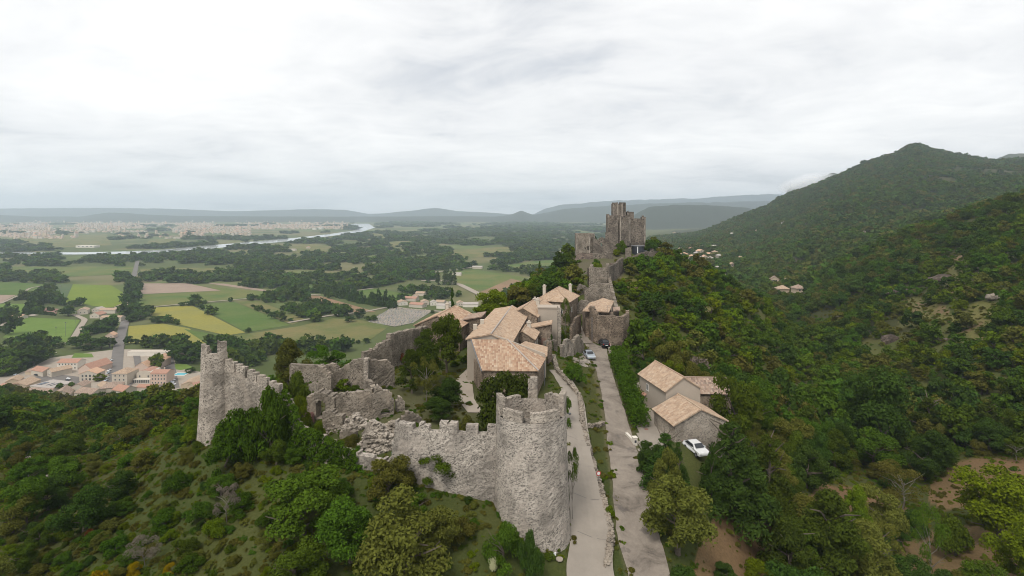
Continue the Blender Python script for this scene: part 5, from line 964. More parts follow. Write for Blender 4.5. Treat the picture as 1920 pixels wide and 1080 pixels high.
# ------------------------------------------------------------------ cars
def car(label, loc, rz, paint, group=None, detail=True, hatch=True):
    e_ = empty('parked_car', loc, rz, label, 'car', group)
    prof = [(-2.05, .35), (-2.1, .62), (-1.98, .86), (-1.0, .98), (-.35, 1.42), (.95, 1.46), (1.75, 1.02), (2.02, .95), (2.08, .6), (2.02, .33)]   # length, height
    V, Fs = [], []; n = len(prof)
    for s in (-1, 1):
        for y, z in prof: V.append((s * (.86 if z < 1.0 else .66), y, z))
    Fs.append(tuple(range(n))[::-1]); Fs.append(tuple(range(n, 2 * n))); Fs += [(i, (i + 1) % n, n + (i + 1) % n, n + i) for i in range(n)]
    b = mesh('body', V, Fs, MT[paint], e_); md = b.modifiers.new('b', 'BEVEL'); md.width = .07; md.segments = 2
    if not detail: 
        v = [(-.6, -.94, 1.03), (.6, -.94, 1.03), (.56, -.42, 1.40), (-.56, -.42, 1.40)]; v = [(a, c - .03, d + .04) for a, c, d in v]; mesh('windscreen', v, [(0, 1, 2, 3)], MT['glass_dark'], e_); return e_
    for nm_, q in (('windscreen', [(-.68, -.97, 1.03), (.68, -.97, 1.03), (.58, -.40, 1.42), (-.58, -.40, 1.42)]), ('rear_window', [(.66, 1.68, 1.09), (-.66, 1.68, 1.09), (-.58, 1.02, 1.45), (.58, 1.02, 1.45)])):
        dy = -.04 if nm_ == 'windscreen' else .04; mesh(nm_, [(a, c + dy, d + .045) for a, c, d in q], [(0, 1, 2, 3)], MT['glass_dark'], e_)
    for s in (-1, 1):
        q = [(s * .83, -.85, 1.02), (s * .83, 1.5, 1.05), (s * .70, .95, 1.38), (s * .70, -.3, 1.36)]; mesh('side_window', [(a + s * .03, c, d) for a, c, d in q], [(0, 1, 2, 3)], MT['glass_dark'], e_)
        for y in (-1.3, 1.28):
            v, f = tube_vf([(s * .70, y, .32), (s * .90, y, .32)], [.32, .32], 14); w_ = mesh('wheel', v, f, MT['rubber'], e_); v, f = tube_vf([(s * .90, y, .32), (s * .915, y, .32)], [.2, .2], 10); mesh('rim', v, f, MT['zinc'], w_)
        v, f = box_vf(s * .62 - .16, s * .62 + .16, -2.14, -2.05, .62, .78); mesh('headlight', v, f, MT['lamp_clear'], e_); v, f = box_vf(s * .70 - .1, s * .70 + .1, 2.03, 2.1, .68, .92); mesh('tail_light', v, f, MT['lamp_red'], e_)
        v, f = box_vf(s * .88, s * 1.02, -.75, -.6, 1.0, 1.12); mesh('mirror', v, f, MT[paint], e_)
    v, f = box_vf(-.28, .28, 2.06, 2.12, .5, .62); mesh('number_plate', v, f, MT['sign_white'], e_); return e_
def gcar(px, py, **kw): g = G(px, py); return (g.x, g.y, g.z + .12)
cp = gcar(1131, 648); car('dark grey hatchback parked against the round rubble wall', (cp[0], cp[1] - 1.0, cp[2] + .05), math.pi + .12, 'car_dark')
cp = gcar(1105, 672); car('silver blue car parked beside the low ruin on the lane', cp, .1, 'car_silver')
cp = gcar(1305, 850); car('white car parked below the speckled gable among dark conifers', (cp[0], cp[1], T1(cp[0], cp[1]) + .05), .25, 'car_white'); EXCL.append((cp[0], cp[1], 4.5)); EXCL.append((cp[0] - .8, cp[1] - 4, 3.0)); CARW = cp
for px, py, rz, c, lb in ((208, 678, .1, 'car_white', 'a'), (207, 684, .1, 'car_white', 'a'), (205, 697, .1, 'car_white', 'a'), (203, 702, .1, 'car_silver', 'a'), (200, 711, .1, 'car_white', 'a'), (199, 716, .1, 'car_silver', 'a'), (320, 704, 1.4, 'car_white', 'b'), (320, 700, 1.4, 'car_silver', 'b'), (322, 719, 1.2, 'car_silver', 'b'), (324, 715, 1.2, 'car_white', 'b'), (325, 723, 1.2, 'car_white', 'b'), (320, 712, 1.2, 'car_dark', 'b'), (298, 732, 1.5, 'car_white', 'b'), (310, 732, 1.5, 'car_silver', 'b'), (94, 718, .2, 'car_white', 'c'), (100, 719, .2, 'car_silver', 'c'), (105, 719, .2, 'car_silver', 'c'), (126, 716, .9, 'car_dark', 'c'), (68, 706, 1.2, 'car_dark', 'c'), (30, 706, 1.3, 'car_silver', 'c'), (128, 713, 1.0, 'car_white', 'c')):
    g = GP(px, py); car({'car_white': 'white', 'car_silver': 'silver', 'car_dark': 'dark'}[c] + {'a': ' car parked along the straight town road', 'b': ' car in the car park beside the pink building', 'c': ' car in the car park among tiled houses'}[lb], (g.x, g.y, .75), rz, c, 'cars parked in the town', False)
# tombs of the cemetery
tomb_v, tomb_f = merge([box_vf(-.55, .55, -1.1, 1.1, 0, .5), box_vf(-.5, .5, .9, 1.15, .5, 1.5)]); tm = mesh('tomb', tomb_v, tomb_f, MT['stone_pale']); tmd = [tm.data]; bpy.data.objects.remove(tm)
for m_ in ('plaster_grey', 'zinc'): q_ = tmd[0].copy(); q_.materials[0] = MT[m_]; tmd.append(q_)
cem = [tuple(GP(a, b))[:2] for a, b in FIELDS[-1][2]]; rng = random.Random(4); cnt = 0
for _ in range(4000):
    px, py = rng.uniform(690, 812), rng.uniform(578, 612); g = GP(px, py); gx = round(g.x / 3.4) * 3.4; gy = round(g.y / 5.2) * 5.2
    if cnt < 290 and inpoly(np.array([gx]), np.array([gy]), cem)[0] and (gx, gy) not in EXCL and round(gy / 5.2) % 4:
        EXCL.append((gx, gy)); o = link(bpy.data.objects.new('tomb', tmd[rng.randrange(3)])); o.location = (gx, gy, .5); o.scale = (rng.uniform(.75, 1.05), rng.uniform(.8, 1.0), rng.uniform(.5, 1.0)); tag(o, 'low stone tomb in the gravel cemetery', 'tomb', 'tombs in the cemetery'); cnt += 1
EXCL = [q for q in EXCL if len(q) == 3]
# road signs
g = G(1122, 912); e_ = empty('road_sign', (g.x, g.y, g.z), .3, 'small round white sign with red ring on the grass bank beside the ramp', 'sign'); bar('post', (0, 0, 0), (0, 0, 1.5), .03, 'zinc', e_)
v, f = tube_vf([(0, -.04, 1.6), (0, -.06, 1.6)], [.3, .3], 16); d_ = mesh('disc', v, f, MT['sign_red'], e_); v, f = tube_vf([(0, -.062, 1.6), (0, -.07, 1.6)], [.2, .2], 16); mesh('face', v, f, MT['sign_white'], d_)
g = P(1257, 1078, 55.5); e_ = empty('road_sign', (g.x, g.y, T1(g.x, g.y)), 0, 'dark backed road sign with a small white triangle at the bend of the lane', 'sign'); z_ = g.z - T1(g.x, g.y); bar('post', (0, 0, 0), (0, 0, z_ + 1.0), .04, 'zinc', e_)
v, f = box_vf(-.1, 1.1, -.03, 0, z_ + .85, z_ + .95); mesh('arm', v, f, MT['zinc'], e_); mesh('panel', [(-.35, -.06, z_ + .45), (.35, -.06, z_ + .45), (0, -.06, z_ - .15), (-.35, -.03, z_ + .45), (.35, -.03, z_ + .45), (0, -.03, z_ - .15)], [(0, 2, 1), (3, 4, 5), (0, 1, 4, 3), (1, 2, 5, 4), (2, 0, 3, 5)], MT['sign_white'], e_)
g = G(1049, 1052); v, f = tube_vf([(g.x, g.y, g.z + .13), (g.x, g.y, g.z + .22)], [.35, .35], 16); tag(mesh('manhole_cover', v, f, MT['gravel_pale']), 'pale round manhole cover on the ground below the round tower', 'cover')
g = G(1067, 778); v, f = tube_vf([(g.x, g.y, g.z + .1), (g.x, g.y, g.z + .20)], [.3, .3], 16); tag(mesh('manhole_cover', v, f, MT['metal_dark']), 'dark round manhole cover set in the pale concrete ramp', 'cover')
g = G(1212, 807); v, f = tube_vf([(g.x, g.y, g.z + .1), (g.x, g.y, g.z + .17)], [.3, .3], 16); tag(mesh('manhole_cover', v, f, MT['court_red']), 'brown round manhole cover in the paved yard', 'cover')
# distant town across the river: thousands of tiny houses that read as one mass
rng = np.random.RandomState(9); V, Fs, MI = [], [], []; nb = 0
for _ in range(11000):
    px, py = rng.uniform(-80, 700), rng.choice([rng.uniform(414, 428), rng.uniform(418, 448)]); 
    if py > 436 and px > 90 + rng.uniform(0, 40) and px < 330 and rng.rand() < .85: continue
    if py > 430 and px > 470: continue
    if fbm(np.array([px / 60]), np.array([py / 8]), 77)[0] < .40: continue
    g = GP(px, py)
    if any(inpoly(np.array([g.x + d]), np.array([g.y + d2]), RIVER)[0] for d, d2 in ((0, 0), (60, 0), (-60, 0), (0, 140), (0, -140))) or px > 655: continue
    w = rng.uniform(6, 15); l = rng.uniform(7, 22); h = rng.uniform(4, 8) if rng.rand() < .93 else rng.uniform(10, 26); r = rng.choice([0, .4, 1.2, 1.5]); c_, s_ = math.cos(r), math.sin(r); n = len(V)
    for X_, Y_, Z_ in ((-w, -l, 0), (w, -l, 0), (w, l, 0), (-w, l, 0), (-w, -l, h), (w, -l, h), (w, l, h), (-w, l, h), (0, -l, h * 1.35), (0, l, h * 1.35)): V.append((g.x + X_ * c_ * .5 - Y_ * s_ * .5, g.y + X_ * s_ * .5 + Y_ * c_ * .5, Z_))
    Fs += [tuple(n + i for i in q) for q in ((0, 1, 5, 8, 4), (2, 3, 7, 9, 6), (1, 2, 6, 5), (3, 0, 4, 7), (4, 8, 9, 7), (8, 5, 6, 9))]; mt = rng.randint(0, 2); MI += [mt] * 4 + [2 + rng.randint(0, 3)] * 2
far = mesh('distant_town', V, Fs, MT['plaster_tan']); 
for m_ in ('plaster_cream', 'tiles_red', 'tiles_pale', 'tiles_brown'): far.data.materials.append(MT[m_])
far.data.polygons.foreach_set('material_index', np.array(MI, np.int32)); tag(far, 'wide pale town spread along the far bank of the river', 'town', kind='stuff')
for i, (a, b, c, d, lb) in enumerate(((602, 430, 30, 20, 'white tower block at the edge of the far riverside town'), (590, 431, 26, 14, 'second white block beside the far tower block'), (310, 424, 26, 18, 'pale block rising over the roofs of the far town'), (20, 437, 120, 9, 'long white warehouse at the edge of the far town'), (56, 437, 90, 9, 'white warehouse beside the long one in the far town'), (165, 464, 70, 8, 'white sheds on the far bank of the river'))):
    g = GP(a, b); house(lb, g.x, g.y, 0, 0, c, 30, d, d + .3, 'flat', 'plaster_white', 'plaster_white', wrow('f', 4, c * .9, (d * .4,), c * .1, d * .25), excl=False, cat='building', name='building', ribs=False)
# ------------------------------------------------------------------ plants
def leaves(lumps, n, leaf, seed, jit=.75, squash=1.0, inner=.25, needle=1.0):
    rs = np.random.RandomState(seed); Lp = np.asarray(lumps, float); w = Lp[:, 3] ** 2; w /= w.sum(); i = rs.choice(len(Lp), n, p=w)
    d = rs.normal(size=(n, 3)); d[:, 2] = np.where(d[:, 2] < -.3, -d[:, 2], d[:, 2]); d /= np.linalg.norm(d, axis=1)[:, None]
    inn = rs.rand(n) < inner; rr = np.where(inn, rs.uniform(.45, .8, n), rs.uniform(.82, 1.08, n)) * Lp[i, 3]
    c = Lp[i, :3] + d * rr[:, None] * np.array([1, 1, squash])
    nm = d + rs.normal(size=(n, 3)) * jit; nm /= np.linalg.norm(nm, axis=1)[:, None]
    a = np.cross(nm, rs.normal(size=(n, 3))); a /= np.linalg.norm(a, axis=1)[:, None]; b = np.cross(nm, a)
    s = leaf * rs.uniform(.6, 1.35, n) * np.where(inn, 1.7, 1.0); s = s[:, None]
    V = np.stack([c - a * s * needle, c - b * s * .55, c + a * s * needle, c + b * s * .55], 1).reshape(-1, 3)
    return V, np.arange(4 * n).reshape(n, 4)
def lumps_for(shape, seed):
    r = random.Random(seed); out_ = []
    if shape == 'round':          # crown radius 1, from .35 to 2.0 high
        ax, lx_, ly_, pw = r.uniform(.75, 1.2), r.uniform(-.2, .2), r.uniform(-.2, .2), r.uniform(.7, 1.5)
        for i in range(r.randint(15, 34)):
            a, h = r.uniform(0, 6.283), .4 + 1.4 * r.random() ** pw; q = math.sqrt(max(0, 1 - ((h - 1.05) / .85) ** 2)) * r.uniform(.35, .92); out_.append((q * math.cos(a) * ax + lx_ * h, q * math.sin(a) + ly_ * h, h * r.uniform(.9, 1.12), r.uniform(.14, .40)))
    elif shape == 'shrub':
        for i in range(20):
            a, h = r.uniform(0, 6.283), r.uniform(.1, 1.0); q = math.sqrt(max(0, 1.1 - h)) * r.uniform(.3, 1.0); out_.append((q * math.cos(a), q * math.sin(a) * (.7 + .1 * (seed % 5)), h * r.uniform(.7, 1.1), r.uniform(.14, .38)))
    elif shape == 'umbrella':
        for i in range(46):
            a, q = r.uniform(0, 6.283), math.sqrt(r.random()) * .88; out_.append((q * math.cos(a), q * math.sin(a), .95 + .42 * (1 - q * q) + r.uniform(-.12, .05), r.uniform(.13, .24)))
    elif shape == 'pine':
        for i in range(34):
            h = r.uniform(.4, 2.2); q = (1 - max(0, h - .8) / 1.7) * r.uniform(.25, .85); a = r.uniform(0, 6.283); out_.append((q * math.cos(a), q * math.sin(a), h, r.uniform(.16, .34)))
    elif shape == 'conifer':
        for lv in range(9):
            h = .25 + lv * .24; q = (1 - lv / 9.5)
            for k in range(max(3, 9 - lv)):
                a = r.uniform(0, 6.283)
                for t in (.45, .85): out_.append((q * t * math.cos(a), q * t * math.sin(a), h - t * .12, .12 + .12 * q))
    elif shape == 'cypress':
        for i in range(30): h = r.uniform(.0, 1.0); q = .08 * (1 - h) ** .5; a = r.uniform(0, 6.283); out_.append((q * math.cos(a), q * math.sin(a), h * .93, .035 + .05 * (1 - h) ** .6))
    elif shape == 'sparse':
        for i in range(16):
            a, h = r.uniform(0, 6.283), r.uniform(.7, 1.9); q = math.sqrt(max(0, 1 - ((h - 1.2) / .9) ** 2)) * r.uniform(.4, .9); out_.append((q * math.cos(a), q * math.sin(a), h, r.uniform(.16, .3)))
    elif shape == 'tuft':
        for i in range(7): a, q = r.uniform(0, 6.283), r.uniform(0, .8); out_.append((q * math.cos(a), q * math.sin(a), r.uniform(.05, .3), r.uniform(.2, .4)))
    return out_
def trunk_data(shape, seed):
    r = random.Random(seed + 99); ps = []
    top = {'round': 1.0, 'shrub': .45, 'umbrella': 1.0, 'pine': 1.9, 'conifer': 2.1, 'cypress': .5, 'sparse': 1.2, 'tuft': .2}[shape]; rb = {'round': .075, 'shrub': .05, 'umbrella': .07, 'pine': .06, 'conifer': .06, 'cypress': .02, 'sparse': .028, 'tuft': .02}[shape]
    pts = [(r.uniform(-.04, .04) * i, r.uniform(-.04, .04) * i, -.25 + (top + .25) * i / 4) for i in range(5)]; ps.append(tube_vf(pts, [rb * (1.3 - .22 * i) for i in range(5)], 6))
    if shape != 'cypress':
        for k in range(7 if shape != 'sparse' else 14):
            z0 = top * r.uniform(.35, 1.0); a = r.uniform(0, 6.283); q = r.uniform(.4, .85); b0 = (0, 0, z0); b1 = (math.cos(a) * q * .5, math.sin(a) * q * .5, z0 + r.uniform(.1, .3)); b2 = (math.cos(a) * q, math.sin(a) * q, z0 + r.uniform(.25, .6)); ps.append(tube_vf([b0, b1, b2], [rb * .5, rb * .33, rb * .12], 4))
    v, f = merge(ps); me = bpy.data.meshes.new('trunk'); me.from_pydata([tuple(q) for q in v], [], f); me.materials.append(MT['bark_pale' if shape == 'sparse' else 'bark']); return me
CR, TRK = {}, {}
LOD = {'near': (9000, .040), 'mid': (1100, .11), 'far': (170, .29)}
def crown(shape, mat, lod, v=0):
    key = (shape, mat, lod, v)
    if key not in CR:
        n, s = LOD[lod]; nd = 1.0
        if shape == 'shrub': n = int(n * .7); s *= 1.05
        if shape == 'umbrella': n = int(n * 1.3); s *= .75
        if shape in ('pine', 'conifer'): n = int(n * 1.25); s *= .85; nd = 1.3
        if shape == 'cypress': n = int(n * .4); s *= .32; nd = 1.6
        if shape == 'sparse': n = int(n * .45); s *= .75
        if shape == 'tuft': n = int(n * .12); s *= 1.6; nd = 2.0
        V, Fq = leaves(lumps_for(shape, v * 7 + 3), n, s, v * 13 + 5, needle=nd, inner=.25 if shape != 'sparse' else 0); CR[key] = np_mesh('crown', V, Fq, MT[mat])
    return CR[key]
def trunk(shape, v=0):
    if (shape, v) not in TRK: TRK[(shape, v)] = trunk_data(shape, v)
    return TRK[(shape, v)]
KINDNAME = {'round': 'tree', 'shrub': 'shrub', 'umbrella': 'umbrella_pine', 'pine': 'pine_tree', 'conifer': 'conifer_tree', 'cypress': 'cypress_tree', 'sparse': 'young_tree', 'tuft': 'shrub'}
def plant(shape, mat, x, y, z, r, h, label, group=None, rz=None, v=0, lod='near'):
    """r: crown radius, h: total height"""
    base_h = {'round': 1.95, 'shrub': 1.2, 'umbrella': 1.5, 'pine': 2.4, 'conifer': 2.4, 'cypress': 1.0, 'sparse': 2.1, 'tuft': .6}[shape]; br = .12 if shape == 'cypress' else 1.0
    e_ = empty(KINDNAME[shape], (x, y, z - .05), rnd.uniform(0, 6.28) if rz is None else rz, label, 'shrub' if shape in ('shrub', 'tuft') else 'tree', group)
    e_.scale = (r / br, r / br, h / base_h)
    link(bpy.data.objects.new('stem' if shape in ('shrub', 'tuft') else 'trunk', trunk(shape, v)), e_); link(bpy.data.objects.new('foliage' if shape in ('shrub', 'tuft') else 'crown', crown(shape, mat, lod, v)), e_); return e_
MAN = []
def mplant(shape, mat, px, Y, w, ytop, label, v=0, group=None, hmin=.6):
    if shape in ('shrub', 'round', 'pine', 'umbrella'):          # stand it where a plant of natural height reaches the row of its top
        ys = np.linspace(Y * .85, Y * 1.5, 60); xs = (px - 960) / F * ys; zt_n = CZ - (ytop - HY) / F * ys; hd = w * ys / F * {'shrub': .75, 'round': 1.0, 'pine': 1.05, 'umbrella': .7}[shape]
        hh_ = zt_n - T(xs, ys); j0 = int(np.argmin(np.abs(ys - Y)))
        if hh_[j0] > hd[j0] * 2.0 or hh_[j0] < hd[j0] * .4: Y = float(ys[int(np.argmin(np.abs(hh_ - hd) + .15 * np.abs(ys - Y)))])
    x, y = XY(px, Y); z = T1(x, y); h = max(hmin, cz(0, ytop, Y) - z); r = w / 2 * Y / F; MAN.append((x, y, r)); return plant(shape, mat, x, y, z, r, h, label, group, v=v)
for a in (
 ('shrub', 'leaf_pine', 952, 73, 128, 703, 'wide domed evergreen behind the round tower', 3), ('pine', 'leaf_pine', 800, 87, 78, 618, 'bushy pine beside the ruined rampart and red shrub', 1), ('round', 'leaf_oak', 838, 96, 66, 598, 'dense green tree against the round ended rubble house', 1), ('pine', 'leaf_pine', 772, 83, 66, 655, 'dark pine in front of the roofless house', 2), ('round', 'leaf_dark', 842, 79, 66, 712, 'low dark evergreen beside the gravel walk', 2), ('sparse', 'leaf_olive', 800, 78, 64, 668, 'thin trunked olive green tree among the pines', 1), ('pine', 'leaf_dark', 815, 73, 74, 742, 'dark spreading pine above the curtain wall', 3), ('shrub', 'leaf_olive', 874, 65, 46, 776, 'grey green bush just behind the curtain wall merlons', 1), ('shrub', 'leaf_red', 742, 91, 34, 648, 'rust red shrub by the ruined rampart'), ('round', 'leaf_oak', 610, 100, 62, 648, 'round green tree behind the roofless house', 3), ('round', 'leaf_olive', 540, 104, 66, 652, 'brownish green tree above the dark rubble wall', 2), ('shrub', 'leaf_oak', 552, 78, 70, 702, 'broad green bush inside the stepped rampart', 2), ('shrub', 'leaf_bright', 560, 71, 44, 745, 'bright bush beside the ivy covered wall', 3),
 ('shrub', 'flower_pink', 580, 69, 30, 770, 'pink flowering bush on the courtyard edge', 1), ('shrub', 'leaf_bright', 595, 67, 34, 792, 'light green bush on the courtyard grass', 0),
 ('round', 'leaf_bright', 925, 131, 72, 548, 'bright green tree behind the long gabled roof', 1), ('round', 'leaf_oak', 992, 155, 60, 536, 'green tree behind the village roofs', 2), ('round', 'leaf_bright', 968, 150, 40, 545, 'light green crown between village roofs', 3), ('round', 'leaf_dark', 1030, 180, 44, 512, 'dark tree between the two tall cypresses', 0), ('round', 'leaf_dark', 1072, 190, 36, 506, 'dark tree at the foot of the castle rock', 1), ('conifer', 'leaf_dark', 1042, 178, 18, 502, 'slim dark conifer below the castle rock', 1), ('conifer', 'leaf_dark', 1058, 170, 26, 512, 'broad dark conifer behind the hip roofed house', 2), ('cypress', 'leaf_dark', 848, 135, 9, 536, 'tall dark cypress behind the pink roofed house', 0), ('cypress', 'leaf_dark', 1012, 186, 8, 487, 'tall thin cypress on the village skyline', 1), ('cypress', 'leaf_dark', 1034, 107, 7, 624, 'small cypress in the village yard', 2),
 ('shrub', 'leaf_bright', 1052, 108, 26, 622, 'yellow green bush in front of the plastered house', 0), ('sparse', 'leaf_oak', 1060, 119, 26, 560, 'tree squeezed between house front and lane', 2), ('shrub', 'leaf_oak', 1076, 92, 56, 676, 'rounded bush on the bank between ramp and lane', 1), ('sparse', 'leaf_oak', 1086, 103, 20, 660, 'small bushy sapling above the tiled bank', 3), ('shrub', 'leaf_oak', 1056, 76, 40, 735, 'bush behind the ramp beside the umbrella pine', 2), ('sparse', 'leaf_oak', 1073, 58, 34, 842, 'bush growing between round tower and ramp', 3), ('shrub', 'leaf_bright', 1142, 57, 26, 945, 'leafy weeds along the low rubble wall', 1), ('shrub', 'leaf_bright', 1102, 73, 16, 808, 'small bush on the broken dry stone wall', 1),
 ('shrub', 'leaf_oak', 945, 49.6, 92, 990, 'large bush at the foot of the round tower', 0), ('shrub', 'leaf_dark', 990, 49.3, 56, 1000, 'dark bush against the round tower', 2), ('shrub', 'flower_cream', 925, 47, 34, 1040, 'cream flowering elder head below the round tower', 1),
 ('conifer', 'leaf_dark', 1246, 66, 92, 806, 'dark conifer beside the white car', 0), ('conifer', 'leaf_dark', 1272, 65, 48, 822, 'short dark conifer half hiding the white car', 2), ('conifer', 'leaf_dark', 1334, 65.5, 56, 826, 'bushy conifer between the white car and the huge cedar', 0), ('conifer', 'leaf_dark', 1372, 67, 170, 782, 'huge dark cedar below the speckled gable', 1), ('conifer', 'leaf_pine', 1440, 72, 110, 806, 'dark evergreen beside the huge cedar', 2), ('round', 'leaf_olive', 1272, 57, 142, 912, 'round olive green tree at the edge of the lane', 1), ('round', 'leaf_olive', 1240, 62, 60, 858, 'small olive tree in front of the dark conifer', 2), ('pine', 'leaf_pine', 1556, 65, 170, 925, 'spreading brownish pine in the orchard', 1), ('pine', 'leaf_pine', 1480, 62, 120, 968, 'dark pine at the edge of the bare red ground', 2), ('pine', 'leaf_olive', 1630, 69, 120, 972, 'olive tinted pine with bare trunk in the orchard', 3), ('round', 'leaf_bright', 1600, 80, 58, 918, 'upright light green shrub on the bare slope', 2), ('sparse', 'leaf_olive', 1694, 90, 104, 868, 'pale branched tree in the middle of brambles', 0), ('sparse', 'leaf_oak', 1745, 70, 62, 952, 'young tree with a thin dark trunk on red soil', 3), ('shrub', 'leaf_dark', 1708, 76, 56, 958, 'round dark bush behind the young tree', 3), ('shrub', 'leaf_oak', 1790, 77, 90, 960, 'bramble thicket beside the young tree', 1), ('round', 'leaf_bright', 1872, 78, 150, 892, 'large bright green tree over the red clearing', 1), ('round', 'leaf_bright', 1925, 68, 100, 980, 'bright green tree at the end of the red clearing', 2), ('shrub', 'leaf_bright', 1420, 60, 70, 1050, 'pale green bush on the bare red ground', 2), ('round', 'leaf_dark', 1650, 112, 130, 702, 'big dark crowned oak on the valley floor', 1), ('round', 'leaf_oak', 1640, 104, 104, 802, 'broad oak above the brambles', 3), ('conifer', 'leaf_pine', 1740, 118, 90, 740, 'layered conifer among valley oaks', 1), ('sparse', 'leaf_oak', 1905, 102, 50, 818, 'small tree on the far edge of the red clearing', 1), ('round', 'leaf_oak', 1380, 85, 90, 716, 'oak beside the channel tiled outbuilding', 0), ('round', 'leaf_bright', 1262, 100, 50, 678, 'bright tree behind the plastered house', 1),
 ('shrub', 'leaf_ivy', 455, 64, 120, 755, 'large ivy clad bush under the pale half tower', 1), ('shrub', 'leaf_ivy', 505, 63.5, 90, 735, 'ivy mound climbing the stepped rampart', 2), ('shrub', 'leaf_ivy', 425, 63, 90, 800, 'dark bush at the foot of the half tower', 0), ('round', 'leaf_olive', 760, 47, 190, 960, 'wide olive green tree crown below the curtain wall', 0), ('round', 'leaf_oak', 570, 52, 170, 900, 'broad green tree on the slope below the ivy wall', 1), ('round', 'leaf_oak', 660, 50, 120, 940, 'green tree between the two broad crowns', 2), ('shrub', 'leaf_yellow', 185, 47, 60, 1062, 'yellow broom bush at the foot of the slope', 1), ('shrub', 'leaf_yellow', 252, 47.5, 34, 1054, 'small yellow broom beside the larger one', 2), ('shrub', 'leaf_yellow', 318, 48, 26, 1058, 'yellow broom tuft among green bushes', 0), ('sparse', 'twig', 425, 55, 52, 905, 'bare twiggy dead shrub on the slope', 1), ('sparse', 'twig', 270, 52, 60, 1005, 'grey dead branches among the bushes', 2), ('shrub', 'leaf_red', 168, 55, 34, 990, 'reddish dry bush on the slope', 1),
 ('shrub', 'leaf_bright', 1156, 230, 26, 466, 'bright bush under the castle keep', 1), ('shrub', 'leaf_oak', 1165, 234, 26, 452, 'green bush against the castle keep', 2), ('shrub', 'leaf_bright', 1120, 170, 24, 494, 'grassy bush on top of the ruined tower', 0), ('shrub', 'leaf_dark', 1222, 240, 34, 452, 'dark bushes beside the castle cistern', 2), ('shrub', 'leaf_oak', 1118, 230, 20, 486, 'bush on the castle crag', 2), ('shrub', 'leaf_oak', 1085, 222, 26, 500, 'bush hanging on the castle crag', 1)): mplant(*a)
# crowns that rise from the roofs' level get their own trees in the town
for px, py, r, h, m, lb in ((40, 690, 13, 15, 'leaf_dark', 'large dark wood edge tree beside the town'), (62, 684, 12, 14, 'leaf_dark', 'dark tree behind the red roofed house'), (10, 705, 10, 13, 'leaf_oak', 'round tree beside the two gabled house'), (18, 690, 12, 14, 'leaf_dark', 'dark tree left of the workshop'), (293, 697, 7, 14, 'leaf_bright', 'big clipped green plane tree beside the pink building'), (186, 715, 4.5, 6, 'leaf_bright', 'round street tree by the orange roofed house'), (345, 676, 14, 15, 'leaf_dark', 'huge dark tree behind the pool garden'), (330, 672, 10, 13, 'leaf_dark', 'dark tree next to the huge one behind the pool'), (360, 680, 10, 12, 'leaf_dark', 'dark crown at the end of the pool lawn'), (358, 700, 4, 5, 'leaf_dark', 'dark hedge tree beside the pool'), (110, 735, 4, 6, 'leaf_oak', 'small tree beside the solar roof'), (132, 736, 4, 7, 'leaf_oak', 'palm like tree beside the row houses'), (170, 655, 10, 11, 'leaf_dark', 'dark tree by the railway'), (150, 652, 11, 11, 'leaf_dark', 'dark crown in the railway hedge'), (190, 655, 9, 11, 'leaf_dark', 'dark tree at the railway bridge'), (205, 652, 7, 9, 'leaf_dark', 'dark crown overhanging the bridge'), (166, 628, 9, 10, 'leaf_dark', 'dark tree in the orchard by the lane'), (180, 615, 7, 9, 'leaf_oak', 'orchard tree beside the orange cottage'), (128, 592, 10, 12, 'leaf_dark', 'dark oak beside the farm lane'), (140, 575, 8, 9, 'leaf_dark', 'dark tree behind the farm'), (252, 590, 12, 13, 'leaf_dark', 'dark tree beside the straight road'), (262, 600, 9, 10, 'leaf_dark', 'dark tree next to the yellow field'), (247, 603, 8, 9, 'leaf_dark', 'smaller dark tree by the road'), (300, 605, 8, 8, 'leaf_dark', 'dark bush clump in the yellow field'), (290, 604, 6, 7, 'leaf_dark', 'small dark tree in the yellow field'), (319, 606, 4, 6, 'leaf_dark', 'lone round tree in the yellow field'), (466, 623, 4, 5, 'leaf_dark', 'lone bush at the corner of the green strip'), (674, 596, 8, 11, 'leaf_dark', 'round tree beside the cemetery'), (655, 604, 7, 7, 'leaf_dark', 'dark bush left of the cemetery'), (700, 602, 6, 7, 'leaf_oak', 'bush at the cemetery corner')):
    g = GP(px, py); plant('round', m, g.x, g.y, 0, r, h, lb, None, v=rnd.randrange(4), lod='mid'); MAN.append((g.x, g.y, r))
for k, (px, h) in enumerate(((821, 26), (834, 28), (839, 27), (845, 26), (852, 27), (803, 20))):
    g = GP(px, 534 if k < 5 else 530); plant('cypress', 'leaf_far', g.x, g.y, 0, 4.2, h, 'tall slim poplar standing beside the pale canal road', 'poplars by the canal road', v=k % 3, lod='mid')
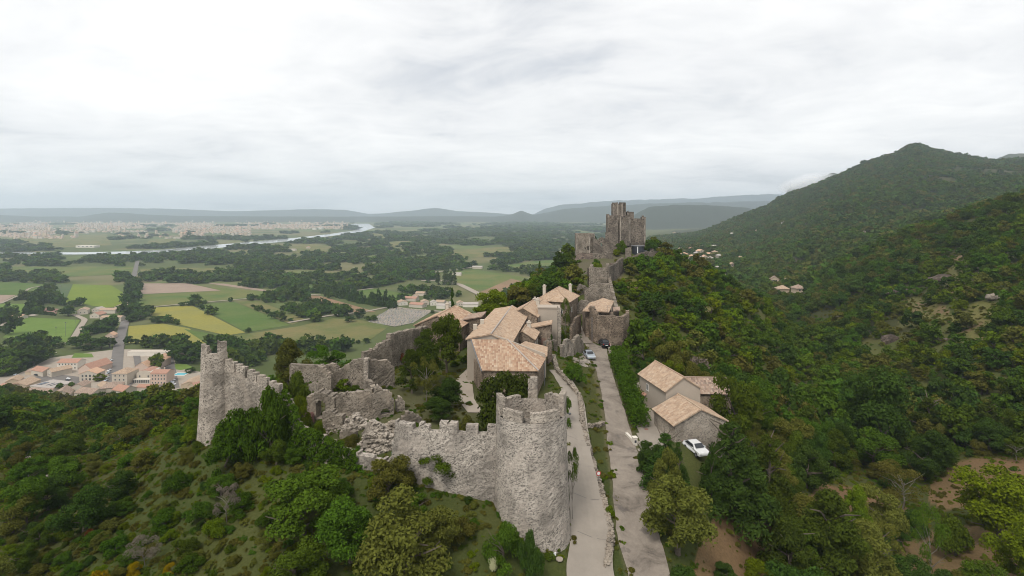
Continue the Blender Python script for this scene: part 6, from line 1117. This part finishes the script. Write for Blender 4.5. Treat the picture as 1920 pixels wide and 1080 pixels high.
# hedge and ivy: one leafy body each
def leafy(name, label, lumps, n, leaf, mat, cat, seed=1):
    V, Fq = leaves(lumps, n, leaf, seed); o = link(bpy.data.objects.new(name, np_mesh(name, V, Fq, MT[mat]))); return tag(o, label, cat)
hp = spline(way([(1148, 676), (1154, 700), (1166, 735), (1176, 770), (1188, 806)]), .7); lp = []
for i, (x, y) in enumerate(hp):
    x += 1.0
    for s in (-.9, 0, .9):
        for h in (.5, 1.5, 2.5): lp.append((x + s + rnd.uniform(-.2, .2), y + rnd.uniform(-.2, .2), T1(x, y) + h + rnd.uniform(-.2, .3), rnd.uniform(.6, .85)))
    MAN.append((x, y, 1.6))
leafy('hedge', 'tall clipped green hedge between the lane and the paved yard', lp, 14000, .14, 'leaf_ivy', 'hedge', 3)
def ivy_lumps(path, zb, ztf, off, step=.55, r0=.35, r1=.6):
    lp = []; Lp = plen(path)
    for (x, y), s in zip(seg(path, 0, Lp, step), np.linspace(0, Lp, max(2, int(Lp / step) + 1))):
        for z in np.arange(zb(s), ztf(s), step): lp.append((x + rnd.uniform(-.2, .2), y - off + rnd.uniform(-.25, .25), z, rnd.uniform(r0, r1)))
    return lp
lp = ivy_lumps(iv, lambda s: 103.2, lambda s: iz(s) + .25, .3) + ivy_lumps(seg(rp, 0, rl * .55), lambda s: 103.5, lambda s: 110.5 - 3.5 * s / rl + 1.2 * math.sin(s * 2.2), .4)
leafy('ivy', 'thick ivy hanging over the low curved rampart', lp, 34000, .15, 'leaf_ivy', 'ivy', 5)
lp = ivy_lumps(seg(cw, 0, 2.2), lambda s: 103, lambda s: 107.4 - .5 * s, .5, r0=.25, r1=.45) + ivy_lumps(seg(cw, 5.0, 6.0), lambda s: 103, lambda s: 108.6, .5, r0=.2, r1=.4) + ivy_lumps(seg(cw, 6.5, 8.4), lambda s: 102.4, lambda s: 104.6, .6, r0=.25, r1=.45)
leafy('creeper', 'patches of creeper climbing the grey curtain wall', lp, 3600, .12, 'leaf_ivy', 'creeper', 6)
# ------------------------------------------------------------------ scattered growth
rs = np.random.RandomState(12)
def band(Y0, Y1, s, kmin=-1.12, kmax=1.12):
    xs = np.arange(kmin * Y1, kmax * Y1, s); ys = np.arange(Y0, Y1, s); A, B = np.meshgrid(xs, ys); A = (A + rs.uniform(-.48, .48, A.shape) * s).ravel(); B = (B + rs.uniform(-.48, .48, B.shape) * s).ravel()
    k = A / B; m = (k > kmin) & (k < kmax) & (B > Y0) & (B < Y1); return A[m], B[m]
EX = np.array(EXCL)
def free(x, y, pad=0.0):
    ok = np.ones(len(x), bool)
    for ex, ey, er in EX: ok &= np.hypot(x - ex, y - ey) > er + pad
    ok &= (dist_line(x, y, ROAD) > 2.6 + pad) | (y > 135); ok &= (dist_line(x, y, RAMP) > 2.4 + pad) | (y > 110); ok &= ~inpoly(x, y, GARDEN); return ok
def man_free(x, y, f=.65):
    ok = np.ones(len(x), bool)
    for ex, ey, er in MAN: ok &= np.hypot(x - ex, y - ey) > er * f
    return ok
VIL = [XY(a, b) for a, b in ((545, 66), (590, 62.5), (672, 59.5), (930, 56), (940, 50), (1150, 48), (1240, 48), (1215, 66), (1205, 95), (1185, 118), (1180, 135), (1150, 140), (1150, 235), (1085, 240), (1085, 150), (940, 140), (790, 125), (730, 100), (545, 98))]
PTS = []          # x, y, z, shape, mat, scale_r, scale_h, far
def add(x, y, shape, mats, r, h, keep=None):
    z = T(x, y)
    for i in range(len(x)):
        m = mats[int(rs.rand() ** 1.2 * len(mats))]; q = .55 + rs.rand() ** 1.6 * 1.15; PTS.append((x[i], y[i], z[i], shape, m, r * q, h * q * rs.uniform(.85, 1.2)))
# near slopes
x, y = band(42, 132, 2.5); z = T(x, y); k = x / y
nz = fbm(x / 9, y / 9, 50); ok = free(x, y) & man_free(x, y) & ~inpoly(x, y, VIL)
for q in CLEAR: ok &= ~inpoly(x, y, q)
left = k < .02; okL = ok & left & (nz > .41); okR = ok & ~left & (nz > np.where((k > .42) & (y < 100), .52, .30))
big = rs.rand(len(x)); 
m = okL & (big < .86); add(x[m], y[m], 'shrub', ('leaf_oak', 'leaf_olive', 'leaf_dark', 'leaf_ivy', 'leaf_bright'), 1.1, 1.1); m = okL & (big >= .86); add(x[m], y[m], 'round', ('leaf_oak', 'leaf_dark', 'leaf_olive'), 1.7, 2.7)
m = okR & (big < .45); add(x[m], y[m], 'shrub', ('leaf_oak', 'leaf_dark', 'leaf_olive', 'leaf_ivy'), 1.5, 1.9); m = okR & (big >= .45) & (big < .8); add(x[m], y[m], 'round', ('leaf_dark', 'leaf_oak', 'leaf_olive', 'leaf_oak'), 2.5, 5.0); m = okR & (big >= .8) & (big < .88); add(x[m], y[m], 'pine', ('leaf_pine', 'leaf_olive'), 2.2, 5.5); m = okR & (big >= .88) & (big < .94); add(x[m], y[m], 'sparse', ('leaf_olive', 'leaf_oak', 'twig'), 1.9, 4.5)
# village greens
x, y = band(56, 240, 3.4); ok = free(x, y, .8) & man_free(x, y, .9) & inpoly(x, y, VIL) & (~inpoly(x, y, COURT) | (rs.rand(len(x)) < .85)) & (fbm(x / 8, y / 8, 53) > .45); add(x[ok], y[ok], 'shrub', ('leaf_oak', 'leaf_bright', 'leaf_olive'), .8, .9)
x, y = band(132, 300, 3.7); k = x / y; z = T(x, y); ok = free(x, y) & man_free(x, y) & ~inpoly(x, y, VIL) & (z > 5) & (fbm(x / 13, y / 13, 55) > .36)
for q in GRASSY: ok &= ~inpoly(x, y, q) | (rs.rand(len(x)) < .07)
big = rs.rand(len(x)); m = ok & (big < .4); add(x[m], y[m], 'shrub', ('leaf_oak', 'leaf_olive', 'leaf_dark', 'leaf_bright'), 1.9, 2.0); m = ok & (big >= .4); add(x[m], y[m], 'round', ('leaf_oak', 'leaf_dark', 'leaf_oak', 'leaf_olive', 'leaf_bright'), 2.5, 4.2)
x, y = band(300, 560, 4.8); z = T(x, y); ok = free(x, y, 2) & man_free(x, y) & (z > 5) & (fbm(x / 20, y / 20, 57) > .33)
for q in GRASSY: ok &= ~inpoly(x, y, q) | (rs.rand(len(x)) < .07)
add(x[ok], y[ok], 'round', ('leaf_oak', 'leaf_dark', 'leaf_far', 'leaf_olive'), 3.1, 4.8)
x, y = band(560, 2300, 7.4, .1, 1.12); z = T(x, y); ok = free(x, y, 3) & (z > 24) & (fbm(x / 45, y / 45, 59) > .30); add(x[ok], y[ok], 'round', ('leaf_far', 'leaf_oak', 'leaf_far', 'leaf_olive'), 4.6, 6.0)
# low brush between the trees of the slopes
x, y = band(132, 560, 3.6); z = T(x, y); ok = (z > 5) & ~inpoly(x, y, VIL) & (rs.rand(len(x)) < .62)
for ex, ey, er in EX: ok &= np.hypot(x - ex, y - ey) > er * (.45 if ey > 140 else 1)
add(x[ok], y[ok], 'shrub', ('leaf_olive', 'leaf_grass', 'leaf_oak', 'leaf_grass'), 1.0, .75)
# plain: woods, hedges, orchards; nothing on the crops, river, roads or town
def plain_ok(x, y):
    ok = T(x, y) < 5
    for w in FPOLY: ok &= ~inpoly(x, y, w)
    ok &= ~inpoly(x, y, RIVER) & ~inpoly(x, y, TOWN_GROUND)
    for a in PROADS: ok &= dist_line(x, y, [tuple(GP(*q))[:2] for q in a[0]]) > a[1] * .5 + 5
    return ok & free(x, y, 2)
def pixmap(x, y): return 960 + x / y * F, HY + CZ * F / y
WOODS = [[(-100,478),(140,478),(300,478),(400,469),(520,460),(620,448),(700,440),(720,455),(640,478),(480,503),(260,502),(0,499),(-100,499)], [(-100,514),(0,514),(150,519),(250,514),(265,512),(385,518),(480,506),(640,486),(760,470),(960,478),(1080,480),(1000,490),(900,500),(840,512),(760,528),(700,540),(650,548),(600,552),(560,548),(480,545),(390,532),(268,531),(110,532),(0,528),(-100,528)], [(700,445),(1000,420),(1200,430),(1240,470),(1080,480),(960,462),(800,470),(720,462)], [(480,560),(530,550),(570,553),(590,570),(660,586),(640,600),(590,604),(545,590)], [(232,552),(252,552),(240,600),(232,600)], [(110,640),(220,655),(330,650),(400,655),(380,668),(330,668),(200,660),(110,665)], [(-40,640),(110,645),(110,655),(60,700),(-40,700)], [(395,648),(560,645),(700,640),(760,625),(740,650),(600,665),(395,672)]]
def woodmask(x, y):
    px, py = pixmap(x, y); m = np.zeros(len(x), bool)
    for q in WOODS: m |= inpoly(px, py, q)
    return m
for Y0, Y1, s, r, h, th in ((395, 900, 8.5, 5.2, 8, .60), (900, 1800, 13, 7.5, 9, .57), (1800, 3600, 24, 13, 10, .55), (3600, 9000, 60, 32, 13, .55)):
    x, y = band(Y0, Y1, s, -1.1, .35); ok = plain_ok(x, y) & man_free(x, y, .8); wm = woodmask(x, y); px, py = pixmap(x, y); city = (px < 640) & (py < 447) & (py > 412)
    nn = fbm(x / (s * 7), y / (s * 7), 61); rpx = [pixmap(np.array([q[0]]), np.array([q[1]])) for q in RIVER]; rpx = [(float(a[0]), float(b[0])) for a, b in rpx]; hit = np.zeros(len(x), bool)
    for hf in (.3, .75): hit |= inpoly(px, py - h * hf * F / y, rpx)
    m = ok & ~hit & ((wm & (nn > np.where(y > 1000, .48, .40))) | (nn > th + .16 * city)); add(x[m], y[m], 'round', ('leaf_far', 'leaf_dark', 'leaf_far', 'leaf_oak'), r, h)
def row(pix, s, r, h, mat, shape='round'):
    q = spline([tuple(GP(a, b))[:2] for a, b in pix], s); add(q[:, 0] + rs.uniform(-.3, .3, len(q)) * s, q[:, 1] + rs.uniform(-.3, .3, len(q)) * s, shape, (mat,), r, h)
row([(598, 546), (640, 556), (680, 567), (735, 576)], 5, 4.4, 13, 'leaf_dark', 'conifer'); row([(598, 548), (640, 558), (680, 569), (735, 578)], 5, 4.2, 11, 'leaf_dark', 'conifer'); row([(48, 592), (62, 580), (78, 568)], 5, 4.5, 13, 'leaf_dark', 'conifer'); row([(60, 588), (105, 592)], 3, 2, 3, 'leaf_dark'); row([(92, 567), (120, 574), (152, 572)], 6, 4.5, 8, 'leaf_dark'); row([(0, 605), (18, 590)], 6, 5, 11, 'leaf_dark', 'conifer'); row([(0, 622), (20, 628)], 6, 5, 9, 'leaf_dark'); row([(232, 600), (240, 560), (246, 530)], 9, 5, 9, 'leaf_dark'); row([(250, 600), (254, 560), (258, 530)], 9, 5, 8, 'leaf_dark'); row([(475, 576), (520, 594), (545, 602)], 6, 2.4, 3, 'leaf_dark'); row([(242, 646), (330, 646), (390, 650), (520, 650), (690, 643)], 8, 3.8, 6, 'leaf_dark'); row([(70, 554), (85, 545), (100, 538)], 6, 4, 6, 'leaf_dark')
# the largest become individuals, the rest one mass per zone
by = {'tree': [], 'shrub': []}
for p in PTS: by['shrub' if p[3] == 'shrub' else 'tree'].append(p)
COLN = {'leaf_grass': 'tawny green', 'leaf_oak': 'green', 'leaf_dark': 'dark green', 'leaf_olive': 'olive green', 'leaf_ivy': 'deep green', 'leaf_bright': 'bright green', 'leaf_far': 'grey green', 'leaf_yellow': 'yellow', 'leaf_pine': 'brownish green', 'twig': 'bare grey'}
def zone(x, y):
    k = x / y
    if inpoly(np.array([x]), np.array([y]), VIL)[0]: return 'growing among the ruins and village houses'
    if k < .05: return 'on the scrubby slope below the curtain wall and half tower' if y < 78 else 'on the wooded slope falling to the small town'
    if y < 95: return 'in the dense growth below the lane and yard'
    if k < .48 and y < 270: return 'on the hillside below the castle keep'
    return 'on the wooded valley side facing the castle'
LM = [('the round tower', XY(1000, 56)), ('the curtain wall', XY(830, 57)), ('the ivy covered rampart', XY(600, 61)), ('the half tower', XY(405, 70)), ('the roofless house', XY(660, 87)), ('the white stone outcrop', XY(55, 92)), ('the yellow broom bushes', XY(220, 48)), ('the concrete ramp', XY(1105, 60)), ('the white car', tuple(CARW)[:2]), ('the huge cedar', XY(1372, 67)), ('the plastered house', XY(1257, 89)), ('the tiled outbuilding', XY(1325, 93)), ('the orchard pine', XY(1556, 65)), ('the red clearing', XY(1850, 98)), ('the young tree', XY(1745, 70)), ('the round walled house', XY(1140, 124)), ('the castle keep', XY(1180, 243)), ('the ruined stair tower', XY(1122, 168)), ('the pink roofed house', XY(838, 118)), ('the grassy patch', GRASSY[0][0]), ('the tan strip', GRASSY[1][0]), ('the small town', XY(200, 380)), ('the big dark crowned oak', XY(1650, 112)), ('the spur crest', XY(1800, 390)), ('the dry grass ledge', GRASSY[3][0])]
def near_mark(x, y):
    d = [math.hypot(x - q[1][0], y - q[1][1]) for q in LM]; i, j = [int(q) for q in np.argsort(d)[:2]]; return ('close beside ' + LM[i][0]) if d[i] < 8 else f'between {LM[i][0]} and {LM[j][0]}'
rest = []
for kn, lst in by.items():
    lst.sort(key=lambda p: -p[5] / p[1] * (1 if abs(p[0] / p[1]) < .98 else .2)); n = 285 if kn == 'tree' else 200
    for p in lst[:n]:
        sz = ('small ' if p[5] < (2.1 if kn == 'tree' else 1.2) else 'large ' if p[5] > (2.9 if kn == 'tree' else 1.6) else 'medium '); lb = f"{sz}{COLN[p[4]]} {'low bush' if kn == 'shrub' else {'round': 'tree', 'pine': 'pine', 'sparse': 'thin tree', 'conifer': 'conifer'}[p[3]]} {near_mark(p[0], p[1])}"; plant('round' if p[3] == 'round' else p[3], p[4], p[0], p[1], p[2], p[5], p[6], lb, lb, v=rnd.randrange(5), lod='near' if p[1] < 110 else 'mid')
    rest += lst[n:]
PROTO = bpy.data.collections.new('plant_prototypes'); plist = []
def proto(shape, mat, lod, v):
    key = (shape, mat, lod, v)
    if key not in plist:
        o = bpy.data.objects.new(f'p{len(plist):03d}', crown(shape, mat, lod, v)); PROTO.objects.link(o); plist.append(key)
    return plist.index(key)
def stuff_gn(name, label, pts, cat='woodland'):
    n = len(pts); me = bpy.data.meshes.new(name); me.vertices.add(n); me.vertices.foreach_set('co', np.array([(p[0], p[1], p[2] - .1) for p in pts], np.float32).ravel())
    def at(nm, ty, arr, fld='value'): a = me.attributes.new(nm, ty, 'POINT'); a.data.foreach_set(fld, arr)
    at('pid', 'INT', np.array([p[5] for p in pts], np.int32)); at('scl', 'FLOAT_VECTOR', np.array([(p[3], p[3], p[4]) for p in pts], np.float32).ravel(), 'vector'); at('rot', 'FLOAT_VECTOR', np.array([(0, 0, rs.uniform(0, 6.283)) for p in pts], np.float32).ravel(), 'vector')
    o = link(bpy.data.objects.new(name, me)); md = o.modifiers.new('scatter', 'NODES'); ng = bpy.data.node_groups.new('scatter_' + name, 'GeometryNodeTree'); md.node_group = ng
    ng.interface.new_socket('Geometry', in_out='INPUT', socket_type='NodeSocketGeometry'); ng.interface.new_socket('Geometry', in_out='OUTPUT', socket_type='NodeSocketGeometry')
    gi = ng.nodes.new('NodeGroupInput'); go = ng.nodes.new('NodeGroupOutput'); ci = ng.nodes.new('GeometryNodeCollectionInfo'); ci.inputs[0].default_value = PROTO; ci.inputs[1].default_value = True; ci.inputs[2].default_value = True
    ip = ng.nodes.new('GeometryNodeInstanceOnPoints'); ip.inputs['Pick Instance'].default_value = True
    mp_ = ng.nodes.new('GeometryNodeMeshToPoints'); ng.links.new(gi.outputs[0], mp_.inputs[0]); ng.links.new(mp_.outputs[0], ip.inputs['Points']); ng.links.new(ci.outputs[0], ip.inputs['Instance'])
    for nm, ty, sk in (('pid', 'INT', 'Instance Index'), ('scl', 'FLOAT_VECTOR', 'Scale')):
        na = ng.nodes.new('GeometryNodeInputNamedAttribute'); na.data_type = ty; na.inputs[0].default_value = nm; ng.links.new(na.outputs[0], ip.inputs[sk])
    na = ng.nodes.new('GeometryNodeInputNamedAttribute'); na.data_type = 'FLOAT_VECTOR'; na.inputs[0].default_value = 'rot'; er = ng.nodes.new('FunctionNodeEulerToRotation'); ng.links.new(na.outputs[0], er.inputs[0]); ng.links.new(er.outputs[0], ip.inputs['Rotation'])
    ng.links.new(ip.outputs[0], go.inputs[0]); return tag(o, label, cat, kind='stuff')
BH = {'sparse': 2.1, 'round': 1.95, 'shrub': 1.2, 'conifer': 2.4, 'pine': 2.4, 'tuft': .6}
def pack(p):
    lod = 'near' if p[1] < 85 else 'mid' if p[1] < 420 else 'far'; v = rs.randint(0, 6 if lod != 'near' else 2)
    return (p[0], p[1], p[2], p[5], p[6] / BH[p[3]], proto(p[3], p[4], lod, v))
zones = {'scrub': [], 'hillside_woodland': [], 'mountain_forest': [], 'plain_woodland': []}
for p in rest:
    zones['plain_woodland' if p[2] < 5.5 and p[1] > 380 else 'mountain_forest' if p[1] > 560 else 'scrub' if p[0] / p[1] < .05 else 'hillside_woodland'].append(pack(p))
# low undergrowth covering the near slopes
x, y = band(40, 135, .8); ok = free(x, y, -.9) & (fbm(x / 6, y / 6, 71) > .18) & ((~inpoly(x, y, VIL)) | (rs.rand(len(x)) < .45)) & ~(inpoly(x, y, COURT) & (rs.rand(len(x)) < .25))
for q in CLEAR: ok &= ~inpoly(x, y, q) | (rs.rand(len(x)) < .25)
x, y = x[ok], y[ok]; z = T(x, y); under = []
for i in range(len(x)):
    m_ = ('leaf_grass', 'leaf_oak', 'leaf_grass', 'leaf_olive', 'leaf_bright')[rs.randint(0, 5)]; q = .22 + .75 * rs.rand() ** 2; under.append((x[i], y[i], z[i], q, q * rs.uniform(.5, 1.0), proto('tuft', m_, 'near', rs.randint(0, 2))))
for w_ in WALLS:
    lw_ = plen(w_)
    for s_ in np.arange(0, lw_, .45):
        (ax_, ay_), = seg(w_, s_, s_ + .01, 1)[:1]
        if ay_ > 150: continue
        for side in (-1, 1):
            xx, yy = ax_ + rs.uniform(-.3, .3), ay_ + side * rs.uniform(.5, 1.1); q_ = rs.uniform(.25, .7); under.append((xx, yy, T1(xx, yy), q_, q_ * rs.uniform(.6, 1.4), proto('tuft', ('leaf_grass', 'leaf_oak', 'leaf_ivy')[rs.randint(0, 3)], 'near', 0)))
for q in GRASSY:
    qx = np.array([a[0] for a in q]); qy = np.array([a[1] for a in q]); ng_ = int(min(900, (qx.max() - qx.min()) * (qy.max() - qy.min()) / 6)); gx = rs.uniform(qx.min(), qx.max(), ng_); gy = rs.uniform(qy.min(), qy.max(), ng_); mk = inpoly(gx, gy, q); gz = T(gx, gy)
    for i in np.where(mk)[0]: s_ = rs.uniform(.5, 1.5); under.append((gx[i], gy[i], gz[i], s_, s_ * .5, proto('tuft', ('leaf_grass', 'leaf_olive', 'leaf_oak')[rs.randint(0, 3)], 'near', 0)))
LBL = {'scrub': 'dense scrub on the slope between ramparts and town', 'hillside_woodland': 'dense woodland filling the valley beyond the lane', 'mountain_forest': 'oak forest covering the pointed mountain', 'plain_woodland': 'belts of trees and woods across the river plain'}
for nm, pts in zones.items(): stuff_gn(nm, LBL[nm], pts)
stuff_gn('undergrowth', 'grass and weeds covering the near slopes', under, 'undergrowth')
print('PLANTS', {k: len(v) for k, v in zones.items()}, len(under), len(by['tree']), len(by['shrub']), len(plist))
# ------------------------------------------------------------------ haze: air over the whole valley, and the wisp of cloud on the mountain's shoulder
HX, HYm, HYM, HT = 31500, -1500, 15600, 590
v, f = box_vf(-HX, HX, HYm, HYM, -4, HT); hz_o = mesh('haze', v, f, None); m, nt = new_mat('haze_air'); pv = N(nt, 'ShaderNodeVolumePrincipled'); pv.inputs['Color'].default_value = (.76, .88, 1.0, 1); pv.inputs['Density'].default_value = 1.0e-4; pv.inputs['Anisotropy'].default_value = .2
o_ = N(nt, 'ShaderNodeOutputMaterial'); L(nt, pv.outputs[0], o_.inputs['Volume']); hz_o.data.materials.append(m); tag(hz_o, 'thin blue haze hanging over the valley and plain', 'haze', kind='stuff')
c_ = P(1512, 344, 2500); bm = bmesh.new(); bmesh.ops.create_icosphere(bm, subdivisions=3, radius=1); me = bpy.data.meshes.new('mist'); bm.to_mesh(me); bm.free()
ms_ = link(bpy.data.objects.new('mist', me)); ms_.location = c_; ms_.scale = (125, 140, 48); ms_.rotation_euler = (0, -.25, 0)
m, nt = new_mat('mist_air'); nn_ = noise(nt, pos(nt), .014, 4, .6); ob = coord(nt, 'Object'); ln = N(nt, 'ShaderNodeVectorMath', operation='LENGTH'); L(nt, ob, ln.inputs[0])
fall = mth(nt, 'MAXIMUM', mth(nt, 'SUBTRACT', 1.0, ln.outputs['Value']), 0.0); dn = mth(nt, 'MULTIPLY', mth(nt, 'MULTIPLY', fall, mth(nt, 'MAXIMUM', mth(nt, 'SUBTRACT', nn_, .36), 0.0)), .3)
pv = N(nt, 'ShaderNodeVolumePrincipled'); pv.inputs['Color'].default_value = (.97, .98, 1, 1); L(nt, dn, pv.inputs['Density']); o_ = N(nt, 'ShaderNodeOutputMaterial'); L(nt, pv.outputs[0], o_.inputs['Volume']); me.materials.append(m); tag(ms_, 'small wisp of white cloud on the shoulder of the mountain', 'mist', kind='stuff')
